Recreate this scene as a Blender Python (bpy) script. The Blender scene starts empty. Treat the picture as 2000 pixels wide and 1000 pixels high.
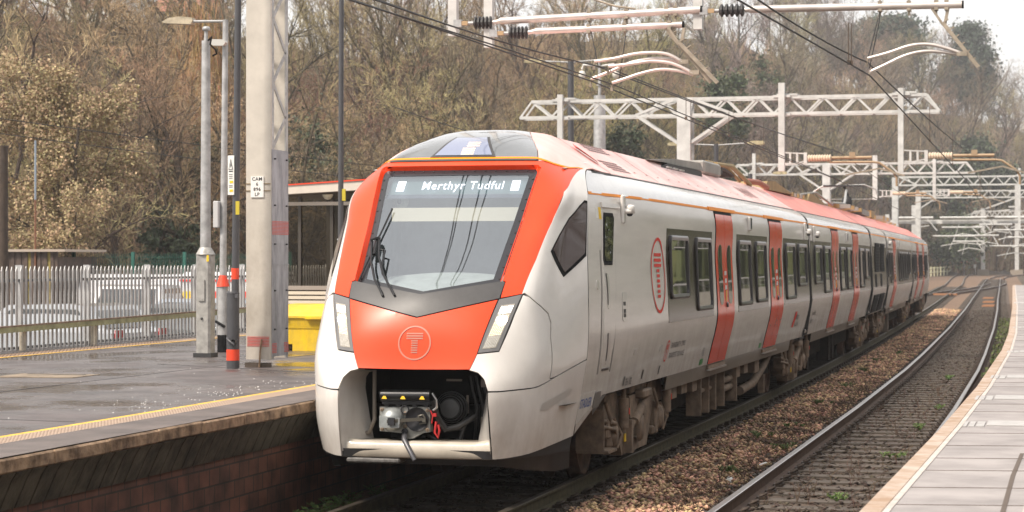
import bpy, bmesh, math, random
import numpy as np
from mathutils import Matrix, Vector
from math import sin, cos, pi, radians, atan2, sqrt
random.seed(7); RNG=np.random.default_rng(11)
SC=bpy.context.scene; COL=SC.collection
# ---------------------------------------------------------------- camera
YAW=math.atan(1070/4200.); CAMH=2.277
cd=bpy.data.cameras.new('camera'); cam=bpy.data.objects.new('camera',cd); COL.objects.link(cam)
cam.location=(0,0,CAMH); cam.rotation_euler=(pi/2+math.atan(10.5/4200.),0,YAW)
cd.sensor_width=36; cd.lens=4200/2000*36; cd.clip_start=.2; cd.clip_end=3000
cd.dof.use_dof=True; cd.dof.focus_distance=22.; cd.dof.aperture_fstop=4.5
SC.camera=cam
# ---------------------------------------------------------------- world and sun
SUN_EL=radians(50); SUN_DIR=Vector((-.62,-.78,0)).normalized()   # towards the sun
w=bpy.data.worlds.new('World'); SC.world=w; w.use_nodes=True
nt=w.node_tree; nt.nodes.clear()
o_=nt.nodes.new('ShaderNodeOutputWorld'); bg=nt.nodes.new('ShaderNodeBackground'); bg.inputs[1].default_value=.086
sk=nt.nodes.new('ShaderNodeTexSky'); sk.sky_type='NISHITA'; sk.sun_disc=False; sk.sun_elevation=SUN_EL
sk.sun_rotation=atan2(SUN_DIR.x,SUN_DIR.y); sk.dust_density=3; sk.air_density=1.4
tc=nt.nodes.new('ShaderNodeTexCoord'); nz=nt.nodes.new('ShaderNodeTexNoise'); nz.inputs['Scale'].default_value=2.2; nz.inputs['Detail'].default_value=5
cr=nt.nodes.new('ShaderNodeValToRGB'); cr.color_ramp.elements[0].color=(8.1,7.95,7.85,1); cr.color_ramp.elements[1].color=(9.2,9.0,8.8,1)
cr.color_ramp.elements[0].position=.35; cr.color_ramp.elements[1].position=.65
mx=nt.nodes.new('ShaderNodeMix'); mx.data_type='RGBA'; mx.inputs[0].default_value=.88
L=nt.links.new
L(tc.outputs['Generated'],nz.inputs['Vector']); L(nz.outputs['Fac'],cr.inputs[0])
L(sk.outputs[0],mx.inputs['A']); L(cr.outputs[0],mx.inputs['B']); L(mx.outputs['Result'],bg.inputs[0]); L(bg.outputs[0],o_.inputs[0])
sl=bpy.data.lights.new('sun','SUN'); sl.energy=3.1; sl.angle=radians(11); sl.color=(1,.90,.78)
so=bpy.data.objects.new('sun',sl); COL.objects.link(so)
so.rotation_euler=(-Vector((SUN_DIR.x*cos(SUN_EL),SUN_DIR.y*cos(SUN_EL),sin(SUN_EL)))).to_track_quat('-Z','Y').to_euler()
SC.view_settings.view_transform='Standard'; SC.view_settings.look='None'; SC.view_settings.exposure=0.80; SC.view_settings.gamma=1
SC.cycles.use_denoising=True; SC.cycles.max_bounces=6; SC.cycles.diffuse_bounces=3; SC.cycles.glossy_bounces=3
SC.cycles.transparent_max_bounces=12; SC.cycles.transmission_bounces=4; SC.cycles.volume_bounces=0; SC.cycles.caustics_reflective=False; SC.cycles.caustics_refractive=False
# ---------------------------------------------------------------- materials
MT={}
def mat(name,col,rough=.6,metal=0,coat=0,ns=0,na=0,bump=0,bs=None,col2=None,spec=.5,emit=None,es=0,isl=0,objr=0,ior=None,coatr=.05,stretch=None,alpha=None,noisepos=(.35,.65)):
    if name in MT: return MT[name]
    m=bpy.data.materials.new(name); m.use_nodes=True; t=m.node_tree; b=t.nodes['Principled BSDF']
    b.inputs['Roughness'].default_value=rough; b.inputs['Metallic'].default_value=metal
    b.inputs['Coat Weight'].default_value=coat; b.inputs['Coat Roughness'].default_value=coatr
    b.inputs['Specular IOR Level'].default_value=spec
    if ior: b.inputs['IOR'].default_value=ior
    col=tuple(col)+(1,)
    src=None
    if ns:
        tc=t.nodes.new('ShaderNodeTexCoord'); n=t.nodes.new('ShaderNodeTexNoise'); n.inputs['Scale'].default_value=ns; n.inputs['Detail'].default_value=6; n.inputs['Roughness'].default_value=.62
        vec=tc.outputs['Object']
        if stretch:
            mp=t.nodes.new('ShaderNodeMapping'); mp.inputs['Scale'].default_value=stretch; t.links.new(vec,mp.inputs[0]); vec=mp.outputs[0]
        t.links.new(vec,n.inputs['Vector'])
        r=t.nodes.new('ShaderNodeValToRGB'); r.color_ramp.elements[0].position=noisepos[0]; r.color_ramp.elements[1].position=noisepos[1]
        c2=tuple(col2)+(1,) if col2 is not None else tuple(c*(1+na) for c in col[:3])+(1,)
        c1=col if col2 is not None else tuple(c*(1-na) for c in col[:3])+(1,)
        r.color_ramp.elements[0].color=c1; r.color_ramp.elements[1].color=c2
        t.links.new(n.outputs['Fac'],r.inputs[0]); src=r.outputs[0]
        if bump:
            n2=n
            if bs:
                n2=t.nodes.new('ShaderNodeTexNoise'); n2.inputs['Scale'].default_value=bs; n2.inputs['Detail'].default_value=5; t.links.new(vec,n2.inputs['Vector'])
            bp=t.nodes.new('ShaderNodeBump'); bp.inputs['Strength'].default_value=bump; bp.inputs['Distance'].default_value=.02
            t.links.new(n2.outputs['Fac'],bp.inputs['Height']); t.links.new(bp.outputs[0],b.inputs['Normal'])
    if isl or objr:
        if isl: g=t.nodes.new('ShaderNodeNewGeometry'); rnd=g.outputs['Random Per Island']; amt=isl
        else: g=t.nodes.new('ShaderNodeObjectInfo'); rnd=g.outputs['Random']; amt=objr
        hv=t.nodes.new('ShaderNodeHueSaturation'); mr=t.nodes.new('ShaderNodeMapRange'); mr.inputs['To Min'].default_value=1-amt; mr.inputs['To Max'].default_value=1+amt
        mh=t.nodes.new('ShaderNodeMapRange'); mh.inputs['To Min'].default_value=.5-.035; mh.inputs['To Max'].default_value=.5+.035
        mu=t.nodes.new('ShaderNodeMath'); mu.operation='MULTIPLY'; mu.inputs[1].default_value=7.31; fr=t.nodes.new('ShaderNodeMath'); fr.operation='FRACT'
        t.links.new(rnd,mr.inputs[0]); t.links.new(rnd,mu.inputs[0]); t.links.new(mu.outputs[0],fr.inputs[0]); t.links.new(fr.outputs[0],mh.inputs[0])
        t.links.new(mr.outputs[0],hv.inputs['Value']); t.links.new(mh.outputs[0],hv.inputs['Hue'])
        if src: t.links.new(src,hv.inputs['Color'])
        else: hv.inputs['Color'].default_value=col
        src=hv.outputs[0]
    if src: t.links.new(src,b.inputs['Base Color'])
    else: b.inputs['Base Color'].default_value=col
    if emit: b.inputs['Emission Color'].default_value=tuple(emit)+(1,); b.inputs['Emission Strength'].default_value=es
    if alpha is not None: b.inputs['Alpha'].default_value=alpha
    MT[name]=m; return m
def grime(m,z0,z1,col=(.23,.17,.12),amt=.5,ns=2.2):
    """road dirt thrown up on the lower part of a thing (height in the object's own space)"""
    t=m.node_tree;b=t.nodes['Principled BSDF'];tc=t.nodes.new('ShaderNodeTexCoord');sp=t.nodes.new('ShaderNodeSeparateXYZ');mr=t.nodes.new('ShaderNodeMapRange')
    mr.inputs['From Min'].default_value=z1;mr.inputs['From Max'].default_value=z0;mr.inputs['To Min'].default_value=0;mr.inputs['To Max'].default_value=1
    mp=t.nodes.new('ShaderNodeMapping');mp.inputs['Scale'].default_value=(1,1.6,.45);n=t.nodes.new('ShaderNodeTexNoise');n.inputs['Scale'].default_value=ns;n.inputs['Detail'].default_value=7;n.inputs['Roughness'].default_value=.7
    r=t.nodes.new('ShaderNodeMapRange');r.inputs['From Min'].default_value=.3;r.inputs['From Max'].default_value=.7;mu=t.nodes.new('ShaderNodeMath');mu.operation='MULTIPLY';mu2=t.nodes.new('ShaderNodeMath');mu2.operation='MULTIPLY';mu2.inputs[1].default_value=amt
    x=t.nodes.new('ShaderNodeMix');x.data_type='RGBA';x.inputs['B'].default_value=tuple(col)+(1,)
    L=t.links.new;L(tc.outputs['Object'],sp.inputs[0]);L(sp.outputs['Z'],mr.inputs[0]);L(tc.outputs['Object'],mp.inputs[0]);L(mp.outputs[0],n.inputs['Vector']);L(n.outputs['Fac'],r.inputs[0]);L(mr.outputs[0],mu.inputs[0]);L(r.outputs[0],mu.inputs[1]);L(mu.outputs[0],mu2.inputs[0]);L(mu2.outputs[0],x.inputs[0])
    if b.inputs['Base Color'].links: L(b.inputs['Base Color'].links[0].from_socket,x.inputs['A'])
    else: x.inputs['A'].default_value=b.inputs['Base Color'].default_value
    L(x.outputs['Result'],b.inputs['Base Color'])
def glassmat(name,tint,fac,rough=.02,gcol=(.9,.93,1)):
    m=bpy.data.materials.new(name); m.use_nodes=True; t=m.node_tree; t.nodes.clear()
    o=t.nodes.new('ShaderNodeOutputMaterial'); a=t.nodes.new('ShaderNodeBsdfTransparent'); a.inputs[0].default_value=tuple(tint)+(1,)
    g=t.nodes.new('ShaderNodeBsdfGlossy'); g.inputs[0].default_value=tuple(gcol)+(1,); g.inputs['Roughness'].default_value=rough
    x=t.nodes.new('ShaderNodeMixShader'); fr=t.nodes.new('ShaderNodeFresnel'); fr.inputs[0].default_value=1.5
    ad=t.nodes.new('ShaderNodeMath'); ad.operation='ADD'; ad.use_clamp=True; ad.inputs[1].default_value=fac
    t.links.new(fr.outputs[0],ad.inputs[0]); t.links.new(ad.outputs[0],x.inputs[0]); t.links.new(a.outputs[0],x.inputs[1]); t.links.new(g.outputs[0],x.inputs[2]); t.links.new(x.outputs[0],o.inputs[0])
    return m
# ---------------------------------------------------------------- mesh helpers
WM={}   # world matrices
SPLIT={'underframe_equipment','lattice_bracing','mast','coupler_socket','bay_bracket','step_plate','bogie_fittings','roof_equipment','roof_grille','cantilever_tube','inter_car_link','air_hose','red_strap','display_surround','glazing_bar','cross_rail','louvre','contact_cover','fixing_band','suspension_link','warning_stripes','corner_post','beam','door_slot','grab_recess','louvre_blades','drop_tube','mast_lattice','knee_brace','air_conditioning_unit','wiper_arm','red_band','sign_symbol','door_stickers','service_marks','redband'}
class MB:
    def __init__(s): s.v=[]; s.f=[]; s.m=[]; s.sm=[]
    def add(s,v,f,m=0,smooth=False):
        n=len(s.v); s.v.extend([tuple(p) for p in v]); s.f.extend([tuple(i+n for i in q) for q in f]); s.m.extend([m]*len(f)); s.sm.extend([smooth]*len(f)); return s
    def box(s,c,d,m=0,rz=0,bev=0):
        x,y,z=[q/2 for q in d]; ca,sa=cos(rz),sin(rz)
        if bev:
            b=bev; pts=[]
            ring=[(x,y-b),(x-b,y),(-x+b,y),(-x,y-b),(-x,-y+b),(-x+b,-y),(x-b,-y),(x,-y+b)]
            ins=lambda r:[(px-(b if px>0 else -b)*(1 if abs(px)>abs(x)-1e-9 else 0),py-(b if py>0 else -b)*(1 if abs(py)>abs(y)-1e-9 else 0)) for px,py in r]
            for zz,rr in ((-z,ins(ring)),(-z+b,ring),(z-b,ring),(z,ins(ring))): pts+=[(px,py,zz) for px,py in rr]
            f=[tuple(range(7,-1,-1)),tuple(range(24,32))]
            for k in range(3):
                for i in range(8): j=(i+1)%8; f.append((k*8+i,k*8+j,k*8+8+j,k*8+8+i))
        else:
            pts=[(a,b,e) for e in (-z,z) for a,b in ((-x,-y),(x,-y),(x,y),(-x,y))]
            f=[(3,2,1,0),(4,5,6,7),(0,1,5,4),(1,2,6,5),(2,3,7,6),(3,0,4,7)]
        return s.add([(c[0]+a*ca-b*sa,c[1]+a*sa+b*ca,c[2]+e) for a,b,e in pts],f,m)
    def bar(s,p,q,wd,ht=None,m=0,up=(0,0,1)):
        p=Vector(p);q=Vector(q);ht=ht or wd;d=(q-p).normalized();u=Vector(up)
        if abs(d.dot(u))>.98: u=Vector((0,1,0))
        r=d.cross(u).normalized();u=r.cross(d).normalized()
        v=[e+r*a*wd/2+u*b*ht/2 for e in (p,q) for a,b in ((-1,-1),(1,-1),(1,1),(-1,1))]
        return s.add(v,[(3,2,1,0),(4,5,6,7),(0,1,5,4),(1,2,6,5),(2,3,7,6),(3,0,4,7)],m)
    def tube(s,pts,r,n=8,m=0,cap=True,smooth=True):
        P=[Vector(p) for p in pts]; rs=r if isinstance(r,(list,tuple)) else [r]*len(P); v=[];f=[]
        up=None
        for i,p in enumerate(P):
            d=(P[min(i+1,len(P)-1)]-P[max(i-1,0)]).normalized()
            if up is None: up=Vector((0,0,1)) if abs(d.z)<.9 else Vector((0,1,0))
            a=d.cross(up).normalized(); up=a.cross(d).normalized()
            for k in range(n):
                t=2*pi*k/n; v.append(p+(a*cos(t)+up*sin(t))*rs[i])
        for i in range(len(P)-1):
            for k in range(n): j=(k+1)%n; f.append((i*n+k,(i+1)*n+k,(i+1)*n+j,i*n+j))
        s.add(v,f,m,smooth)
        if cap: s.add([v[k] for k in range(n)],[tuple(range(n))],m); s.add([v[(len(P)-1)*n+k] for k in range(n)],[tuple(range(n-1,-1,-1))],m)
        return s
    def prism(s,poly,org,ux,uy,nrm,th,m=0):
        """polygon (a,b) in the plane org+a*ux+b*uy, extruded th along nrm"""
        o=Vector(org);ux=Vector(ux);uy=Vector(uy);nv=Vector(nrm)*th;n=len(poly)
        v=[o+ux*a+uy*b for a,b in poly]+[o+ux*a+uy*b+nv for a,b in poly]
        f=[tuple(range(n-1,-1,-1)),tuple(range(n,2*n))]+[(i,(i+1)%n,n+(i+1)%n,n+i) for i in range(n)]
        return s.add(v,f,m)
    def lathe(s,prof,c,axis='z',n=16,m=0,smooth=True):
        v=[];f=[]
        for r,z in prof:
            for k in range(n):
                t=2*pi*k/n;a,b=r*cos(t),r*sin(t)
                v.append({'z':(c[0]+a,c[1]+b,c[2]+z),'x':(c[0]+z,c[1]+a,c[2]+b),'y':(c[0]+a,c[1]+z,c[2]+b)}[axis])
        for i in range(len(prof)-1):
            for k in range(n): j=(k+1)%n; f.append((i*n+k,i*n+j,(i+1)*n+j,(i+1)*n+k))
        return s.add(v,f,m,smooth)
    def xf(s,M): s.v=[tuple(M@Vector(p)) for p in s.v]; return s
    def build(s,name,mats,parent=None,**kw):
        if name in SPLIT and parent is not None:
            o=None
            for p in s.pieces(): o=mesh(name,p.v,p.f,mats,parent,mi=p.m,sm=p.sm,**kw)
            return o
        return mesh(name,s.v,s.f,mats,parent,mi=s.m,sm=s.sm,**kw)
    def pieces(s,gap=.03):
        """clusters of faces that touch (or nearly touch) each other"""
        pa=list(range(len(s.v)))
        def fd(i):
            while pa[i]!=i: pa[i]=pa[pa[i]];i=pa[i]
            return i
        for f in s.f:
            a=fd(f[0])
            for i in f[1:]: pa[fd(i)]=a
        comp={}
        for k,f in enumerate(s.f): comp.setdefault(fd(f[0]),[]).append(k)
        L_=[]
        for fs in comp.values():
            P=np.array([s.v[i] for k in fs for i in s.f[k]]);L_.append([P.min(0)-gap/2,P.max(0)+gap/2,fs])
        ch=True
        while ch:
            ch=False
            for i in range(len(L_)):
                for j in range(len(L_)-1,i,-1):
                    a,b=L_[i],L_[j]
                    if (a[0]<=b[1]).all() and (b[0]<=a[1]).all(): L_[i]=[np.minimum(a[0],b[0]),np.maximum(a[1],b[1]),a[2]+b[2]];L_.pop(j);ch=True
        out=[]
        for _,_,fs in L_:
            m=MB();mp={}
            for k in fs:
                q=[]
                for i in s.f[k]:
                    if i not in mp: mp[i]=len(m.v);m.v.append(s.v[i])
                    q.append(mp[i])
                m.f.append(tuple(q));m.m.append(s.m[k]);m.sm.append(s.sm[k])
            out.append(m)
        return out
def mesh(name,v,f,mats,parent=None,mi=None,sm=None,smooth=None,**props):
    me=bpy.data.meshes.new(name)
    if parent is not None:
        iv=WM[parent.name].inverted()
        A=np.array([list(r) for r in iv]); V=np.asarray(v,float).reshape(-1,3); V=V@A[:3,:3].T+A[:3,3]
    else: V=np.asarray(v,float).reshape(-1,3)
    if isinstance(f,np.ndarray):
        nf,k=f.shape; me.vertices.add(len(V)); me.vertices.foreach_set('co',V.astype(np.float32).ravel())
        me.loops.add(nf*k); me.loops.foreach_set('vertex_index',f.astype(np.int32).ravel())
        me.polygons.add(nf); me.polygons.foreach_set('loop_start',np.arange(0,nf*k,k,dtype=np.int32)); me.update(calc_edges=True)
    else: me.from_pydata(V.tolist(),[],[tuple(int(i) for i in q) for q in f]); me.update()
    if not isinstance(mats,(list,tuple)): mats=[mats]
    for m in mats: me.materials.append(m)
    if mi is not None and len(mats)>1: me.polygons.foreach_set('material_index',np.asarray(mi,np.int32))
    if sm is None and smooth: sm=np.ones(len(me.polygons),bool)
    if sm is not None: me.polygons.foreach_set('use_smooth',np.asarray(sm,bool))
    o=bpy.data.objects.new(name,me); COL.objects.link(o)
    if parent is not None: o.parent=parent; WM[o.name]=WM[parent.name]
    else: WM[o.name]=Matrix.Identity(4)
    for k,x in props.items(): o[k]=x
    return o
def thing(name,label,cat,loc=(0,0,0),rz=0,group=None,kind=None):
    o=bpy.data.objects.new(name,None); COL.objects.link(o); o.location=loc; o.rotation_euler=(0,0,rz); o.empty_display_size=.2
    WM[o.name]=Matrix.Translation(loc)@Matrix.Rotation(rz,4,'Z')
    o['label']=label; o['category']=cat
    if group: o['group']=group
    if kind: o['kind']=kind
    return o
def tag(o,label=None,cat=None,group=None,kind=None):
    if label: o['label']=label
    if cat: o['category']=cat
    if group: o['group']=group
    if kind: o['kind']=kind
    return o
def dup(root,loc,rz=0,label=None,scale=None):
    r=root.copy(); COL.objects.link(r); r.location=loc; r.rotation_euler=(0,0,rz)
    if label: r['label']=label
    if scale: r.scale=scale
    for ch in root.children:
        c=ch.copy(); COL.objects.link(c); c.parent=r
        for g in ch.children:
            d=g.copy(); COL.objects.link(d); d.parent=c
    return r
_tc={}
def text2d(txt,size=1.,bold=0.,sp=1.,align='CENTER'):
    k=(txt,bold,sp,align)
    if k not in _tc:
        c=bpy.data.curves.new('t','FONT'); c.body=txt; c.size=1; c.align_x=align; c.align_y='CENTER'; c.resolution_u=2; c.offset=bold; c.space_character=sp
        o=bpy.data.objects.new('t',c); COL.objects.link(o)
        dg=bpy.context.evaluated_depsgraph_get(); me=o.evaluated_get(dg).to_mesh()
        _tc[k]=([tuple(p.co)[:2] for p in me.vertices],[tuple(p.vertices) for p in me.polygons])
        o.evaluated_get(dg).to_mesh_clear(); bpy.data.objects.remove(o); bpy.data.curves.remove(c)
    v,f=_tc[k]; return [(a*size,b*size) for a,b in v],f
def smooth01(t): t=np.clip(t,0,1); return t*t*(3-2*t)
# ---------------------------------------------------------------- the place: track alignment
DPX=[(0,0),(34,0),(46,-.08),(54,-.2),(75,-.6),(104,-1.28),(131,-2.0),(164,-2.8),(215,-4.08),(268,-5.4),(300,-6.1)]
def dx(y): return np.interp(y,[p[0] for p in DPX],[p[1] for p in DPX])
def grade(z): return .0025*max(0,z-120)
TX=-5.68; NX=-2.33     # track centre lines (train track, near track)
GRD=-.16               # top of the ballast (rail head is 0)
# nose surface: rows (v) x control columns (centre .. cab seam); each (w lateral, s behind tip, h height)
NR=[(.45,[(0,.12),(.5,.12),(.74,.13),(.96,.36),(1.10,.75),(1.19,1.25)]),
(.8,[(0,.03),(.53,.03),(.76,.05),(1.04,.36),(1.16,.75),(1.245,1.30)]),
(1.1,[(0,-.02),(.53,-.02),(.77,.03),(1.06,.38),(1.19,.80),(1.295,1.35)]),
(1.35,[(0,.04),(.53,.05),(.79,.14),(1.08,.42),(1.21,.85),(1.325,1.40)]),
(1.65,[(0,.10),(.52,.14),(.80,.25),(1.04,.46),(1.19,.88),(1.34,1.42)]),
(1.95,[(0,.24),(.50,.31),(.80,.40),(1.0,.54),(1.15,.95),(1.335,1.43)]),
(2.3,[(0,.60),(.50,.64),(.78,.72),(.985,.82),(1.13,1.17),(1.30,1.55)]),
(2.65,[(0,.97),(.50,1.00),(.79,1.07),(1.0,1.15),(1.13,1.44),(1.257,1.75)]),
(2.95,[(0,1.28),(.50,1.30),(.80,1.35),(1.05,1.50),(1.14,1.74),(1.21,1.95)]),
(3.2,[(0,1.56),(.50,1.58),(.793,1.62),(.94,1.88),(1.03,2.12),(1.10,2.40)]),
(3.3,[(0,1.70,3.30),(.45,1.72,3.30),(.76,1.78,3.295),(.90,2.10,3.285),(1.0,2.40,3.26),(1.085,2.70,3.225)]),
(3.5,[(0,2.05,3.505),(.4,2.10,3.50),(.66,2.22,3.455),(.84,2.45,3.37),(.98,2.70,3.29),(1.09,2.95,3.22)]),
(3.65,[(0,2.60,3.625),(.35,2.62,3.61),(.6,2.70,3.52),(.82,2.85,3.39),(.98,3.05,3.285),(1.10,3.25,3.21)]),
(3.8,[(0,3.60,3.67),(.3,3.60,3.655),(.52,3.60,3.60),(.8,3.60,3.41),(.97,3.60,3.295),(1.105,3.60,3.21)])]
NV=np.array([r[0] for r in NR])
NC=np.array([[(p[0],p[1],p[2] if len(p)>2 else r[0]) for p in r[1]] for r in NR])
def crom(K,X,x):
    """cubic hermite (finite-difference tangents) through K[i] at X[i]"""
    X=np.asarray(X,float);K=np.asarray(K,float);x=np.clip(np.asarray(x,float),X[0],X[-1])
    T=np.zeros_like(K);d=(K[1:]-K[:-1])/(X[1:]-X[:-1]).reshape((-1,)+(1,)*(K.ndim-1))
    T[0]=d[0];T[-1]=d[-1]
    h=(X[1:]-X[:-1]).reshape((-1,)+(1,)*(K.ndim-1))
    T[1:-1]=(d[:-1]*h[1:]+d[1:]*h[:-1])/(h[1:]+h[:-1])
    i=np.clip(np.searchsorted(X,x,side='right')-1,0,len(X)-2)
    hh=X[i+1]-X[i];t=(x-X[i])/hh
    e=(...,)+(None,)*(K.ndim-1)
    t=t[e];hh=hh[e]
    return (2*t**3-3*t**2+1)*K[i]+(t**3-2*t**2+t)*hh*T[i]+(-2*t**3+3*t**2)*K[i+1]+(t**3-t**2)*hh*T[i+1]
GU=np.linspace(0,1,161);GV=np.linspace(.36,3.8,345)
_r=crom(NC,NV,np.clip(GV,.45,3.8))            # rows refined
for k,v in enumerate(GV):
    if v<.45: _r[k,:,2]=v
# even symmetry about the centre line: add mirrored column
_c=np.concatenate([_r[:,1:2]*[-1,1,1],_r],1)  # columns -0.2,0,...,1
NT=crom(np.swapaxes(_c,0,1),np.arange(-1,6)/5.,GU)   # (u,v,3)
NT=np.swapaxes(NT,0,1)                         # (v,u,3)
def npt(u,v):
    """nose point(s) (w,s,h); u may be negative (left side)"""
    u=np.asarray(u,float);v=np.asarray(v,float);a=np.abs(u)
    fu=np.clip(a,0,1)*160;fv=np.clip((v-.36)/3.44,0,1)*344
    i=np.minimum(fu.astype(int),159);j=np.minimum(fv.astype(int),343);fu=(fu-i)[...,None];fv=(fv-j)[...,None]
    p=NT[j,i]*(1-fu)*(1-fv)+NT[j,i+1]*fu*(1-fv)+NT[j+1,i]*(1-fu)*fv+NT[j+1,i+1]*fu*fv
    p=p.copy();p[...,0]*=np.where(u<0,-1,1);return p
def w2u(w,v):
    g=npt(GU,np.full(161,float(v)))[:,0];return float(np.sign(w)*np.interp(abs(w),g,GU)) if w else 0.
HAZE=.00045
# ================================================================ TRAIN
TIP=18.85; XC=-5.74
PW=np.array([(.36,1.15),(.45,1.19),(.62,1.215),(.76,1.24),(.92,1.268),(1.2,1.335),(1.45,1.395),(1.57,1.41),(1.75,1.405),(2.3,1.375),(2.95,1.35),(3.05,1.315),(3.14,1.22),(3.2,1.105)])
def Wm(h): return crom(PW[:,1],PW[:,0],h)
def bpt(s,v,blend=True):
    s=np.asarray(s,float);v=np.asarray(v,float);w=Wm(v)
    if blend:
        F=npt(np.ones_like(v),v); t=smooth01((s-F[...,1])/(4.4-F[...,1])); w=F[...,0]*(1-t)+w*t
    return np.stack([w,s,v],-1)
def clip(poly,a0,a1,b0,b1):
    for ax,lim,sg in ((0,a0,1),(0,a1,-1),(1,b0,1),(1,b1,-1)):
        out=[];n=len(poly)
        for i in range(n):
            p=poly[i];q=poly[(i+1)%n];dp=sg*(p[ax]-lim);dq=sg*(q[ax]-lim)
            if dp>=0: out.append(p)
            if (dp>0 and dq<0) or (dp<0 and dq>0):
                t=dp/(dp-dq); out.append((p[0]+(q[0]-p[0])*t,p[1]+(q[1]-p[1])*t))
        poly=out
        if len(poly)<3: return []
    return poly
def panel(mb,poly,fn,off=.004,da=.05,db=.05,rim=.012,m=0,flip=False,smooth=True):
    """lay a flat outline (a,b) on a curved surface fn(a,b) as a thin proud sheet with exact edges"""
    A=[p[0] for p in poly];B=[p[1] for p in poly]
    ia0,ia1=math.floor(min(A)/da+1e-6),math.ceil(max(A)/da-1e-6);ib0,ib1=math.floor(min(B)/db+1e-6),math.ceil(max(B)/db-1e-6)
    idx={};pts=[];faces=[]
    for i in range(ia0,ia1):
        col=clip(poly,i*da,(i+1)*da,min(B)-1,max(B)+1)
        if not col: continue
        for j in range(ib0,ib1):
            c=clip(col,-1e3,1e3,j*db,(j+1)*db)
            if not c: continue
            f=[]
            for p in c:
                k=(round(p[0],5),round(p[1],5))
                if k not in idx: idx[k]=len(pts);pts.append(k)
                if not f or f[-1]!=idx[k]: f.append(idx[k])
            if len(f)>1 and f[0]==f[-1]: f.pop()
            if len(set(f))>=3: faces.append(f)
    if not faces: return
    P=np.array(pts);e=.004
    X=fn(P[:,0],P[:,1]);Da=fn(P[:,0]+e,P[:,1])-fn(P[:,0]-e,P[:,1]);Db=fn(P[:,0],P[:,1]+e)-fn(P[:,0],P[:,1]-e)
    N=np.cross(Da,Db);N/=np.maximum(np.linalg.norm(N,axis=1,keepdims=True),1e-9)
    C=np.stack([np.zeros(len(X)),np.maximum(X[:,1]+.35,2.0),np.full(len(X),1.7)],1)
    sg=np.sign((N*(X-C)).sum(1,keepdims=True));sg[sg==0]=1;N*=sg
    Y=X+N*off
    # face orientation
    def orient(f):
        a,b,c=Y[f[0]],Y[f[1]],Y[f[2]];n=np.zeros(3)
        for i in range(len(f)): p=Y[f[i]];q=Y[f[(i+1)%len(f)]];n+=np.cross(p,q)
        return list(f) if (n*N[f[0]]).sum()>0 else list(f)[::-1]
    faces=[orient(f) for f in faces]
    mb.add(Y,faces,m,smooth)
    if rim:
        cnt={}
        for f in faces:
            for i in range(len(f)):
                a,b=f[i],f[(i+1)%len(f)];cnt[(a,b)]=cnt.get((a,b),0)+1
        bd=[(a,b) for (a,b) in cnt if (b,a) not in cnt]
        v=[];q=[]
        for a,b in bd:
            n=len(v);v+=[Y[a],Y[b],Y[b]-N[b]*rim,Y[a]-N[a]*rim];q.append((n+1,n,n+3,n+2))
        mb.add(v,q,m)
def dens(pts,step=.06):
    out=[]
    for i in range(len(pts)):
        p,q=pts[i],pts[(i+1)%len(pts)];n=max(1,int(math.hypot(q[0]-p[0],q[1]-p[1])/step))
        out+=[(p[0]+(q[0]-p[0])*t/n,p[1]+(q[1]-p[1])*t/n) for t in range(n)]
    return out
def wv(pts): return [(w2u(a,b),b) for a,b in dens(pts)]
def full(half):  # right half from top centre to bottom centre -> full outline
    return half+[(-a,b) for a,b in half[::-1] if abs(a)>1e-9]
def rrect(a0,a1,b0,b1,r=.05,n=4):
    o=[]
    for cx,cy,t0 in ((a1-r,b1-r,0),(a0+r,b1-r,90),(a0+r,b0+r,180),(a1-r,b0+r,270)):
        for k in range(n+1): t=radians(t0+90*k/n);o.append((cx+r*cos(t),cy+r*sin(t)))
    return o
# materials of the train
white=mat('white gloss paint',(.74,.71,.675),.22,coat=.6,ns=3,na=.04)
silver=mat('light grey gloss paint',(.72,.685,.645),.25,metal=.0,coat=.2,spec=.4,ns=1.6,na=.09,stretch=(1,.25,2.5))
shldr=mat('white roof edge paint',(.78,.77,.76),.25,coat=.7,ns=4,na=.06)
red=mat('orange red gloss paint',(.88,.062,.009),.34,coat=.3,coatr=.16,spec=.35,ns=2,na=.05)
dred=mat('deep red door paint',(.80,.045,.012),.2,spec=.35,coat=.12,ns=2,na=.06)
roofr=mat('wet roof red with painted sky sheen',(.86,.44,.39),.38,coat=.15,coatr=.2,ns=1.2,col2=(.92,.64,.60),bump=.03,bs=3,noisepos=(.35,.65))  # sky reflection on the wet roof painted in as a paler pink
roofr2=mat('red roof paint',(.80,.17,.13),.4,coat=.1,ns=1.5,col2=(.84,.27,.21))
gap=mat('dark panel gap',(.03,.03,.032),.6)
gcap=mat('slate grey gloss paint',(.15,.16,.17),.15,coat=1,ns=3,na=.08)
gband=mat('charcoal satin paint',(.055,.053,.054),.5,coat=.08,coatr=.3,ns=6,na=.12)
black=mat('matt black rubber',(.008,.008,.009),.8,spec=.2,ns=8,na=.3)
orange=mat('orange stripe',(.95,.30,.010),.5,spec=.2)
winband=mat('dark window band gloss',(.030,.025,.014),.16,spec=.22,ns=2,na=.15)
wglass=mat('side window glass',(.02,.022,.018),.02,coat=.3,spec=.8,ior=1.6,coatr=.02)
frame_m=mat('window frame metal',(.10,.095,.10),.28,metal=.7)
chrome=mat('bright metal',(.6,.6,.6),.3,metal=.9)
wsglass=glassmat('windscreen glass',(.90,.94,.96),.27,.03,(.88,.92,.96))
dispglass=glassmat('display glass',(.6,.65,.85),.25,.03)
lampglass=glassmat('headlamp lens',(.9,.9,.9),.12,.05)
dirt=mat('brake dust brown steel',(.21,.150,.105),.75,ns=6,na=.35,bump=.3)
dirt2=mat('dusty dark underframe',(.022,.017,.013),.95,spec=.1,ns=5,na=.4,bump=.3)
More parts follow.
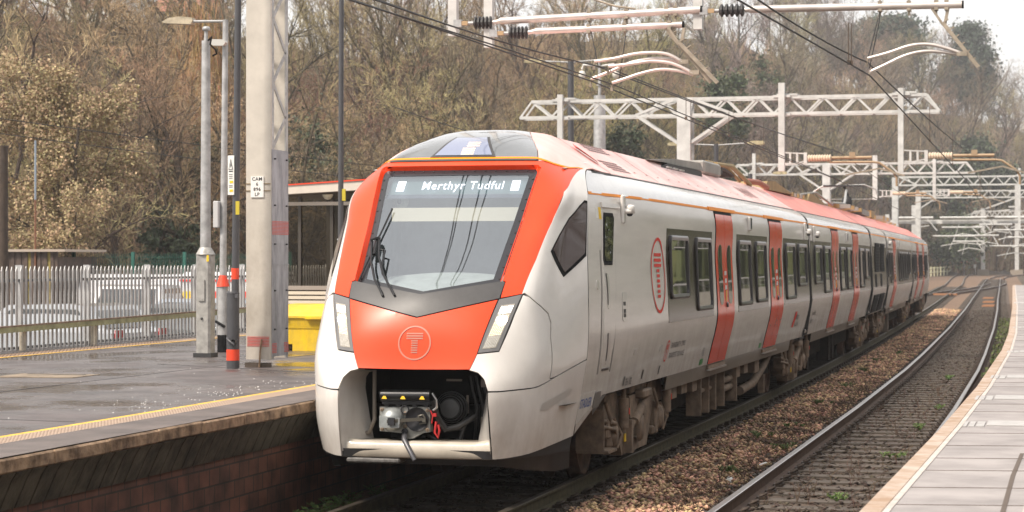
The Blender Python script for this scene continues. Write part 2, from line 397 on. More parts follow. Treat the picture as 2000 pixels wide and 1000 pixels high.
skirtm=mat('dusty grey skirt',(.17,.145,.12),.5,ns=1.3,na=.25,stretch=(1,.3,2),coat=.2)
steelw=mat('worn wheel steel',(.13,.08,.055),.5,metal=.4,ns=7,na=.3)
grsteel=mat('grey greased casting',(.30,.30,.28),.45,metal=.5,ns=9,na=.3,bump=.15)
yel=mat('yellow label',(.85,.55,.02),.5)
whitelab=mat('white label',(.75,.75,.72),.5)
blk=mat('black print',(.02,.02,.025),.5)
grime(white,.3,1.5,amt=.55);grime(silver,.5,1.75,amt=.7);grime(skirtm,.6,1.1,amt=.6)
TRAIN=thing('passenger_train','white and red electric passenger train stopped at the platform with lit headlights','train',(XC,TIP,0))
GY=[38.66,53.9,60.6,75.8,95.6]
def carM(a,b):
    pa=Vector((XC+float(dx(a)),a,0));pb=Vector((XC+float(dx(b)),b,0)) ; d=(pb-pa).normalized()
    if a<TIP+1: pa=Vector((XC,TIP,0)); d=Vector((0,1,0))
    return Matrix(((d.y,d.x,0,pa.x),(-d.x,d.y,0,pa.y),(0,0,1,0),(0,0,0,1)))
def put(mb,M,name,mats,parent,**kw): mb.xf(M); return mb.build(name,mats,parent,**kw)
M1=carM(TIP,GY[0])
# ---------------- the nose shell (dark underlay showing in the panel gaps)
def in_poly(a,b,poly):
    c=False;n=len(poly)
    for i in range(n):
        x1,y1=poly[i];x2,y2=poly[(i+1)%n]
        if (y1>b)!=(y2>b) and a<(x2-x1)*(b-y1)/(y2-y1)+x1: c=not c
    return c
OPEN=[(0,1.283),(.53,1.283),(.61,1.262),(.675,1.20),(.705,1.09),(.712,.56),(0,.56)]
WSO=[(0,3.215),(.790,3.215),(.812,3.19),(.716,2.095),(0,1.974)]
hole1=full(OPEN);hole2=full(WSO)
us=np.linspace(-1,1,81);vs=np.concatenate([np.linspace(.46,3.2,70),np.linspace(3.24,3.8,18)])
U,V=np.meshgrid(us,vs);P=npt(U,V)
Ns=MB();v=[];idx={}
Pw=P.reshape(-1,3).copy()
# pull the shell in a little so that it lies under the panels
cen=np.stack([np.zeros(len(Pw)),np.maximum(Pw[:,1]+.35,2.0),np.full(len(Pw),1.7)],1);dd=Pw-cen;dd/=np.linalg.norm(dd,axis=1,keepdims=True);Pw=Pw-dd*.012
f=[]
nu=len(us)
for j in range(len(vs)-1):
    for i in range(nu-1):
        w_=(P[j,i,0]+P[j+1,i+1,0])/2;h_=(vs[j]+vs[j+1])/2
        bad=False
        for (dw,dh) in ((0,0),(.03,0),(-.03,0),(0,.03),(0,-.03)):
            if in_poly(w_+dw,h_+dh,hole1) or (h_<3.26 and in_poly(w_+dw,h_+dh,hole2)): bad=True;break
        if not bad: f.append((j*nu+i,j*nu+i+1,(j+1)*nu+i+1,(j+1)*nu+i))
Ns.add(Pw,f,0,True)
CAB=put(Ns,M1,'cab_nose',gap,TRAIN)
def npanel(name,poly,m,off=.004,both=False,label=None,da=.04,db=.05,rim=.014,parent=None):
    for pl in ([poly,[(-a,b) for a,b in poly]] if both else [poly]):
        mb=MB();panel(mb,pl,npt,off,da,db,rim)
        o=put(mb,M1,name,m,parent or CAB)
        if label: o['label']=label
    return o
g=.005
redlow=full([(0,1.752),(.712,1.917),(.585,1.43),(.531,1.292),(0,1.286)])
npanel('front_hatch',[(w2u(a,b),b) for a,b in dens(redlow)],red,.010,label='orange red front hatch')
npanel('windscreen_apron',[(w2u(a,b),b) for a,b in dens(full([(0,1.968),(.705,2.086),(.745,2.078),(.726,1.933),(0,1.764)]))],gband,.008)
# red surround : sides, top
sur=[(.738,1.940),(.908,1.978),(.962,2.29),(1.022,2.655),(1.062,2.95),(1.070,3.05),(1.066,3.13),(1.066,3.192),(.96,3.225),(.80,3.262),(0,3.262),(0,3.220),(.785,3.220),(.816,3.192),(.722,2.098),(.752,2.088)]
sur=[(a+(.012 if .9<a and b<3.15 else 0),b) for a,b in sur]
su=[(w2u(a,b),b) for a,b in dens(sur,.04)]
npanel('windscreen_surround',su,red,.004,both=True,label='orange red surround of the windscreen')
# bevel from the surround down to the recessed windscreen
half=[(0,3.218),(.787,3.218),(.812,3.20),(.814,3.17),(.716,2.095)]
mb=MB()
path=[]
for i in range(len(half)-1):
    p,q=half[i],half[i+1];n=max(1,int(math.hypot(q[0]-p[0],q[1]-p[1])/.06))
    path+=[(p[0]+(q[0]-p[0])*t/n,p[1]+(q[1]-p[1])*t/n) for t in range(n)]
path.append(half[-1])
for sg in (1,-1):
    v=[];f=[]
    for (a,b) in path:
        o=npt(w2u(a,b)*sg,b);i_=npt(w2u(max(a-.03,0) if a>.1 else a,b-(.02 if b>3.1 else 0))*sg,b-(.02 if b>3.1 else 0))
        i_=i_+np.array([0,.045,-.02]);o=o+np.array([0,-.008,.004]);v+=[o,i_]
    for k in range(len(path)-1): f.append((2*k,2*k+1,2*k+3,2*k+2) if sg<0 else (2*k,2*k+2,2*k+3,2*k+1))
    mb.add(v,f,0,True)
put(mb,M1,'windscreen_bevel',red,CAB)
# windscreen: black frame, glass, display, cab interior
def rec(d=.045,dz=-.02):
    return lambda a,b: npt(a,b)+np.array([0,d,dz])
fr_o=full([(0,3.20),(.760,3.20),(.786,3.17),(.690,2.075),(0,1.955)]);fr_i=full([(0,3.145),(.700,3.142),(.718,3.12),(.622,2.130),(0,2.018)])
def ring(mb,outer,inner,fn,off,m=0,bolts=None):
    n=len(outer)
    O=np.array(outer);I=np.array(inner);v=[];f=[]
    for i in range(n):
        p,q=O[i],O[(i+1)%n];a,b=I[i],I[(i+1)%n];k=max(1,int(np.hypot(*(q-p))/.06))
        base=len(v)
        for t in range(k+1):
            x=p+(q-p)*t/k;y=a+(b-a)*t/k
            for z in (x,y): v.append(fn(np.array(w2u(z[0],z[1])),np.array(z[1]))+np.array([0,-off,off*.4]))
        for t in range(k): f.append((base+2*t,base+2*t+2,base+2*t+3,base+2*t+1))
    mb.add(v,f,m,False)
mb=MB();ring(mb,fr_o,fr_i,rec(),.0)
fr=put(mb,M1,'windscreen_frame',[mat('blue black frame',(.022,.023,.028),.3,coat=.3)],CAB)
mb=MB()
for i,(p,q) in enumerate(zip(fr_o,fr_o[1:]+fr_o[:1])):
    L_=math.hypot(q[0]-p[0],q[1]-p[1]);n=int(L_/.105)
    for k in range(n):
        t=(k+.5)/n;a=p[0]+(q[0]-p[0])*t;b=p[1]+(q[1]-p[1])*t;a*=.972;b=b-.018 if b>3.1 else b+.0
        c=rec()(np.array(w2u(a,b)),np.array(b));mb.lathe([(0,-.006),(.009,-.004),(.011,0.)],c,'y',8,0)
put(mb,M1,'frame_bolts',mat('dark bolt heads',(.03,.03,.03),.35,metal=.6),CAB)
mb=MB();panel(mb,[(w2u(a,b),b) for a,b in dens(fr_i)],rec(.05),.0,.05,.06,0)
WS=put(mb,M1,'windscreen',wsglass,CAB)
# destination display just behind the glass, tangent to it
def dpt(a,b,back=.085):   # a lateral, b height -> behind the glass
    p=npt(np.array(w2u(a,b)),np.array(b));return p+np.array([0,.045+back,-.02])
def dq(a0,a1,b0,b1,back=.085): return [dpt(a,b,back) for a,b in ((a0,b0),(a1,b0),(a1,b1),(a0,b1))]
mb=MB()
for k in range(12):
    a0=-.70+1.40*k/12;a1=a0+1.40/12
    mb.add(dq(a0,a1,2.955,3.12,.10),[(0,1,2,3)],0)
DISP=put(mb,M1,'destination_display',mat('display background',(.10,.15,.16),.4,emit=(.35,.5,.55),es=.09),CAB)
led=mat('white LED dots',(.9,.9,1),.5,emit=(.93,.93,1),es=1.15)
mb=MB();tv,tf=text2d('Merthyr Tudful',.118,.004,1.14)
mb.add([dpt(.055+a*1.0,3.040+b,.078) for a,b in tv],tf,0)
for a0 in (-.625,.545):
    for i in range(4):
        for j in range(4): mb.add(dq(a0+i*.021,a0+i*.021+.0195,2.988+j*.026,2.988+j*.026+.0245,.078),[(0,1,2,3)],0)
put(mb,M1,'destination_text',led,CAB,label='illuminated white words Merthyr Tudful')
# black strip under the display, sun blind
mb=MB()
for (b0,b1,m_) in ((2.915,2.953,0),(3.122,3.16,0)):
    for k in range(10):
        a0=-.71+1.42*k/10;mb.add(dq(a0,a0+.142,b0,b1,.07),[(0,1,2,3)],0)
put(mb,M1,'display_surround',mat('blue grey trim',(.07,.09,.13),.4),CAB)
blind=MB()
blind.add([(-.60,1.27,2.80),(.73,1.27,2.80),(.73,1.27,2.668),(-.60,1.27,2.668)],[(0,1,2,3)],0)
put(blind,M1,'sun_blind',mat('cream roller blind',(.95,.88,.70),.8),CAB)
cabi=mat('pale grey cab lining',(.60,.64,.65),.8,ns=4,na=.1)
mb=MB()
mb.add([(-1.1,1.25,1.98),(1.1,1.25,1.98),(1.1,2.9,2.0),(-1.1,2.9,2.0)],[(0,1,2,3)],0)  # console deck
mb.add([(-1.15,2.9,1.2),(1.15,2.9,1.2),(1.0,2.9,3.25),(-1.0,2.9,3.25)],[(0,1,2,3)],0)
mb.add([(-1.0,1.9,3.2),(1.0,1.9,3.2),(1.0,2.9,3.3),(-1.0,2.9,3.3)],[(0,1,2,3)],0)
for sg in (1,-1): mb.add([(sg*1.05,1.0,1.9),(sg*1.05,2.9,1.9),(sg*.98,2.9,3.2),(sg*.95,2.2,3.1)],[(0,1,2,3)],0)
put(mb,M1,'cab_interior',cabi,CAB)
mb=MB();n=14
v=[];f=[]
for i in range(n+1):
    t=-1+2*i/n
    for (s_,h_) in ((.42+.15*t*t,1.99+.0*t),(.60+.12*t*t,2.06),(1.0,2.16-.05*t*t),(1.35,2.17-.06*t*t)): v.append((t*.70,s_,h_+.03*abs(t)*0))
for i in range(n):
    for k in range(3): f.append((i*4+k,i*4+k+1,i*4+k+5,i*4+k+4))
mb.add(v,f,0,True);put(mb,M1,'dashboard',mat('grey green dashboard',(.42,.47,.45),.7,ns=8,na=.12),CAB)
mb=MB();mb.lathe([(0,-.045),(.05,-.035),(.075,0),(.08,.02)],(-.62,1.62,2.87),'y',16,0);mb.lathe([(0,-.062),(.022,-.055),(.026,-.04)],(-.62,1.62,2.87),'y',10,1)
put(mb,M1,'cab_camera',[mat('ivory camera housing',(.6,.6,.55),.4),blk],CAB)
# white panels
hatch=[(.9245,1.972),(.97,1.945),(1.05,1.86),(1.10,1.79),(1.125,1.70),(1.135,1.56),(1.15,1.25)]
def vs_(u): return float(np.interp(abs(u),[0,.42,.6,1.0],[1.085,1.092,1.115,1.335]))
def vb_(u): return float(np.interp(abs(u),[0,.3,.45,.6,.8,1.0],[.47,.47,.475,.50,.56,.61]))
op=[(w2u(a,b),b) for a,b in ((.53,1.286),(.61,1.265),(.675,1.203),(.707,1.09))]
low=[(w2u(.715,1.08),vs_(.4)-.006)]+[(u,vs_(u)-.006) for u in np.linspace(.42,.996,16)]+[(u,vb_(u)) for u in np.linspace(.996,.385,14)]
npanel('lower_bumper',low,white,.006,both=True,da=.03,db=.05,rim=.03)
# upper white corner: between hatch/headlamp and the side
rw=[(.914,1.974),(.968,2.29),(1.028,2.655),(1.068,2.95),(1.076,3.05),(1.072,3.13),(1.074,3.196)]
c1=[(w2u(.535,1.29),1.29)]+[(w2u(a,b),b) for a,b in ((.590,1.428),(.65,1.434),(.775,1.448),(.826,1.60),(.877,1.79),(.924,1.962))]
hp=[(w2u(a,b),b) for a,b in hatch]
corner=c1+hp[1:]+[(hp[-1][0]-.004,vs_(.72)+.006)]+[(u,vs_(u)+.006) for u in np.linspace(.71,.43,10)]+[(w2u(.715,1.1),1.1)]+op[::-1][1:]
corner=[p for p in corner]
npanel('front_corner_panel',corner,white,.006,both=True,da=.02,db=.04,rim=.03)
hp2=[(a+.010,b+.004) for a,b in hp]
side=[(hp2[0][0],1.985)]+hp2[1:]+[(hp2[-1][0],vs_(.73)+.006)]+[(u,vs_(u)+.006) for u in np.linspace(.76,.994,8)]+[(.994,3.0),(.994,3.18),(.99,3.2)]+[(w2u(a,b),b) for a,b in rw[::-1]]
WINP=[(.985,2.87),(.985,2.33),(.825,2.125),(.69,2.37),(.735,2.53),(.79,2.695),(.875,2.82),(.94,2.875)]
npanel('cab_side_panel',side,white,.006,both=True,da=.02,db=.04,rim=.03)
wn=[(a,b) for a,b in WINP]
def inset(poly,k):
    c=np.mean(poly,axis=0);return [tuple(c+(np.array(p)-c)*k) for p in poly]
npanel('side_window_seal',wn,black,.010,both=True,da=.02,db=.03)
npanel('side_window',inset(wn,.90),mat('cab side glass',(.045,.022,.018),.10,spec=.8,ior=1.6),.014,both=True,da=.02,db=.03,rim=.01)
# recess on the lower bumper side, its shade painted as a darker sheet
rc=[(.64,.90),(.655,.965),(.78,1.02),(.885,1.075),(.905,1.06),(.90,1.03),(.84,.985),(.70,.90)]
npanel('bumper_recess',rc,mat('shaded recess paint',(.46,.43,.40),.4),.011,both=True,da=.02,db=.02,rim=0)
# headlamps
HL=[(.594,1.441),(.770,1.460),(.914,1.969),(.726,1.925)]
lampm=mat('headlamp bezel',(.16,.155,.155),.3,coat=.6)
refl=mat('headlamp reflector',(.55,.5,.42),.25,metal=.6,ns=160,na=.5)
for sg in (1,-1):
    mb=MB();pp=[(w2u(a,b)*sg,b) for a,b in dens(HL)];panel(mb,pp,npt,.004,.03,.03,.02)
    hl=put(mb,M1,'headlight',[lampm],CAB)
    mb=MB()
    inn=[(.632,1.475),(.745,1.487),(.868,1.885),(.752,1.868)]
    pp=[(w2u(a,b)*sg,b) for a,b in dens(inn)];panel(mb,pp,npt,.008,.03,.03,.004)
    put(mb,M1,'reflector',refl,hl)
    mb=MB()
    def hq(t0,t1,k0,k1):  # t across 0..1, k up 0..1
        def pt(t,k):
            a=np.array(inn[0])*(1-t)+np.array(inn[1])*t;b=np.array(inn[3])*(1-t)+np.array(inn[2])*t;c=a*(1-k)+b*k;return (w2u(c[0],c[1])*sg,c[1])
        return [pt(t0,k0),pt(t1,k0),pt(t1,k1),pt(t0,k1)]
    for k in range(4): panel(mb,hq(.06,.94,.80+.045*k,.822+.045*k),npt,.011,.03,.03,.002)
    put(mb,M1,'light_bars',mat('white light bars',(1,1,1),.4,emit=(1,.97,.92),es=2.0),hl)
    mb=MB()
    for i in range(7):
        for k in range(14):
            t0=.08+i*.125;k0=.30+k*.033
            if k0<.74: panel(mb,hq(t0,t0+.06,k0,k0+.014),npt,.011,.05,.05,.0)
    put(mb,M1,'light_grid',mat('warm lamp grid',(1,.9,.7),.4,emit=(1,.72,.42),es=1.4),hl)
    mb=MB()
    for i in range(8):
        for k in range(10): panel(mb,hq(.06+i*.112,.06+i*.112+.06,.03+k*.026,.03+k*.026+.012),npt,.011,.05,.05,.0)
    put(mb,M1,'lens_grid',mat('clear lens dots',(.7,.7,.68),.3),hl)
    mb=MB();c=[]
    cx,cy=hq(.55,.56,.63,.64)[0]
    c=[(cx+.035*cos(t)*(1+.15*sin(3*t)),cy+.045*sin(t)) for t in np.linspace(0,2*pi,14)[:-1]]
    panel(mb,c,npt,.014,.03,.03,.003)
    put(mb,M1,'lamp',mat('lit lamp',(1,1,1),.4,emit=(1,.98,.93),es=7),hl)
# coupler opening: inner lip
mb=MB();v=[];f=[]
ol=[(.53,1.283),(.61,1.262),(.675,1.20),(.705,1.09),(.712,.80),(.712,.52)]
il=[(.50,1.25),(.555,1.235),(.585,1.19),(.592,1.09),(.545,.80),(.49,.52)]
for sg in (1,-1):
    v=[];f=[]
    for (a,b),(c,d) in zip(ol,il):
        o=npt(w2u(a,b)*sg,b);v+=[o+np.array([0,-.004,0]),np.array([sg*(a*.75+c*.25),o[1]+.10,b*.8+d*.2]),np.array([c*sg,.42,d])]
    for k in range(len(ol)-1):
        for j in range(2):
            q=(3*k+j,3*k+j+1,3*k+j+4,3*k+j+3);f.append(q if sg<0 else q[::-1])
    mb=MB();mb.add(v,f,0,True);put(mb,M1,'opening_lip',white,CAB)
mb=MB()
for sg in (1,-1): mb.add([(sg*.60,.42,.5),(sg*.60,.42,1.3),(sg*.75,1.7,1.3),(sg*.75,1.7,.5)],[(0,1,2,3)],0)
mb.add([(-.75,1.7,.3),(.75,1.7,.3),(.75,1.7,1.35),(-.75,1.7,1.35)],[(0,1,2,3)],0)
mb.add([(-.75,.2,1.30),(.75,.2,1.30),(.75,1.7,1.30),(-.75,1.7,1.30)],[(3,2,1,0)],0)
mb.add([(-1.0,.35,.50),(1.0,.35,.50),(1.0,1.7,.50),(-1.0,1.7,.50)],[(0,1,2,3)],0)
put(mb,M1,'coupler_bay',mat('black bay lining',(.012,.012,.012),.8),CAB)
# lower bar
mb=MB();v=[];f=[]
N_=17
for i in range(N_):
    a=-.745+1.49*i/(N_-1);e=abs(a);up=.62 if e<.60 else .62+(e-.60)*.35
    s0=.12-.02*(1-e/.745);
    if e>.70: s0+=.02
    v+=[(a,s0+.02,.462),(a,s0,.474),(a,s0-.005,.590),(a,s0+.03,up-.004),(a,s0+.28,up),(a,s0+.28,.462)]
for i in range(N_-1):
    for k in range(6): j=(k+1)%6;f.append((i*6+k,i*6+j,(i+1)*6+j,(i+1)*6+k))
f.append((5,4,3,2,1,0)[::-1]);f.append(tuple((N_-1)*6+k for k in (5,4,3,2,1,0)))
mb.add(v,f,0,True);put(mb,M1,'bumper_bar',mat('beige bumper bar',(.50,.45,.38),.35,coat=.4,ns=6,na=.12),CAB)
# black deflector under the nose
mb=MB();v=[];f=[]
pa=[(-1.12,1.0,.50),(-1.0,.45,.46),(-.7,.3,.44),(0,.25,.43),(.7,.3,.44),(1.0,.45,.46),(1.14,1.0,.53),(1.20,1.36,.60)]
lo=[.28,.34,.38,.39,.38,.34,.28,.28]
for (a,s_,h_),l in zip(pa,lo): v+=[(a*.97,s_+.03,h_+.06),(a*.95,s_+.08,l)]
for k in range(len(pa)-1): f.append((2*k,2*k+1,2*k+3,2*k+2))
mb.add(v,f,0,True);put(mb,M1,'obstacle_deflector',mat('satin black deflector',(.022,.022,.024),.35,ns=5,na=.3),CAB)
mb=MB();mb.box((-.42,.22,.435),(.52,.22,.05),0,bev=.015);mb.box((1.0,1.2,.30),(.10,.03,.16),1)
put(mb,M1,'step_plate',[mat('dull grey plate',(.12,.115,.11),.5,ns=30,na=.4),dirt2],CAB)
# roundel on the hatch and on the side
def roundel(name,c,r,fn,m,parent,off,sq=1.,tk=.09,mt2=None):
    mb=MB();n=40;v=[]
    for k in range(n):
        t=2*pi*k/n
        for q in (r,r*(1-tk)): v.append((c[0]+q*cos(t)*sq,c[1]+q*sin(t)))
    X=[fn(a,b,off) for a,b in v];mb.add(X,[(2*k,2*((k+1)%n),2*((k+1)%n)+1,2*k+1) for k in range(n)],0,True)
    def rect(a0,a1,b0,b1): mb.add([fn(c[0]+a*r*sq,c[1]+b*r,off) for a,b in ((a0,b0),(a1,b0),(a1,b1),(a0,b1))],[(0,1,2,3)],0)
    for k in range(3): rect(-.5,.5,.50-.14*k,.585-.14*k)
    for k in range(6): rect(-.20,.20,.085-.135*k,.165-.135*k)
    return put(mb,M1,name,m,parent)
def fn_n(a,b,off):
    u=w2u(a,b);p=npt(np.array(u),np.array(b));return p+np.array([0,-off,off*.2])
def fn_b(a,b,off): 
    p=bpt(np.array(a),np.array(b));return p+np.array([off,0,0])
roundel('front_emblem',(0.0,1.525),.158,fn_n,mat('grey emblem print',(.50,.20,.14),.4),CAB,.016)
# roof of the nose
gy=[(0,3.305),(.77,3.305)];
greyp=full([(0.,3.79),(.15,3.79),(.245,3.69),(.30,3.62),(.355,3.5),(.385,3.4),(.388,3.305),(0,3.305)])
npanel('roof_cap',greyp,gcap,.006,label='slate grey roof cap over the windscreen')
rr=[(.155,3.79),(.25,3.695),(.305,3.625),(.36,3.505),(.392,3.4),(.395,3.308),(.398,3.268),(w2u(.80,3.268),3.268),(w2u(.96,3.232),3.232),(w2u(1.07,3.2),3.2),(.99,3.204),(1,3.3),(1,3.5),(1,3.79)]
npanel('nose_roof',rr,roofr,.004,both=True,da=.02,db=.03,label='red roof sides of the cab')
mb=MB()
for sg in (1,-1):
    panel(mb,[(0,3.284),(.385*sg,3.284),(.385*sg,3.302),(0,3.302)],npt,.010,.04,.05,.006,0)
    panel(mb,[(.385*sg,3.284),(.53*sg,3.236),(.72*sg,3.196),(.86*sg,3.215),(.93*sg,3.206),(.93*sg,3.218),(.86*sg,3.228),(.72*sg,3.210),(.53*sg,3.25),(.385*sg,3.302)],npt,.010,.03,.01,.006,0)
    panel(mb,[(0,3.264),(.375*sg,3.264),(.39*sg,3.274),(.385*sg,3.283),(0,3.283)],npt,.012,.04,.05,.01,1)
put(mb,M1,'orange_roof_line',[orange,gband],CAB)
dpn=full([(0,3.512),(.177,3.512),(.335,3.300),(0,3.300)])
npanel('roof_display',[(w2u(a,b),b) for a,b in dens(dpn)],gband,.016,da=.02,db=.02)
npanel('roof_display_screen',[(w2u(a*.88,3.31+(b-3.30)*.88+.006),3.31+(b-3.30)*.88+.006) for a,b in dens(dpn)],mat('lilac display glass',(.22,.25,.36),.08,coat=1,spec=.8),.021,da=.02,db=.02,rim=.003)
mb=MB()
for (a0,b0,nx,ny) in ((.012,3.415,9,3),(-.018,3.335,9,4)):
    for i in range(nx):
        for j in range(ny):
            a=a0+i*.0145;b=b0+j*.0185;c=fn_n(a,b,.03);mb.add([c+np.array([x,0,z]) for x,z in ((-.0048,-.006),(.0048,-.006),(.0048,.006),(-.0048,.006))],[(0,1,2,3)],0)
put(mb,M1,'amber_dots',mat('amber LED dots',(1,.8,.5),.5,emit=(1,.66,.34),es=1.1),CAB)
# wiper
wp=mat('black wiper steel',(.015,.015,.017),.35,metal=.3)
def wsp(a,b,o=.05): p=npt(np.array(w2u(a,b)),np.array(b));return Vector(p+np.array([0,.045-o,-.02]))
mb=MB()
Wb=[(-.565,2.81),(-.60,2.62),(-.635,2.42),(-.665,2.25),(-.69,2.09)]
mb.tube([wsp(a,b,.035) for a,b in Wb],.010,6)
put(mb,M1,'wiper_blade',wp,CAB)
mb=MB()
mb.tube([wsp(-.665,2.50,.09),wsp(-.60,2.30,.09),wsp(-.50,2.13,.10),wsp(-.40,2.02,.10),wsp(-.37,1.975,.09)],.012,6)
mb.tube([wsp(-.59,2.52,.09),wsp(-.53,2.34,.09),wsp(-.43,2.18,.10),wsp(-.30,2.04,.10),wsp(-.25,1.98,.09)],.012,6)
mb.tube([wsp(-.54,2.41,.08),wsp(-.49,2.40,.08),wsp(-.475,2.25,.08)],.010,6)
mb.bar(wsp(-.67,2.50,.10),wsp(-.585,2.53,.10),.05,.02)
mb.tube([wsp(-.61,2.52,.07),wsp(-.60,2.36,.06)],.02,6)
put(mb,M1,'wiper_arm',wp,CAB)
# ---------------- coupler in the open bay
CP=None
mb=MB();S0=.22
def cbx(a0,a1,b0,b1,s0,s1,m=0): mb.box(((a0+a1)/2,(s0+s1)/2,(b0+b1)/2),(a1-a0,s1-s0,b1-b0),m)
hexp=[(-.39,.70),(-.39,.925),(.095,.93),(.10,.70),(.03,.69),(-.07,.635),(-.12,.63),(-.17,.685)]
mb.prism(hexp,(0,S0+.10,0),(1,0,0),(0,0,1),(0,-1,0),.09)
CP=put(mb,M1,'coupler',grsteel,TRAIN)
mb=MB();mb.lathe([(0,-.10),(.05,-.095),(.10,-.05),(.115,0),(.115,.02)],(-.265,S0,.815),'y',20)
mb.prism([(-.10,-.06),(.09,-.06),(.10,.03),(-.10,.05)],(-.26,S0-.10,.80),(1,0,0),(0,0,1),(0,1,0),.05)
put(mb,M1,'coupler_cone',mat('pale blue grey casting',(.36,.38,.38),.4,metal=.4,ns=9,na=.3),CP)
mb=MB();mb.lathe([(0,.0),(.108,0.0),(.112,-.012)],(-.025,S0,.815),'y',24);mb.lathe([(.03,-.012),(.04,-.02),(.04,.0)],(-.14,S0,.905),'y',12);mb.lathe([(0,-.012),(.03,-.02),(.03,.0)],(-.14,S0,.70),'y',12)
mb.box((-.235,S0-.13,.80),(.06,.03,.07));put(mb,M1,'coupler_socket',blk,CP)
mb=MB();mb.bar((-.28,S0-.12,.80),(.03,S0-.02,.82),.025,.03);mb.tube([(-.0,S0-.02,.80),(.0,S0-.03,.85),(.04,S0-.03,.86),(.06,S0-.02,.82)],.012,6);mb.box((.05,S0-.02,.81),(.035,.03,.035));mb.bar((.0,S0-.01,.775),(.07,S0-.01,.785),.012,.012)
put(mb,M1,'coupler_hook',mat('oily hook steel',(.14,.13,.11),.4,metal=.6),CP)
mb=MB()
for a,b in ((-.365,.90),(-.365,.72),(.075,.90),(.075,.72),(-.14,.87),(-.14,.75)): mb.lathe([(.008,-.012),(.017,-.012),(.017,0)],(a,S0+.005,b),'y',8)
put(mb,M1,'coupler_bolts',dirt,CP)
mb=MB();mb.tube([(-.36,S0-.02,1.035),(.11,S0-.02,1.04)],.052,12);mb.box((-.13,S0+.05,1.0),(.46,.12,.10))
for a in (-.32,-.21,-.05,.06): mb.box((a,S0+.02,.955),(.04,.05,.05))
mb.bar((-.38,S0,1.07),(-.36,S0,.98),.012,.03);mb.tube([(.12,S0,1.06),(.16,S0,1.0),(.165,S0,.93),(.13,S0,.90)],.012,6,1)
put(mb,M1,'contact_cover',[mat('dark cover steel',(.035,.035,.037),.35,metal=.5),chrome],CP)
mb=MB()
for a in (-.32,-.14,.045): mb.add([(a-.026,S0-.075,1.005),(a+.026,S0-.075,1.005),(a,S0-.068,1.052)],[(0,1,2)])
put(mb,M1,'warning_triangle',mat('yellow warning triangle',(.9,.55,.02),.5,emit=(1,.6,0),es=0),CP)
mb=MB();mb.tube([(-.14,S0-.02,.665),(-.11,S0-.12,.63),(.0,S0-.16,.45)],[.03,.026,.022],8);put(mb,M1,'uncoupling_handle',mat('grey handle',(.10,.10,.11),.4,metal=.4),CP)
mb=MB()
for k,(r0) in enumerate((.16,.14,.12,.10)): mb.lathe([(r0,-.02*k),(r0-.01,-.02*k-.02)],(.21,S0+.35,.90),'y',28)
mb.lathe([(0,-.08),(.09,-.07)],(.21,S0+.35,.90),'y',28);put(mb,M1,'hose_reel',mat('grey ribbed bellows',(.09,.095,.10),.5),CP)
mb=MB();mb.tube([(.13,S0+.0,1.0),(.15,S0+.05,.85),(.22,S0+.10,.72),(.33,S0+.15,.74),(.46,S0+.25,.84)],.032,10);mb.tube([(.02,S0+.2,.66),(.2,S0+.2,.56),(.32,S0+.25,.62),(.36,S0+.3,.8)],.024,8)
for x in (.40,.46,.52,.60): mb.tube([(x,S0+.5,.6),(x+.03,S0+.45,.9),(x-.05,S0+.5,1.2)],.02,6)
put(mb,M1,'air_hose',mat('black hose',(.02,.02,.021),.4),CP)
mb=MB();mb.tube([(.105,S0,.90),(.13,S0-.01,.85),(.12,S0-.01,.78)],.007,6);mb.tube([(.165,S0-.02,.80),(.155,S0-.03,.70),(.185,S0-.03,.65),(.20,S0-.03,.72),(.185,S0-.02,.77)],.012,6)
mb.box((.15,S0-.01,.86),(.03,.03,.03));put(mb,M1,'red_strap',mat('red strap',(.45,.02,.02),.5),CP)
mb=MB();mb.tube([(-.47,S0+.1,1.26),(-.47,S0+.1,.80),(-.52,S0+.1,.68),(-.62,S0+.15,.66)],.02,8);mb.box((.56,S0+.3,.78),(.10,.03,.09));mb.box((.56,S0+.3,1.14),(.10,.03,.07));mb.bar((.35,S0+.4,.85),(.35,S0+.4,1.02),.02,.02);mb.box((.22,S0+.4,1.16),(.15,.02,.02))
put(mb,M1,'bay_bracket',mat('dusty bracket steel',(.22,.19,.16),.6),CP)
# ---------------- car bodies
WINM=[frame_m]
def fn_out(fn,off):
    return lambda a,b: fn(a,b)+np.stack([np.full(np.shape(np.asarray(a,float)+np.asarray(b,float)),off),0*(np.asarray(a,float)+np.asarray(b,float)),0*(np.asarray(a,float)+np.asarray(b,float))],-1)
def body_window(M,par,s0,s1,h0,h1,fn,detail=True):
    O=rrect(s0,s1,h0,h1,.085,4);I1=rrect(s0+.022,s1-.022,h0+.022,h1-.022,.07,4);I2=rrect(s0+.055,s1-.055,h0+.055,h1-.055,.05,4)
    mb=MB();n=len(O);A=lambda P,o:[fn(np.array(a),np.array(b))+np.array([o,0,0]) for a,b in P]
    L1=A(O,.004);L2=A(O,.022);L3=A(I1,.032);L4=A(I2,.026);L5=A(I2,.006);v=L1+L2+L3+L4+L5
    f=[];
    for k in range(4):
        for i in range(n): j=(i+1)%n;f.append((k*n+i,k*n+j,(k+1)*n+j,(k+1)*n+i))
    mb.add(v,f,0,False)
    w=put(mb,M,'window',frame_m,par)
    return w,I2
def glass_of(M,par,polys,fn,off=.008):
    mb=MB()
    for p in polys: panel(mb,p,fn,off,.3,.25,0)
    return put(mb,M,'window_pane',wglass,par)
def cyl_c(P,n): return P
CARS=[]
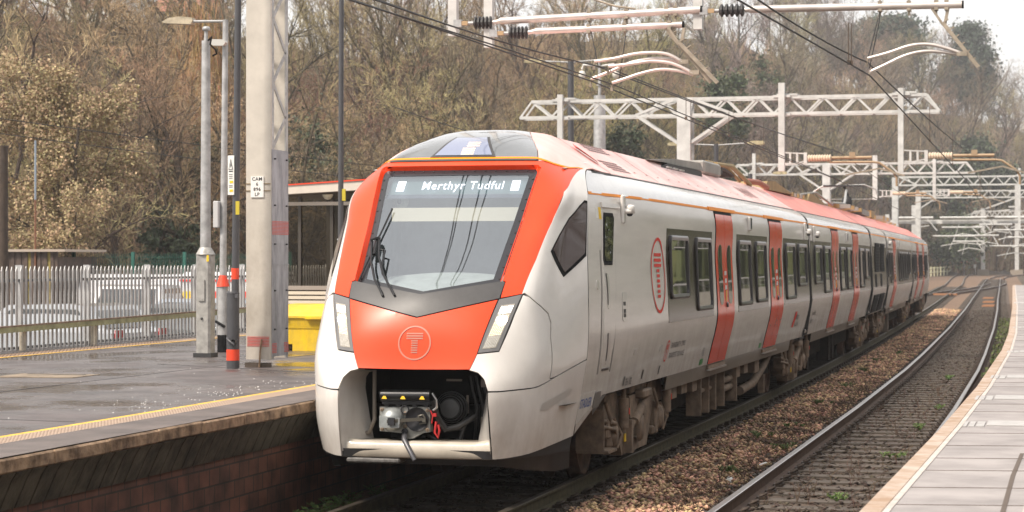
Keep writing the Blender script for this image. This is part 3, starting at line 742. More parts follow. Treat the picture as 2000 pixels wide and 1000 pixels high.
def make_car(k,M,Lc,panels,wins,doors,fn,s_start,skirt,first=False,last=False,ppk=False,rev=False):
    """one carriage: shell, roof, band panels, windows, doors"""
    q=(lambda s:Lc-s) if rev else (lambda s:s)
    def F(a,b): 
        p=fn(a,b); 
        return p
    vs=list(np.linspace(.93,2.96,16));
    # side wall grid right + left
    mb=MB()
    ns=max(3,int(Lc/.8));
    for sg in (1,-1):
        v=[];f=[]
        for i in range(ns+1):
            for vv in vs:
                s=s_start(vv)+(Lc-.12-s_start(vv))*i/ns;p=F(np.array(s),np.array(vv));v.append((p[0]*sg,q(p[1]),p[2]))
        nv=len(vs)
        for i in range(ns):
            for j in range(nv-1):
                t=(i*nv+j,(i+1)*nv+j,(i+1)*nv+j+1,i*nv+j+1);f.append(t if (sg>0)!=rev else t[::-1])
        mb.add(v,f,0,True)
    for e in ([s_start(1.5),Lc-.12] if not first and not last else [Lc-.12]):
        pr=[(float(Wm(b)),b) for b in np.linspace(.93,3.2,12)];pr+=[(.5,3.6),(-.5,3.6)]+[(-a,b) for a,b in pr[::-1]]
        mb.add([(a,q(e),b) for a,b in pr],[tuple(range(len(pr)))],0)
    mb.add([(-1.26,q(.8 if first or last else .05),.925),(1.26,q(.8 if first or last else .05),.925),(1.26,q(Lc),.925),(-1.26,q(Lc),.925)],[(0,1,2,3)],1)
    car=put(mb,M,'carriage',[silver,dirt2],TRAIN)
    # roof edge (white) and roof (red)
    mb=MB();hs=[2.962,3.0,3.05,3.10,3.14,3.17,3.20]
    for sg in (1,-1):
        v=[];f=[]
        for i in range(ns+1):
            for vv in hs:
                s=s_start(vv)+(Lc-.12-s_start(vv))*i/ns;p=F(np.array(s),np.array(vv));v.append(((p[0]+.004)*sg,q(p[1]),p[2]))
        nv=len(hs)
        for i in range(ns):
            for j in range(nv-1):
                t=(i*nv+j,(i+1)*nv+j,(i+1)*nv+j+1,i*nv+j+1);f.append(t if (sg>0)!=rev else t[::-1])
        mb.add(v,f,0,True)
    put(mb,M,'roof_edge',shldr,car)
    mb=MB();r0=3.6 if first or last else .03
    pr=[(1.11,3.19),(1.105,3.212),(.97,3.295),(.80,3.405),(.52,3.60),(.30,3.655),(0,3.67)];pr=pr+[(-a,b) for a,b in pr[:-1][::-1]]
    v=[];f=[]
    sec=np.linspace(r0,Lc-.12,max(3,int((Lc-r0)/1.2)))
    for s in sec: v+=[(a,q(s),b) for a,b in pr]
    n=len(pr)
    for i in range(len(sec)-1):
        for j in range(n-1):
            t=(i*n+j,(i+1)*n+j,(i+1)*n+j+1,i*n+j+1);f.append(t if not rev else t[::-1])
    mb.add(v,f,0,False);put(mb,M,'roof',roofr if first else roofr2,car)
    def fq(a,b):
        p=np.array(F(a,b));
        if rev: p[...,1]=Lc-p[...,1]
        return p
    # orange stripe, gutter line
    mb=MB();s1=s_start(2.96)+.02
    panel(mb,[(s1,2.945),(Lc-.12,2.945),(Lc-.12,2.972),(s1,2.972)],fq,.006,.8,.05,.01)
    for a,b in doors: panel(mb,[(a-.42,2.938),(b+.42,2.938),(b+.42,2.982),(a-.42,2.982)],fq,.014,.6,.06,.02)
    put(mb,M,'orange_stripe',orange,car)
    mb=MB();panel(mb,[(s_start(3.19)+.25,3.186),(Lc-.12,3.186),(Lc-.12,3.199),(s_start(3.19)+.25,3.199)],fq,.007,1,.05,.004);put(mb,M,'gutter_seam',gap,car)
    for a,b in panels:
        mb=MB();panel(mb,[(a,1.575),(b,1.575),(b,2.655),(a,2.655)],fq,.004,.7,.15,.006);put(mb,M,'window_band',winband,car)
    for (a,b,h0,h1) in wins:
        w,I2=body_window(M,car,a,b,h0,h1,fq)
        mb=MB();panel(mb,I2,fq,.010,.4,.3,0);put(mb,M,'window_pane',wglass,car)
    for a,b in doors:
        c=(a+b)/2
        for (x0,x1) in ((a+.02,c-.008),(c+.008,b-.02)):
            mb=MB();panel(mb,[(x0,.935),(x1,.935),(x1,2.895),(x0,2.895)],fq,.010,.4,.08,.02)
            d=put(mb,M,'door',dred,car)
            xm=(x0+x1)/2+(-.02 if x0<c-.1 and x1<c+.01 else .02)
            hw=.165;mb=MB()
            pl=[];
            for t in range(9): tt=pi*t/8;pl.append((xm+hw*cos(tt),2.40+.10*sin(tt)))
            for t in range(9): tt=pi+pi*t/8;pl.append((xm+hw*cos(tt),1.80+.10*sin(tt)))
            panel(mb,pl,fq,.014,.2,.25,.004);put(mb,M,'door_window',wglass,car)
        mb=MB()
        panel(mb,[(a,.935),(a+.015,.935),(a+.015,2.90),(a,2.90)],fq,.008,.3,.1,.01);panel(mb,[(b-.015,.935),(b,.935),(b,2.90),(b-.015,2.90)],fq,.008,.3,.1,.01)
        panel(mb,[(c-.008,.935),(c+.008,.935),(c+.008,2.90),(c-.008,2.90)],fq,.007,.3,.1,.002)
        panel(mb,[(a,2.895),(b,2.895),(b,2.936),(a,2.936)],fq,.006,.4,.1,.01)
        put(mb,M,'door_seal',black,car)
        mb=MB()
        p=fq(np.array(c),np.array(2.03))+np.array([.02,0,0]);
        for hh in (2.12,2.02,1.93): pp=fq(np.array(c-.045),np.array(hh));mb.box((pp[0]+.016,pp[1],pp[2]),(.006,.05,.055),0);mb.box((pp[0]+.016,pp[1]+.09,pp[2]),(.006,.05,.055),0)
        pp=fq(np.array(c+.02),np.array(1.72));mb.box((pp[0]+.016,pp[1]-.045,pp[2]+.10),(.006,.035,.14),1)
        put(mb,M,'door_stickers',[whitelab,yel],car)
        mb=MB();pp=fq(np.array(c),np.array(.98))
        mb.lathe([(0,.02),(.035,.018),(.035,0)],(pp[0]+.14,q(0)*0+fq(np.array(c+.03),np.array(1.70))[1],1.70),'x',10)
        put(mb,M,'door_button',frame_m,car)
        for (ss) in (c,):
            mb=MB();p0=fq(np.array(ss),np.array(.93));mb.box((p0[0]-.02,p0[1],.885),(.07,abs(b-a)-.06,.055),0);mb.box((p0[0]+.015,p0[1],.855),(.05,abs(b-a)-.06,.02),1);put(mb,M,'door_step',[dirt,chrome],car)
    for a,b in skirt:
        mb=MB();
        for sg in (1,-1): mb.add([(1.262*sg,q(a),.932),(1.262*sg,q(b),.932),(1.235*sg,q(b),.757),(1.235*sg,q(a),.757),(1.18*sg,q(a),.757),(1.18*sg,q(b),.757)],[(0,1,2,3),(3,2,5,4)],0)
        put(mb,M,'skirt',skirtm,car)
    return car,fq
c1,f1=make_car(0,M1,GY[0]-TIP,[(5.41,8.70),(10.9,14.08),(16.08,19.66)],
   [(5.57,6.81,1.84,2.58),(7.40,8.58,1.665,2.575),(11.02,12.23,1.655,2.575),(12.77,13.92,1.665,2.575),(16.33,17.6,1.65,2.58),(18.08,19.33,1.845,2.58)],
   [(9.0,10.5),(14.36,15.9)],bpt,lambda v: float(npt(np.array(1.),np.array(float(v)))[1])+.012,[(6.1,18.0)],first=True)
bf=lambda a,b: bpt(a,b,False)
M2=carM(GY[0],GY[1]);c2,f2=make_car(1,M2,GY[1]-GY[0],[(.51,4.5),(6.45,9.65),(11.6,15.05)],
   [(1.25,2.55,1.845,2.58),(3.05,4.32,1.66,2.58),(6.6,7.85,1.66,2.58),(8.25,9.5,1.66,2.58),(11.75,12.95,1.66,2.58),(13.4,14.6,1.845,2.58)],
   [(4.72,6.22),(9.87,11.37)],bf,lambda v:.50,[(1.9,13.3)])
M3=carM(GY[1],GY[2]);c3,f3=make_car(2,M3,GY[2]-GY[1],[(.55,6.55)],[],[],bf,lambda v:.50,[])
M4=carM(GY[2],GY[3]);c4,f4=make_car(3,M4,GY[3]-GY[2],[(.51,2.95),(5.2,14.9)],
   [(.6,1.6,1.84,2.58),(1.8,2.85,1.66,2.58),(6.5,7.6,1.66,2.58),(7.9,9.0,1.66,2.58),(9.3,10.4,1.66,2.58),(10.7,11.8,1.66,2.58),(12.6,13.6,1.84,2.58)],
   [(3.2,4.7)],bf,lambda v:.3,[(1.9,13.3)])
M5=carM(GY[3],GY[4]);c5,f5=make_car(4,M5,19.8,[(5.41,8.70),(10.9,14.08),(16.08,19.5)],
   [(5.57,6.81,1.84,2.58),(7.40,8.58,1.665,2.575),(11.02,12.23,1.655,2.575),(12.77,13.92,1.665,2.575),(16.33,17.6,1.65,2.58),(18.08,19.33,1.845,2.58)],
   [(9.0,10.5),(14.36,15.9)],bpt,lambda v: float(npt(np.array(1.),np.array(float(v)))[1])+.012,[(6.1,18.0)],last=True,rev=True)
# tail cab
us=np.linspace(-1,1,41);vs2=np.concatenate([np.linspace(.46,3.2,24),np.linspace(3.3,3.8,8)]);U,V=np.meshgrid(us,vs2);P=npt(U,V);P[...,1]=19.8-P[...,1]
mb=MB();nu=41;f=[];mi=[]
mb.add(P.reshape(-1,3),[(j*nu+i+1,j*nu+i,(j+1)*nu+i,(j+1)*nu+i+1) for j in range(23) for i in range(nu-1)],0,True)
mb.add(P.reshape(-1,3),[(j*nu+i+1,j*nu+i,(j+1)*nu+i,(j+1)*nu+i+1) for j in range(23,len(vs2)-1) for i in range(nu-1)],1,True)
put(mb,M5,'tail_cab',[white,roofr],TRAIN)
# gangways between the cars
for k,(Ma) in enumerate((M2,M3,M4,M5)):
    mb=MB();pr=[(1.30,.95),(1.40,1.57),(1.36,2.4),(1.33,2.95),(1.28,3.06),(1.2,3.14),(1.08,3.2),(.5,3.56),(-.5,3.56),(-1.08,3.2),(-1.33,2.95),(-1.4,1.57),(-1.3,.95)]
    v=[];f=[];ss=(-.22,-.09,.04,.17,.30,.42,.56)
    for i,s in enumerate(ss): z=1.014 if i%2==0 else 1.006;v+=[(a*z,s+.0,b) for a,b in pr]
    n=len(pr)
    for i in range(len(ss)-1):
        for j in range(n): jj=(j+1)%n;f.append((i*n+j,(i+1)*n+j,(i+1)*n+jj,i*n+jj))
    mb.add(v,f,0);put(mb,Ma,'gangway',black,TRAIN)
# black gap line + end items at car ends
def cctv(M,fq,s,h,par):
    p=fq(np.array(s),np.array(h));mb=MB()
    mb.box((p[0]+.02,p[1],p[2]),(.04,.11,.30),0,bev=.015);mb.lathe([(0,-.045),(.05,-.045),(.052,.03),(.04,.045),(0,.05)],(p[0]+.085,p[1]+.04,p[2]-.0),'z',12,0);mb.lathe([(0,-.075),(.025,-.07),(.035,-.045)],(p[0]+.085,p[1]+.03,p[2]-.0),'z',10,1);mb.tube([(p[0]+.02,p[1],p[2]-.02),(p[0]+.1,p[1]+.02,p[2]-.02)],.03,8,0)
    put(mb,M,'camera_housing',[white,blk],par)
cctv(M1,f1,3.15,2.82,c1);cctv(M1,f1,19.0,2.80,c1);cctv(M2,f2,.95,2.78,c2);cctv(M4,f4,.3,2.8,c4)
def lamp_box(M,fq,s,h,par):
    p=fq(np.array(s),np.array(h));mb=MB();mb.box((p[0]+.02,p[1],p[2]),(.045,.20,.20),0,bev=.01);mb.box((p[0]+.045,p[1]+.02,p[2]),(.004,.12,.15),1);put(mb,M,'indicator_box',[white,mat('navy indicator',(.02,.025,.06),.2)],par)
lamp_box(M1,f1,12.1,2.82,c1);lamp_box(M2,f2,8.1,2.80,c2);lamp_box(M4,f4,6.0,2.80,c4);lamp_box(M5,f5,7.0,2.80,c5)
# driver's door of the first car
mb=MB()
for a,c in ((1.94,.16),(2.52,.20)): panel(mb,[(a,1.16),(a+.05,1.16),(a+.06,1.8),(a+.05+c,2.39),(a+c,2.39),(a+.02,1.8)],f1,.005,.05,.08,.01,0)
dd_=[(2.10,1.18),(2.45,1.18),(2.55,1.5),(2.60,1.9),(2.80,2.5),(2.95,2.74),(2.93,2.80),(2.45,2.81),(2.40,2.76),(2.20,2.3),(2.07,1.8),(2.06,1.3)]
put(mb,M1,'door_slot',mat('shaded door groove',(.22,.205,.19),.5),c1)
mb=MB();panel(mb,dd_,f1,.006,.12,.1,.01);dd=put(mb,M1,'cab_door',silver,c1)
mb=MB();panel(mb,[(2.23,2.24),(2.56,2.24),(2.60,2.30),(2.80,2.72),(2.77,2.77),(2.44,2.77),(2.40,2.72),(2.20,2.30)],f1,.012,.1,.1,.01);put(mb,M1,'window_seal',black,c1)
mb=MB();panel(mb,[(2.27,2.28),(2.54,2.28),(2.58,2.33),(2.75,2.70),(2.73,2.73),(2.48,2.73),(2.44,2.70),(2.25,2.33)],f1,.016,.1,.1,.0);put(mb,M1,'window_pane',wglass,c1)
mb=MB()
for (h0,h1,w_) in ((1.80,2.16,.05),(1.24,1.56,.05)):
    panel(mb,rrect(2.22,2.36,h0,h1,.055,4),f1,.009,.1,.08,.003,0);panel(mb,rrect(2.22,2.265,h0+.04,h1,.02,3),f1,.013,.1,.08,.003,1)
panel(mb,[(2.12,1.185),(2.42,1.185),(2.42,1.21),(2.12,1.21)],f1,.014,.1,.1,.01,1)
put(mb,M1,'grab_recess',[white,frame_m],c1)
mb=MB();panel(mb,[(2.36,2.87),(3.04,2.86),(3.04,2.82),(2.36,2.82)],f1,.025,.3,.1,.03);put(mb,M1,'door_rain_strip',silver,c1)
mb=MB();panel(mb,rrect(2.90,3.12,1.66,1.96,.04,3),f1,.006,.1,.1,.004,0)
for a,b in ((2.93,1.82),(2.99,1.82),(2.93,1.745),(2.99,1.745),(2.93,1.70),(2.99,1.70)): panel(mb,[(a,b),(a+.04,b),(a+.04,b+.04),(a,b+.04)],f1,.009,.1,.1,0,1)
put(mb,M1,'door_control',[white,blk],c1)
mb=MB();panel(mb,[(2.24,2.70),(2.34,2.70),(2.35,2.82),(2.25,2.82)],f1,.007,.1,.1,.002,0);panel(mb,[(2.13,2.71),(2.23,2.71),(2.24,2.82),(2.14,2.82)],f1,.007,.1,.1,.002,1)
put(mb,M1,'warning_label',[yel,whitelab],c1)
mb=MB();panel(mb,rrect(1.80,1.90,2.0,2.09,.03,3),f1,.01,.1,.1,.01);put(mb,M1,'key_box',white,c1)
# emblem and lettering on the side
redp=mat('red emblem print',(.70,.035,.02),.5,spec=.2)
def fnb(a,b,off): p=f1(np.array(a),np.array(b));return p+np.array([off,0,0])
roundel('side_emblem',(4.85,2.12),.425,fnb,redp,c1,.006,tk=.085)
def stext(name,txt,s,h,size,m,M,fq,par,bold=0,align='LEFT',sp=1.,slant=0,off=.006):
    tv,tf=text2d(txt,size,bold,sp,align);mb=MB()
    mb.add([fq(np.array(s+a+slant*b),np.array(h+b))+np.array([off,0,0]) for a,b in tv],tf,0);return put(mb,M,name,m,par)
roundel('small_emblem',(5.60,1.245),.125,fnb,redp,c1,.006,sq=.9,tk=.14)
stext('operator_name','TRAFNIDIAETH CYMRU',5.80,1.295,.095,blk,M1,f1,c1);stext('operator_name','TRANSPORT FOR WALES',5.80,1.175,.095,blk,M1,f1,c1)
stext('unit_number','756 102',3.45,.995,.11,blk,M1,f1,c1,.004)
mb=MB();panel(mb,[(1.30,.70),(1.95,.86),(2.0,1.0),(1.32,1.0)],f1,.004,.2,.1,.002);put(mb,M1,'maker_plate',mat('off white panel',(.60,.58,.55),.35,ns=6,na=.1),c1)
stext('maker_name','STADLER',1.36,.895,.125,mat('blue print',(.02,.09,.35),.4),M1,f1,c1,.012)
mb=MB();
panel(mb,[(8.3,.955),(8.55,.955),(8.55,1.03),(8.3,1.03)],f1,.006,.2,.1,.002,0);panel(mb,[(13.9,.955),(14.12,.955),(14.12,1.03),(13.9,1.03)],f1,.006,.2,.1,.002,0)
for a in (8.35,13.93):
    for k in range(4): panel(mb,[(a,1.07+k*.03),(a+.17-.03*(k%2),1.07+k*.03),(a+.17-.03*(k%2),1.085+k*.03),(a,1.085+k*.03)],f1,.006,.2,.1,.0,1)
for a,b in ((3.35,1.0),(4.35,1.02),(5.35,1.02)): panel(mb,[(a,b-.03),(a+.05,b-.03),(a+.05,b+.07),(a,b+.07)],f1,.006,.2,.1,.0,2)
for a,b in ((3.6,1.28),(5.1,1.26)): panel(mb,rrect(a,a+.16,b,b+.07,.02,3),f1,.005,.2,.1,.003,3)
put(mb,M1,'service_marks',[mat('green mark',(.03,.22,.05),.5),mat('grey print',(.2,.2,.2),.5),blk,white],c1)
mb=MB();panel(mb,rrect(1.98,2.28,.82,.98,.03,3),f1,.008,.1,.05,.006,0);put(mb,M1,'step_recess',mat('recess grey',(.16,.15,.14),.5),c1)
# metro marks at the end of car 1 / start of car 2
mb=MB();panel(mb,[(17.6,1.16),(17.85,1.16),(18.0,1.42),(17.75,1.42)],f1,.006,.3,.1,0,0)
put(mb,M1,'route_mark',redp,c1);stext('route_name','Metro',17.98,1.33,.16,blk,M1,f1,c1,.006,slant=.3);stext('route_name','de Cymru',17.98,1.20,.13,blk,M1,f1,c1,.004,slant=.3)
stext('route_name','South Wales',1.0,1.32,.13,blk,M2,f2,c2,.004,slant=.3);stext('route_name','Metro',1.0,1.18,.16,blk,M2,f2,c2,.006,slant=.3)
# lower part of the first car ahead of the bogie
mb=MB()
for sg in (1,-1):
    v=[(1.222*sg,1.30,.62),(1.235*sg,2.05,.80),(1.25*sg,2.45,.94),(1.268*sg,2.45,.945),(1.268*sg,1.33,.945)]
    mb.add(v,[(0,1,2,3,4) if sg<0 else (4,3,2,1,0)],0)
    mb.add([(1.235*sg,2.05,.80),(1.25*sg,2.45,.94),(1.255*sg,2.75,.945),(1.15*sg,2.45,.72)],[(0,1,2,3) if sg>0 else (3,2,1,0)],1)
put(mb,M1,'lower_valance',[silver,mat('blue grey panel',(.16,.165,.17),.5)],c1)
# roof equipment
def rfn(s,w,off=0):
    h=np.interp(abs(w),[0,.30,.52,.80,.97,1.105],[3.67,3.655,3.60,3.405,3.295,3.212]);return (w,s,h+off)
mb=MB()
for (s0,n,w0,w1) in ((4.2,12,.82,1.02),(4.6,14,.48,.66)):
    for i in range(n):
        for j in range(4):
            wa=w0+(w1-w0)*j/4+.006;wb=wa+(w1-w0)/4-.016;sa=s0+i*.085+(.04 if j%2 else 0)
            mb.add([rfn(sa,wa,.005),rfn(sa+.05,wa,.005),rfn(sa+.05,wb,.005),rfn(sa,wb,.005)],[(0,1,2,3)],0)
for i in range(16):
    sa=15.0+i*.09;mb.add([rfn(sa,.72,.005),rfn(sa+.04,.72,.005),rfn(sa+.04,.95,.005),rfn(sa,.95,.005)],[(0,1,2,3)],0)
put(mb,M1,'roof_grille',mat('dark red grille holes',(.10,.012,.012),.6),c1)
mb=MB()
for s in (3.62,6.5): 
    for a,b in ((1.09,.80),(.80,.52),(.52,.3)): mb.add([rfn(s,a,.004),rfn(s+.03,a,.004),rfn(s+.03,b,.004),rfn(s,b,.004)],[(0,1,2,3)],0)
for i in range(14): 
    s=5.6+i*.75;mb.add([rfn(s,.97,.006),rfn(s+.10,.97,.006),rfn(s+.11,.955,.006),rfn(s+.01,.955,.006)],[(0,1,2,3)],0)
put(mb,M1,'roof_seam',mat('dark red seam',(.25,.02,.02),.5),c1)
mb=MB();mb.add([rfn(3.85,.93,.006),rfn(3.85,.66,.006),rfn(3.70,.66,.045),rfn(3.70,.93,.035)],[(0,1,2,3),(3,2,1,0)],0);put(mb,M1,'roof_flap',dred,c1)
roofgrey=mat('roof equipment grey',(.27,.26,.24),.5,ns=3,na=.2,bump=.1);roofoch=mat('ochre roof box',(.30,.21,.09),.6,ns=3,na=.2)
mb=MB()
mb.prism([(8.6,3.60),(10.4,3.69),(12.6,3.73),(12.9,3.62)],(-.62,0,0),(0,1,0),(0,0,1),(1,0,0),1.22,0);
mb.prism([(9.0,3.50),(12.6,3.50),(12.5,3.60),(9.8,3.60)],(.57,0,0),(0,1,0),(0,0,1),(1,0,0),.06,1)
mb.box((0,13.95,3.70),(1.15,1.6,.20),0,bev=.03)
for i in range(3): mb.box((.70,9.4+.5*i,3.53),(.03,.3,.02),2)
put(mb,M1,'air_conditioning_unit',[roofgrey,gap,chrome],c1)
mb=MB()
for i in range(9): mb.tube([(-.4+.1*i,15.2,3.72),(-.35+.09*i,16.3,3.80),(-.1+.06*i,17.6,3.72)],.025,5)
mb.tube([(.45,15.0,3.82),(.5,16.4,3.84),(.52,17.4,3.72),(.55,18.2,3.60)],.04,6,1);mb.tube([(.3,15.0,3.86),(.36,16.6,3.86),(.4,18.0,3.66)],.03,6,1)
for i in range(7): mb.box((-.3+.12*i,15.6+.3*(i%3),3.74),(.08,.14,.12),i%2)
mb.tube([(.50,18.1,3.66),(.62,18.8,3.66),(.66,19.6,3.60)],.05,8,2)
put(mb,M1,'roof_cables',[gap,roofoch,mat('orange brown hose',(.35,.09,.04),.5)],c1)
mb=MB()
mb.prism([(.6,3.60),(1.0,3.76),(2.2,3.80),(5.4,3.64)],(-.45,0,0),(0,1,0),(0,0,1),(1,0,0),1.0,0)
mb.prism([(3.0,3.80),(8.4,3.70),(8.4,3.60),(3.0,3.60)],(-.6,0,0),(0,1,0),(0,0,1),(1,0,0),1.0,1)
mb.prism([(8.6,3.58),(9.2,3.78),(10.2,3.78),(13.6,3.60)],(-.45,0,0),(0,1,0),(0,0,1),(1,0,0),.95,0)
for i in range(9): mb.box((.45,3.6+i*.55,3.66),(.12,.2,.08),i%2)
mb.tube([(.4,8,3.72),(.45,11,3.86),(.5,14.6,3.66)],.03,5,1)
put(mb,M2,'roof_equipment',[roofoch,roofgrey],c2)
mb=MB()
for i in range(14): mb.box((.1+.25*(i%3),.4+i*.45,3.68),(.4,.22,.10),i%2)
mb.tube([(.4,.3,3.74),(.5,3,3.78),(.5,6.2,3.7)],.04,5,0);put(mb,M3,'roof_equipment',[roofgrey,roofoch],c3)
mb=MB();mb.box((.1,4.0,3.72),(.9,3.2,.16),0);mb.box((.15,7.2,3.74),(.8,1.6,.22),1)
for i in range(16): mb.box((.2+.2*(i%3),8.3+i*.35,3.68),(.3,.16,.12),i%2)
put(mb,M4,'roof_equipment',[roofgrey,roofoch],c4)
mb=MB()
for i in range(12): mb.box((.1+.1*(i%3),1.3+i*.5,3.67),(.4,.22,.07),i%2)
put(mb,M5,'roof_equipment',[roofgrey,roofoch],c5)
# power car louvres
mb=MB()
for (a,b,h0,h1) in ((1.55,3.35,2.0,2.75),(3.75,5.55,2.0,2.75),(1.3,3.3,.96,1.42),(3.7,5.7,.96,1.42)):
    panel(mb,[(a,h0),(b,h0),(b,h1),(a,h1)],f3,.012,.6,.1,.01,0)
    for i in range(10): hh=h0+(h1-h0)*(i+.5)/10;panel(mb,[(a+.03,hh-.012),(b-.03,hh-.012),(b-.03,hh+.012),(a+.03,hh+.012)],f3,.03,.6,.1,.01,1)
for a in (1.5,1.9,3.7,4.1): panel(mb,[(a,1.62),(a+.25,1.62),(a+.25,1.95),(a,1.95)],f3,.012,.6,.1,.01,1)
put(mb,M3,'louvre',[black,mat('dark louvre blade',(.018,.018,.018),.7,spec=.2)],c3)
# pantograph raised over the far cars
mb=MB()
mb.box((.1,2.0,3.78),(.9,1.4,.06),1);mb.tube([(.25,2.2,3.82),(.1,3.2,4.15),(.05,2.3,4.42)],.04,6,1)
mb.tube([(.4,-3.0,3.75),(.35,-1.5,3.9),(.1,2.3,4.35)],.035,6,0)
mb.box((.0,2.3,4.47),(1.1,.35,.04),1);mb.tube([(-.85,2.3,4.30),(-.62,2.3,4.45),(.62,2.3,4.50),(.95,2.3,4.36),(1.0,2.3,4.2)],.025,6,0)
mb.lathe([(0,-.2),(.12,-.16),(.16,0),(.12,.14),(0,.2)],(.12,2.3,4.0),'z',10,1);mb.tube([(-.7,2.3,4.08),(.9,2.3,4.08)],.012,5,0)
put(mb,M4,'pantograph',[mat('pale aluminium arm',(.45,.44,.42),.4,metal=.5),gap],TRAIN)
# ---------------- bogies
def wheel(mb,w,s,sg): 
    mb.lathe([(.0,.03*sg),(.10,.03*sg),(.10,.0),(.30,-.035*sg),(.36,-.03*sg),(.375,.0),(.425,.0),(.43,-.10*sg),(.455,-.115*sg),(.455,-.14*sg),(.3,-.14*sg),(0,-.14*sg)],(w,s,.425),'x',28)
def bogie(M,s,wb=2.72,powered=True):
    mb=MB()
    for sg in (1,-1):
        # side frame : cranked beam
        x=1.0*sg
        pr=[(-1.75,.72),(-1.62,.86),(-1.05,.87),(-.72,.62),(-.55,.30),(.45,.28),(.62,.62),(.80,.86),(1.62,.90),(1.75,.78),(1.7,.62),(1.15,.62),(.95,.45),(.72,.16),(-.75,.16),(-1.02,.55),(-1.6,.58)]
        mb.prism(pr,(x+(.10 if sg>0 else -.10),s,0),(0,1,0),(0,0,1),(-sg,0,0),.20,0)
        mb.prism([(-.55,.55),(.55,.55),(.62,.80),(-.62,.80)],(x+(.16 if sg>0 else -.16),s,0),(0,1,0),(0,0,1),(-sg,0,0),.26,0)
        mb.box((x,s,.86),(.30,.9,.10),0,bev=.02)
    mb.box((0,s,.62),(1.9,.7,.22),0)
    bg=put(mb,M,'bogie',dirt,TRAIN)
    for ax in (-wb/2,wb/2):
        for sg in (1,-1):
            mb=MB();wheel(mb,.82*sg,s+ax,sg);put(mb,M,'wheel',steelw,bg)
        mb=MB();mb.tube([(-.75,s+ax,.425),(.75,s+ax,.425)],.09,10);put(mb,M,'axle',dirt2,bg)
    for sg in (1,-1):
        for ax in (-wb/2,wb/2):
            mb=MB();mb.box((1.02*sg,s+ax,.44),(.26,.34,.32),0,bev=.05);mb.lathe([(0,.16*sg),(.10,.155*sg),(.13,.13*sg),(.13,0)],(1.02*sg,s+ax,.43),'x',14);mb.box((1.04*sg,s+ax*.82,.30),(.18,.22,.10),0,bev=.02)
            mb.tube([(1.12*sg,s+ax-.16,.50),(1.16*sg,s+ax-.28,.62),(1.12*sg,s+ax-.34,.80)],.02,6);mb.tube([(1.12*sg,s+ax+.1,.60),(1.18*sg,s+ax+.22,.42),(1.15*sg,s+ax+.12,.28)],.018,6)
            put(mb,M,'axle_box',dirt,bg)
        for a in (-.98,1.62):
            mb=MB();mb.tube([(1.17*sg,s+a,.42),(1.17*sg,s+a,.50)],.03,8,0);mb.tube([(1.17*sg,s+a,.48),(1.17*sg,s+a,.80)],.058,12,0);mb.tube([(1.17*sg,s+a,.80),(1.17*sg,s+a,.90)],.03,8,0)
            mb.box((1.232*sg,s+a+.01,.66),(.006,.03,.07),1)
            put(mb,M,'damper',[dirt,mat('red damper mark',(.7,.06,.03),.5,emit=(1,.1,.05),es=.0)],bg)
        mb=MB();mb.tube([(1.17*sg,s-.42,.50),(1.18*sg,s+.12,.72)],.062,12,0);mb.tube([(1.17*sg,s-.60,.43),(1.17*sg,s-.40,.51)],.03,8,0);mb.box((1.15*sg,s-.62,.36),(.10,.10,.36),0)
        put(mb,M,'yaw_damper',dirt,bg)
        mb=MB();mb.lathe([(0,.04*sg),(.15,.035*sg),(.17,0)],(1.14*sg,s+.05,.42),'x',20);mb.box((1.06*sg,s+1.18,.45),(.16,.16,.40),0,bev=.02);mb.box((1.05*sg,s-1.62,.52),(.20,.2,.22),0,bev=.02);mb.box((1.20*sg,s+.0,.80),(.12,.5,.10),0,bev=.02)
        mb.tube([(1.10*sg,s-1.9,.62),(1.16*sg,s-1.4,.56),(1.12*sg,s-1.0,.40)],.025,6);mb.tube([(1.10*sg,s-1.9,.56),(1.18*sg,s-1.5,.50),(1.12*sg,s-1.1,.30)],.022,6)
        put(mb,M,'bogie_fittings',dirt,bg)
        mb=MB();mb.box((1.18*sg,s-.95,.38),(.012,.07,.10),0);put(mb,M,'yellow_tag',yel,bg)
    for sg in (1,-1):
        mb=MB();mb.lathe([(.16,0),(.20,.04),(.16,.08),(.20,.12),(.16,.16),(.19,.2),(.14,.22)],(.95*sg,s,.62),'z',16);put(mb,M,'air_spring',black,bg)
    return bg
bogie(M1,4.95);
mb=MB();mb.box((1.02,2.95,.52),(.30,.03,.42),0);mb.box((1.02,3.20,.52),(.04,.5,.42),0);mb.box((1.05,3.15,.30),(.34,.45,.03),0);put(mb,M1,'sand_pipe_bracket',dirt,TRAIN)
Mg=lambda k: carM(GY[k]-3,GY[k]+3) if GY[k]-3>TIP else M1
for k in range(4):
    bogie(Mg(k),3.0+.15)
bogie(M5,19.8-4.95)
# end couplings seen below the gangways
for M_ in (M2,M3,M4,M5):
    mb=MB();mb.box((1.26,.18,1.02),(.14,.34,.09),0,bev=.02);mb.box((1.22,-.12,.98),(.12,.2,.12),1);mb.box((1.20,.2,.90),(.12,.7,.05),1);put(mb,M_,'inter_car_link',[chrome,gap],TRAIN)
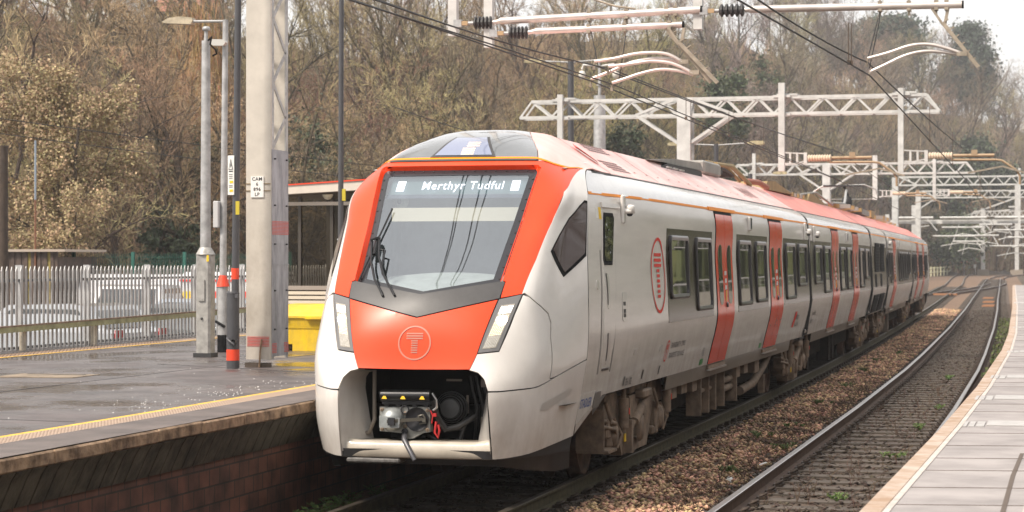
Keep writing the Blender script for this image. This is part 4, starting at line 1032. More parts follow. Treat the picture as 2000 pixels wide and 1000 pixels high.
# underframe equipment
mb=MB();
for (s,L_,h0,h1) in ((7.1,.5,.60,.75),(7.9,.4,.62,.75),(8.7,.35,.6,.75),(12.6,.35,.58,.74),(13.4,.4,.6,.74),(14.6,.5,.55,.74)): mb.box((1.05,s,(h0+h1)/2),(.22,L_,h1-h0),0)
for s in (9.1,9.75,10.35,11.1,12.3): mb.box((1.08,s,.50),(.20,.05,.50),0)
mb.tube([(1.08,11.1,.58),(1.08,12.3,.58)],.05,8,0);mb.tube([(1.08,11.1,.46),(1.08,12.3,.46)],.05,8,0);mb.tube([(1.1,9.1,.55),(1.1,10.4,.55)],.03,8,0)
mb.tube([(1.0,13.8,.30),(1.0,15.2,.34),(1.05,16.2,.60),(1.0,17.2,.75)],.07,8,0);mb.box((1.05,15.9,.30),(.10,.10,.30),0)
put(mb,M1,'underframe_equipment',dirt,TRAIN)
for M_,L_ in ((M1,19.8),(M2,15.2),(M4,15.2),(M5,19.8)):
    mb=MB();a,b=(6.8,17.5) if L_>16 else (2.2,13.2)
    mb.box((0,(a+b)/2,.62),(1.9,b-a,.45),0);put(mb,M_,'underframe',dirt2,TRAIN)
mb=MB()
for s in (2.6,7.0,7.8): mb.box((1.0,s,.45),(.25,.35,.5),0)
put(mb,M2,'underframe_equipment',dirt2,TRAIN)
mb=MB();mb.box((1.0,4.9,.45),(.3,.3,.6),0);put(mb,M4,'underframe_equipment',skirtm,TRAIN)
# ================================================================ SETTING
asph=mat('wet platform asphalt',(.085,.070,.068),.32,ns=1.1,na=.4,bump=.10,bs=60,spec=.6)
def wetness(m,lo,hi,sc=(.35,.9,1),p=(.42,.6)):
    t=m.node_tree;b=t.nodes['Principled BSDF'];tc=t.nodes.new('ShaderNodeTexCoord');mp=t.nodes.new('ShaderNodeMapping');mp.inputs['Scale'].default_value=sc
    n=t.nodes.new('ShaderNodeTexNoise');n.inputs['Scale'].default_value=1.0;n.inputs['Detail'].default_value=5;n.inputs['Roughness'].default_value=.6
    r=t.nodes.new('ShaderNodeMapRange');r.inputs['From Min'].default_value=p[0];r.inputs['From Max'].default_value=p[1];r.inputs['To Min'].default_value=lo;r.inputs['To Max'].default_value=hi
    t.links.new(tc.outputs['Object'],mp.inputs[0]);t.links.new(mp.outputs[0],n.inputs['Vector']);t.links.new(n.outputs['Fac'],r.inputs[0]);t.links.new(r.outputs[0],b.inputs['Roughness'])
wetness(asph,.09,.60,(.55,.45,1),(.40,.60))
ballm=mat('ballast ground',(.085,.055,.036),.9,ns=9,col2=(.24,.15,.095),bump=.9,bs=28,noisepos=(.3,.7))
dirtg=mat('hillside earth',(.05,.036,.024),.95,ns=.6,col2=(.085,.06,.036),bump=.5,bs=5)
carpk=mat('car park asphalt',(.10,.10,.105),.6,ns=2,na=.2)
# one ground sheet, from the station to the hills and past them
def footz(xi): return float(np.interp(xi,[-900,0,500,1000,1500,1800,2000,2300,3200],[60,72,84,112,205,292,330,345,350]))
def slope(xi): return float(np.interp(xi,[0,700,1000,1200,1500,1750,2000,3000],[.215,.205,.24,.28,.31,.29,.26,.27]))
def w2c(X,Y): C_,S_=cos(YAW),sin(YAW);return X*C_+Y*S_,-X*S_+Y*C_
def c2w(xc,z): C_,S_=cos(YAW),sin(YAW);return xc*C_-z*S_,xc*S_+z*C_
def hill(X,Y):
    """height of the land, rail head = 0"""
    xc,z=w2c(X,Y)
    if z<20: return -.2
    xi=1000+4200*xc/z;zf=footz(xi);d=z-zf
    base=-.2+grade(z) if z<360 else -.2+grade(360)
    if d<=0: return base
    return base+slope(xi)*min(d,105)*min(1,d/25+.25)+1.2*sin(X*.11)*sin(Y*.07)*min(1,d/20)
v=[];f=[];zs=[-60,-20,0,8,14,20,26,34,42,50,58]+list(np.arange(64,480,7))+[520,620,800,1200];na=64
xs_=np.linspace(-1700,3600,na)
for z in zs:
    for xi in xs_:
        if z<20: X,Y=c2w((xi-1000)/4200*20*(3 if z<8 else 2),z)
        else: X,Y=c2w((xi-1000)/4200*z*(1+20/z),z)
        v.append((X,Y,hill(X,Y)))
for i in range(len(zs)-1):
    for j in range(na-1): f.append((i*na+j,i*na+j+1,(i+1)*na+j+1,(i+1)*na+j))
mesh('ground',v,f,dirtg,smooth=True,kind='structure')
def strip(name,m,xl,xr,y0,y1,h,step=2.5,kind='structure',g=True):
    v=[];f=[];ys=list(np.arange(y0,y1,step))+[y1]
    for i,y in enumerate(ys):
        gz=grade(y) if g else 0
        v+=[(xl(y),y,h+gz),(xr(y),y,h+gz)]
        if i: k=2*i;f.append((k-2,k-1,k+1,k))
    return mesh(name,v,f,m,kind=kind)
strip('ballast_bed',ballm,lambda y:-7.6+float(dx(y)),lambda y:.4+float(dx(y)),4,300,GRD-.022)
mesh('car_park_surface',[(-32,24,.86),(-15.6,24,-.12),(-15.6,66,-.12),(-32,66,.86)],[(0,1,2,3)],carpk,kind='structure')
# ---- far track ground where the lines fan out (built from where it lies)
mudm=mat('dark muddy ballast',(.045,.030,.021),.75,ns=5,col2=(.10,.068,.045),bump=.8,bs=22)
strip('ballast_bed',mudm,lambda y:-3.12+float(dx(y)),lambda y:-.9+float(dx(y)),4,250,GRD-.016)
strip('ballast_bed',mudm,lambda y:-6.5+float(dx(y)),lambda y:-4.70+float(dx(y)),4,180,GRD-.016)
strip('ballast_bed',ballm,lambda y:-30+float(dx(y))*1.0,lambda y:.5+float(dx(y)),130,335,GRD-.028)
# ---- tracks
railside=mat('rusty rail side',(.085,.045,.026),.8,ns=12,na=.35);railmoss=mat('mossy rail side',(.062,.050,.021),.85,ns=9,na=.4)
railtop=mat('polished rail head',(.38,.36,.35),.28,metal=.85,ns=3,na=.12);railtop2=mat('dull rail head',(.12,.10,.08),.45,metal=.6,ns=5,na=.3)
def rail_mesh(mb,path,m_side=0,m_top=1):
    """flat-bottom rail along a path of (x,y,z of head)"""
    pr=[(-.070,-.159),(-.070,-.148),(-.012,-.128),(-.009,-.04),(-.034,-.030),(-.036,-.006),(-.028,0),(.028,0),(.036,-.006),(.034,-.030),(.009,-.04),(.012,-.128),(.070,-.148),(.070,-.159)]
    n=len(pr);v=[];f=[];mi=[]
    for i,p in enumerate(path):
        a=Vector(path[max(i-1,0)]);b=Vector(path[min(i+1,len(path)-1)]);d=(b-a).normalized();r=Vector((d.y,-d.x,0))
        v+=[(p[0]+r.x*a_,p[1]+r.y*a_,p[2]+b_) for a_,b_ in pr]
    for i in range(len(path)-1):
        for j in range(n-1): f.append((i*n+j,i*n+j+1,(i+1)*n+j+1,(i+1)*n+j));mi.append(m_top if j in (5,6,7) else m_side)
    k=len(mb.v);mb.v+=v;mb.f+=[tuple(q+k for q in t) for t in f];mb.m+=mi;mb.sm+=[False]*len(f)
conc=mat('sleeper concrete',(.085,.068,.055),.85,ns=6,na=.35,bump=.3)
clipm=mat('rusty rail clip',(.04,.026,.018),.6,metal=.3,ns=8,na=.3)
def sleeper(mb,x,y,z,yaw=0,near=True):
    mb.box((x,y,z-.16-.085),(2.5,.26,.18),0,rz=yaw)
    for sx in (-.7525,.7525):
        for e in (-.13,.13):
            cx=x+sx+e
            mb.box((cx,y,z-.142),(.10,.14,.035),1,rz=yaw)
            if near:
                sg=1 if e>0 else -1
                mb.tube([(cx-.02*sg,y-.05,z-.125),(cx+.03*sg,y-.06,z-.105),(cx+.045*sg,y,z-.095),(cx+.03*sg,y+.06,z-.105),(cx-.035*sg,y+.05,z-.12)],.0165,6,1,False)
def track(name,label,cx,y0,y1,ms,mt):
    T=thing(name,label,'railway track',(cx,y0,0),kind='structure')
    for s in (-.7525,.7525):
        mb=MB();ys=list(np.arange(y0,y1,2.0));rail_mesh(mb,[(cx+s+float(dx(y)),y,grade(y)) for y in ys]);mb.build('rail',[ms,mt],T)
    y=y0+.3;k=0;far=MB()
    while y<y1-2:
        yaw=math.atan(-(float(dx(y+.5))-float(dx(y-.5))))
        if 14<y and k<70 : mb=MB();sleeper(mb,cx+float(dx(y)),y,grade(y),yaw);mb.build('sleeper',[conc,clipm],T);k+=1
        elif y>=14: sleeper(far,cx+float(dx(y)),y,grade(y),yaw,False)
        y+=.65
    far.build('sleeper_row',[conc,clipm],T,kind='stuff')
    return T
track('railway_track','railway track with mossy sided rails under the train',TX,10,196,railmoss,railtop2)
track('railway_track','empty railway track with shiny rail heads beside the right platform',NX,8,258,railside,railtop)
# diverging tracks at the far junction (points in plan)
def jtrack(label,pts):
    pts=[Vector((a,b,grade(b))) for a,b in pts];P=[]
    for i in range(len(pts)-1):
        for t in range(6): P.append(pts[i].lerp(pts[i+1],t/6))
    P.append(pts[-1]);T=thing('railway_track',label,'railway track',P[0],kind='structure')
    for s in (-.7525,.7525):
        Q=[]
        for i,p in enumerate(P):
            d=(P[min(i+1,len(P)-1)]-P[max(i-1,0)]).normalized();Q.append((p.x+d.y*s,p.y-d.x*s,p.z+.003))
        mb=MB();rail_mesh(mb,Q);mb.build('rail',[railside,railtop],T)
    return T
fr_=lambda px,z: c2w((px-1000)/4200*z,z)
jtrack('branch track curving away beyond the last carriage',[fr_(1861,190),fr_(1867,218),fr_(1871,252),fr_(1879,285),fr_(1892,320)])
jtrack('crossover track linking the two lines at the junction',[fr_(1836,146),fr_(1852,154),fr_(1880,162),fr_(1910,172),fr_(1935,186),fr_(1950,204)])
jtrack('far track crossing the view in front of the wooded bank',[fr_(1740,288),fr_(1800,300),fr_(1860,322),fr_(1930,352),fr_(2000,386),fr_(2080,420)])
jtrack('continuation of the empty track bending right in the distance',[fr_(1947,250),fr_(1955,268),fr_(1970,286),fr_(1992,303),fr_(2030,320)])
# timbers and orange troughs
# ---- ballast stones
def stones(name,n,xr,yr,size,m,dens=None,hz=GRD,flat=.7):
    X=RNG.uniform(xr[0],xr[1],n);Y=yr[0]+(yr[1]-yr[0])*RNG.random(n)**1.5
    S=size*RNG.uniform(.6,1.35,n)*(1+ (Y-20)/60*.35)
    base=np.array([(1,0,0),(0,1,0),(-1,0,0),(0,-1,0),(.3,.2,.8),(-.3,-.1,-.8)],float)
    V=np.repeat(base[None],n,0)*RNG.uniform(.65,1.25,(n,6,1));a=RNG.uniform(0,6.28,n);ca,sa=np.cos(a),np.sin(a)
    tl=RNG.uniform(-.6,.6,(n,1));V[:,:,2]=V[:,:,2]*flat+V[:,:,0]*tl
    x=V[:,:,0]*ca[:,None]-V[:,:,1]*sa[:,None];y=V[:,:,0]*sa[:,None]+V[:,:,1]*ca[:,None]
    ddx=np.interp(Y,[p[0] for p in DPX],[p[1] for p in DPX])
    hump=hz+RNG.uniform(-.01,.03,n)
    if callable(dens): hump=hump+dens(X,Y)
    W=np.stack([x*S[:,None]+(X+ddx)[:,None],y*S[:,None]+Y[:,None],V[:,:,2]*S[:,None]+hump[:,None]],-1)
    F=np.array([(0,1,4),(1,2,4),(2,3,4),(3,0,4),(1,0,5),(2,1,5),(3,2,5),(0,3,5)]);F=(np.arange(n)[:,None,None]*6+F[None]).reshape(-1,3)
    return mesh(name,W.reshape(-1,3),F,m,kind='stuff')
stm=mat('orange brown ballast stone',(.15,.095,.06),.85,isl=.65,ns=1.1,col2=(.54,.34,.21),noisepos=(.40,.56));stm2=mat('dark oily ballast stone',(.060,.043,.031),.8,isl=.5,spec=.4)
hump=lambda X,Y: .05*np.exp(-((X+4.05)/.45)**2)
o=stones('ballast_stones',24000,(-4.60,-3.35),(17,110),.030,stm,hump);tag(o,'orange brown ballast stones between the two tracks','ballast')
o=stones('ballast_stones',5200,(-4.82,-4.55),(17,60),.026,stm2,None,GRD-.022);tag(o,'dark ballast stones along the train track rail','ballast')
o=stones('ballast_stones',4200,(-3.45,-3.12),(15,60),.026,stm2,None,GRD-.022);tag(o,'dark ballast stones beside the shiny left rail','ballast')
o=stones('ballast_stones',9000,(-3.0,-1.65),(17,110),.032,stm2,None,GRD-.016,.5);tag(o,'dark muddy stones between the shiny rails','ballast')
o=stones('ballast_stones',3500,(-6.4,-4.98),(13,30),.030,stm2,None,GRD-.02);tag(o,'dark ballast stones under the front of the train','ballast')
# ---- platforms
cop=mat('weathered coping stone',(.12,.075,.045),.85,ns=6,col2=(.40,.27,.17),bump=.8,bs=22,noisepos=(.36,.62))
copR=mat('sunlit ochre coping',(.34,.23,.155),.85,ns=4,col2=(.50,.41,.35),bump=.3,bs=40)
brickm=bpy.data.materials.new('dark red platform brick');brickm.use_nodes=True
t=brickm.node_tree;b=t.nodes['Principled BSDF'];b.inputs['Roughness'].default_value=.8
tc=t.nodes.new('ShaderNodeTexCoord');mp=t.nodes.new('ShaderNodeMapping');sx=t.nodes.new('ShaderNodeSeparateXYZ');cx_=t.nodes.new('ShaderNodeCombineXYZ')
br=t.nodes.new('ShaderNodeTexBrick');br.inputs['Color1'].default_value=(.135,.055,.036,1);br.inputs['Color2'].default_value=(.075,.036,.026,1);br.inputs['Mortar'].default_value=(.03,.024,.019,1)
br.inputs['Scale'].default_value=1;br.inputs['Brick Width'].default_value=.235;br.inputs['Row Height'].default_value=.155;br.inputs['Mortar Size'].default_value=.008
nn=t.nodes.new('ShaderNodeTexNoise');nn.inputs['Scale'].default_value=3.5;nn.inputs['Detail'].default_value=5;mxx=t.nodes.new('ShaderNodeMix');mxx.data_type='RGBA';mxx.blend_type='MULTIPLY';mxx.inputs[0].default_value=.9
rr_=t.nodes.new('ShaderNodeValToRGB');rr_.color_ramp.elements[0].position=.3;rr_.color_ramp.elements[1].position=.7;rr_.color_ramp.elements[0].color=(.35,.35,.35,1);rr_.color_ramp.elements[1].color=(1.6,1.5,1.4,1)
t.links.new(tc.outputs['Object'],sx.inputs[0]);t.links.new(sx.outputs['Y'],cx_.inputs['X']);t.links.new(sx.outputs['Z'],cx_.inputs['Y']);t.links.new(cx_.outputs[0],br.inputs['Vector'])
t.links.new(tc.outputs['Object'],nn.inputs['Vector']);t.links.new(nn.outputs['Fac'],rr_.inputs[0]);t.links.new(br.outputs['Color'],mxx.inputs['A']);t.links.new(rr_.outputs[0],mxx.inputs['B']);t.links.new(mxx.outputs['Result'],b.inputs['Base Color'])
bp=t.nodes.new('ShaderNodeBump');bp.inputs['Strength'].default_value=.7;bp.inputs['Distance'].default_value=.01;bp.invert=True;t.links.new(br.outputs['Fac'],bp.inputs['Height']);t.links.new(bp.outputs[0],b.inputs['Normal'])
PH=.915
def lx(y): return -7.03+float(dx(y))
v=[];f=[];ys=list(np.arange(4,30,.5))+list(np.arange(30,112,2.5))
# left platform: asphalt top, coping, wall
PL=thing('platform','wet asphalt platform with a yellow line left of the train','platform',(-9,20,0),kind='structure')
def pstrip(name,m,xa,xb,h,y0=4,y1=112,par=None,step=1.):
    v=[];f=[]
    ys=list(np.arange(y0,y1,step))+[y1]
    for i,y in enumerate(ys):
        v+=[(xa(y),y,h),(xb(y),y,h)]
        if i: k=2*i;f.append((k-2,k-1,k+1,k))
    return mesh(name,v,f,m,par)
pstrip('platform_surface',asph,lambda y:-15.62,lambda y:lx(y)-.27,PH,par=PL)
# coping slabs
mb=MB();y=4.
while y<110:
    L_=.93;x=lx(y+.45);jz=random.uniform(-.004,.004)
    mb.box((x-.135,y+L_/2,PH-.052+.004+jz),(.275,L_-.012,.105),0,rz=math.atan(-(float(dx(y+1))-float(dx(y)))),bev=.012);y+=L_
mb.build('coping',cop,PL)
# concrete corbels and brick wall below
mb=MB();y=4.
darkst=mat('mossy corbel stone',(.070,.058,.040),.9,ns=5,na=.5,bump=.5,bs=25)
while y<60:
    x=lx(y);mb.prism([(0,0),(-.22,0),(-.22,-.28),(-.14,-.28),(-.04,-.06)],(x,y,PH-.105),(1,0,0),(0,0,1),(0,1,0),.215+random.uniform(-.012,.003),0);y+=.23
mb.build('corbel_course',darkst,PL)
v=[];f=[]
ys=list(np.arange(4,60,1.))
for i,y in enumerate(ys):
    v+=[(lx(y)-.16,y,-.35),(lx(y)-.16,y,PH-.08)]
    if i: k=2*i;f.append((k-2,k,k+1,k-1))
mesh('platform_wall',v,f,brickm,PL)
yline=mat('yellow platform line',(.72,.42,.03),.55,ns=10,na=.25,bump=.1)
tact=mat('buff tactile paving',(.30,.22,.165),.7,ns=6,na=.2);tacd=mat('tactile studs',(.35,.26,.20),.65)
pstrip('yellow_line',yline,lambda y:lx(y)-.945,lambda y:lx(y)-.88,PH+.004,y0=4,par=PL)
pstrip('tactile_strip',tact,lambda y:lx(y)-.88,lambda y:lx(y)-.57,PH+.004,par=PL)
mb=MB();y=11.
while y<30:
    for k in range(5):
        x=lx(y)-.60-k*.058;mb.lathe([(.017,0),(.013,.006),(0,.007)],(x,y,PH+.004),'z',6)
    y+=.062
o=mb.build('tactile_studs',tacd,PL,kind='stuff')
pstrip('edge_paving',mat('worn grey slabs',(.115,.092,.083),.6,ns=2,na=.3,bump=.2,bs=50),lambda y:lx(y)-.57,lambda y:lx(y)-.025,PH+.012,par=PL)
pstrip('yellow_line',yline,lambda y:-14.52,lambda y:-14.44,PH+.004,y0=20,y1=60,par=PL)
pstrip('tactile_strip',tact,lambda y:-14.93,lambda y:-14.52,PH+.004,y0=20,y1=60,par=PL)
mb=MB();y=26.
while y<34:
    for k in range(7): mb.box((-14.90+k*.055,y,PH+.008),(.03,.03,.008))
    y+=.12
mb.build('tactile_studs',tacd,PL,kind='stuff')
mb=MB();mb.box((-11.65,23.4,PH+.004),(1.0,.75,.008),0);mb.box((-11.65,23.62,PH+.006),(.75,.05,.012),1);put_=mb.build('drain_cover',[mat('buff drain surround',(.22,.17,.12),.7,ns=5,na=.3),gap],PL)
mb=MB()
for k in range(2): # tar joints
    y=14+k*2.7;mb.bar((-15,y+1.2,PH+.001),(-8.1,y-.2+random.uniform(-.3,.3),PH+.001),.018,.003)
mb.bar((-11.6,26.5,PH+.001),(-8.4,24.6,PH+.001),.02,.004);mb.bar((-10.9,8,PH+.001),(-10.4,40,PH+.001),.02,.003)
mb.build('tar_joint',mat('tar joint',(.02,.018,.018),.5),PL)
# small salt grit on the asphalt
X=np.concatenate([RNG.normal(-8.35,.25,90),RNG.uniform(-12,-8,30)]);Y=np.concatenate([RNG.uniform(18,23,90),RNG.uniform(15,26,30)]);ok=X<-8.0;X=X[ok];Y=Y[ok];n=len(X)
s=RNG.uniform(.003,.006,n);V=np.stack([np.stack([X-s,Y-s,np.full(n,PH+.004)],-1),np.stack([X+s,Y-s,np.full(n,PH+.004)],-1),np.stack([X,Y+s,np.full(n,PH+.012)],-1)],1).reshape(-1,3)
o=mesh('salt_grit',V,np.arange(n*3).reshape(-1,3),mat('white salt grit',(.75,.74,.72),.6));tag(o,'white salt grit scattered on the wet asphalt','grit',kind='stuff')
# right platform
rx=lambda y: float(np.interp(y,[4,8,12,18,24,34,42,66,119,127],[-1.20,-1.12,-1.06,-.95,-.88,-.87,-.95,-1.38,-2.48,-2.62]))
PR=thing('platform','pale slab platform with white bars right of the empty track','platform',(0,20,0),kind='structure')
slabR=mat('pale pinkish platform slabs',(.31,.283,.277),.75,ns=1.7,na=.2,bump=.3,bs=60)
pstrip('platform_surface',slabR,lambda y:rx(y)+.125,lambda y:9.,PH,y0=2,y1=127,par=PR)
v=[];f=[]
ys=list(np.arange(2,127.1,1.))
for i,y in enumerate(ys):
    v+=[(rx(y)+.12,y,-.3),(rx(y)+.12,y,PH-.01)]
    if i: k=2*i;f.append((k-2,k-1,k+1,k))
mesh('platform_wall',v,f,brickm,PR)
mesh('platform_end',[(rx(127)+.12,127,-.3),(9,127,-.3),(9,127,PH),(rx(127)+.12,127,PH)],[(0,1,2,3)],cop,PR)
mb=MB();y=2.
while y<127:
    x=rx(y+.45);mb.box((x+.065,y+.455,PH-.05+.004),(.13,.905,.10),0,rz=math.atan(-(rx(y+.91)-rx(y))/.91),bev=.01);y+=.915
mb.build('coping',copR,PR)
pstrip('edge_line',mat('faded white edge line',(.52,.46,.42),.7,ns=8,na=.15),lambda y:rx(y)+.128,lambda y:rx(y)+.165,PH+.004,y0=2,y1=126,par=PR)
mb=MB()
for y in (12.2,13.15,14.25,15.15,16.2,17.4,19.9,21.0,23.9,24.8,28.2,29.9,31.6,35.5,38.0,40.6,43.4,46.5,50,54): mb.bar((rx(y)+.17,y,PH+.001),(2.5,y+.55,PH+.001),.011,.004)
for (a,b) in (((-.30,12.06),(-.29,14.0)),((-.29,14.0),(-.26,15.66)),((-.31,10),(-.30,12.06))): mb.bar((a[0],a[1],PH+.001),(b[0],b[1],PH+.001),.028,.004)
mb.build('slab_joint',mat('dark slab joint',(.11,.085,.07),.9),PR)
whb=mat('grey white paint bar',(.41,.395,.385),.6,ns=10,na=.15)
mb=MB()
for (y,t,x0) in ((18.35,.62,.17),(21.9,.70,.09),(25.9,.72,.09),(33.2,.7,.10),(45.5,.7,.08),(60.5,.8,.05),(72.5,2.2,.05),(84,2.,.05)):
    x=rx(y)+x0;L0=[(x,x+.03),(x+.045,x+.09),(x+.105,x+.17),(x+.185,3.0)]
    for a,b in L0: mb.box(((a+b)/2,y+.08*((a+b)/2-x),PH+.004),(b-a,t*.9,.006),0)
mb.build('white_bar',whb,PR)
pstrip('tactile_strip',mat('pale tactile strip',(.42,.37,.34),.7,ns=60,na=.12),lambda y:rx(y)+.86,lambda y:rx(y)+1.26,PH+.005,y0=2,y1=60,par=PR)
# things on the unseen back of the right platform that the train mirrors
def leafquads(C,size,n=None,flat=0.):
    """one small quad per centre, random orientation"""
    n=len(C);a=RNG.normal(size=(n,3));a/=np.linalg.norm(a,axis=1,keepdims=True);b=RNG.normal(size=(n,3));b-=a*(a*b).sum(1,keepdims=True);b/=np.linalg.norm(b,axis=1,keepdims=True)
    s=(size*RNG.uniform(.6,1.4,n))[:,None];V=np.stack([C-a*s-b*s*.6,C+a*s-b*s*.6,C+a*s+b*s*.6,C-a*s+b*s*.6],1).reshape(-1,3)
    return V,np.arange(n*4).reshape(-1,4)
leafg=mat('green bank foliage',(.07,.085,.025),.7,isl=.5)
Cc=np.stack([RNG.uniform(8.6,13,60000),RNG.uniform(-60,230,60000),RNG.uniform(.5,8.5,60000)],1);Cc[:,2]*=(.75+.25*np.sin(Cc[:,1]*.7))*np.where(Cc[:,1]<62,1.75,1);V,F=leafquads(Cc,.22)
o=mesh('hedge',V,F,leafg);tag(o,'green bushes behind the right platform','bushes',kind='stuff')
mb=MB();mb.box((7.6,110,1.45),(.2,200,1.1),0)
wl=mb.build('platform_back_wall',mat('grey concrete wall',(.28,.26,.22),.8,ns=2,na=.2));tag(wl,'grey concrete wall along the back of the right platform','wall')
RL=thing('railing','white tubular railing on the wall behind the right platform','railing',(7.6,36,2.0))
mb=MB();mb.tube([(7.6,10,2.55),(7.6,210,2.55)],.03,6);mb.build('rail',whb,RL)
mb=MB()
for y in np.arange(10,210,2.2): mb.tube([(7.6,y,2.0),(7.6,y,2.55)],.025,6)
mb.build('upright',whb,RL)
# weeds
def fern(mb,c,h,n=9,m=0):
    for k in range(n):
        a=random.uniform(0,6.28);r=h*random.uniform(.5,1.0);pts=[]
        for j in range(5): t=j/4;pts.append((c[0]+cos(a)*r*t,c[1]+sin(a)*r*t,c[2]+h*(t*1.3-t*t*.6)))
        for j in range(1,5):
            p=pts[j];w_=.030*(1.25-j/5)*h/.2
            for e in (-1,1):
                q=(p[0]-sin(a)*w_*2*e+random.uniform(-.01,.01),p[1]+cos(a)*w_*2*e,p[2]+random.uniform(-.01,.02));q2=(p[0]+cos(a)*w_*1.2-sin(a)*w_*e,p[1]+sin(a)*w_*1.2+cos(a)*w_*e,p[2]+.01)
                mb.add([p,q,q2],[(0,1,2)],m)
        mb.tube(pts,.003,3,m,False)
weedm=mat('fresh green weed',(.085,.15,.028),.6,isl=.35)
def weedset(label,pts,h,n):
    for i,(x,y,z) in enumerate(pts):
        h=h*random.uniform(.6,1.25) if h<.16 else h
        mb=MB()
        for k in range(n): fern(mb,(x+random.uniform(-.12,.12),y+random.uniform(-.2,.2),z),h*random.uniform(.6,1.1),6)
        o=mb.build('weed',weedm);tag(o,label,'weed',group=label)
weedset('leafy green weeds at the foot of the platform wall',[(-6.85,17.6,-.15),(-6.83,18.2,-.15),(-6.8,18.9,-.15),(-6.72,19.5,-.14),(-6.85,20.3,-.14),(-6.68,21.0,-.15),(-6.72,18.5,-.15)],.17,4)
weedset('green weeds growing beside the empty track',[(-3.9,29,-.1),(-3.7,31,-.1),(-3.6,24,-.1),(-3.45,27.5,-.12),(-2.0,27,-.15),(-1.9,31.5,-.15),(-1.95,36,-.15),(-2.2,22,-.16),(-3.8,36,-.1),(-3.9,41,-.1),(-4.2,52,-.1),(-4.0,56,-.1),(-1.25,38,-.12),(-1.3,42,-.12),(-1.3,47,-.12),(-1.35,33.5,-.12),(-1.5,52,-.12),(-2.3,45,-.15),(-4.1,47,-.1),(-2.35,19,-.16)],.12,5)
dryw=mat('brown dead stems',(.10,.06,.04),.9,isl=.4)
mb=MB()
for k in range(300):
    x=random.choice([random.gauss(-3.55,.16),random.gauss(-3.45,.1),random.uniform(-2.95,-1.8)]);y=random.uniform(18,42);h=random.uniform(.06,.2)
    for q in range(3): mb.tube([(x,y,-.16),(x+random.uniform(-.05,.05),y+random.uniform(-.05,.05),-.16+h*.6),(x+random.uniform(-.09,.09),y+random.uniform(-.09,.09),-.16+h)],.0028,3,0,False)
o=mb.build('dead_weeds',dryw);tag(o,'brown dead weed stems in the ballast','dead weeds',kind='stuff')
Cc=np.stack([RNG.uniform(-1.45,-1.0,2200)+0*1.,RNG.uniform(24,90,2200),RNG.uniform(-.16,.02,2200)],1);Cc[:,0]+=dx(Cc[:,1]);V,F=leafquads(Cc,.022)
o=mesh('ground_cover',V,F,mat('dull green ground cover',(.10,.13,.04),.8,isl=.5));tag(o,'low green ground cover below the right platform edge','ground cover',kind='stuff')
mb=MB();mb.lathe([(0,0),(.032,.0),(.045,.10),(.04,.10),(.028,.01)],(-3.52,23.4,-.13),'y',14);o=mb.build('paper_cup',whitelab);tag(o,'white paper cup lying on the ballast','litter')
mb=MB();mb.prism([(0,0),(.09,.02),(.06,.08),(-.01,.05)],(-3.42,25.2,-.12),(1,0,.3),(0,1,.2),(0,0,1),.004);o=mb.build('crumpled_wrapper',whitelab);tag(o,'crumpled white wrapper lying on the ballast','litter')
mb=MB();mb.box((-7.6,150,-.05+grade(150)),(1.6,.5,.12));o=mb.build('cable_trough',mat('orange trough cover',(.36,.17,.08),.7));tag(o,'orange cable trough cover across the far track','trough')
for k,(x,y) in enumerate(((-3.4,118),(-3.7,128),(-4.1,140))):
    mb=MB()
    for j in range(3): mb.box((x-.35,y+j*1.4,-.12+grade(y)),(.62,.30,.06))
    o=mb.build('timber_boards',mat('orange trough cover',(.36,.17,.08),.7));tag(o,['orange boards between the rails, nearest of three sets','orange boards between the rails, middle of three sets','orange boards between the rails, farthest of three sets'][k],'boards',group='orange boards between the rails')
# ================================================================ STATION OBJECTS
galv=mat('galvanised steel',(.40,.40,.40),.5,metal=.35,ns=7,na=.22,bump=.08,bs=40)
galvw=mat('pale galvanised steel',(.55,.54,.52),.55,metal=.15,ns=5,na=.12)
concw=mat('cream painted mast face',(.52,.485,.43),.75,ns=2.2,na=.10,bump=.12,bs=14)
darkg=mat('dark grey powder coat',(.060,.060,.066),.4,ns=4,na=.1)
redband=mat('red reflective band',(.75,.06,.02),.45)
# overhead line mast on the left platform
T=thing('overhead_line_mast','tall cream mast with steel lattice side and CAM 6 896 LP plate','mast',(-9.99,26,PH))
mb=MB();mb.box((-9.99,26.02,PH+5.0),(.335,.05,9.8),0)
# slight taper: built as a box with a wide foot
mb.box((-10.0,26.02,PH+.03),(.345,.06,.06),1)
mb.build('front_face',[concw,mat('rusty mast foot',(.08,.06,.045),.8,ns=6,na=.4)],T)
mb=MB()
for y in (26.06,26.58): mb.box((-9.835,y+.03,PH+5.0),(.02,.075,9.8),0);mb.box((-10.145,y+.03,PH+5.0),(.02,.075,9.8),0)
mb.build('corner_post',galv,T)
mb=MB();mb.box((-9.99,26.63,PH+5.0),(.28,.012,9.8),0);mb.build('rear_face',concw,T)
mb=MB();z=3.74;k=0
while z<10.4:
    a,b=(26.10,26.58) if k%2==0 else (26.58,26.10)
    for x in (-9.832,-10.148): mb.bar((x,a,z),(x,b,z+.42),.055,.012,0,up=(1,0,0))
    z+=.42;k+=1
mb.build('lattice_bracing',galv,T)
mb=MB();mb.box((-9.822,26.335,(1.05+3.72)/2),(.008,.61,2.67),0);mb.box((-9.816,26.335,2.24),(.012,.60,.012),0)
for z in (3.6,3.0,2.5,1.9,1.4):
    for y in (26.13,26.56): mb.box((-9.810,y,z),(.02,.03,.02),1)
mb.build('side_plate',[mat('mottled zinc plate',(.30,.31,.34),.5,metal=.4,ns=9,na=.3,stretch=(1,1,.3)),gap],T)
redst=mat('faded red stripe',(.55,.10,.09),.6)
mb=MB()
for k in range(10): mb.box((-9.816,26.335,2.63+k*.018),(.006,.60,.009),0)
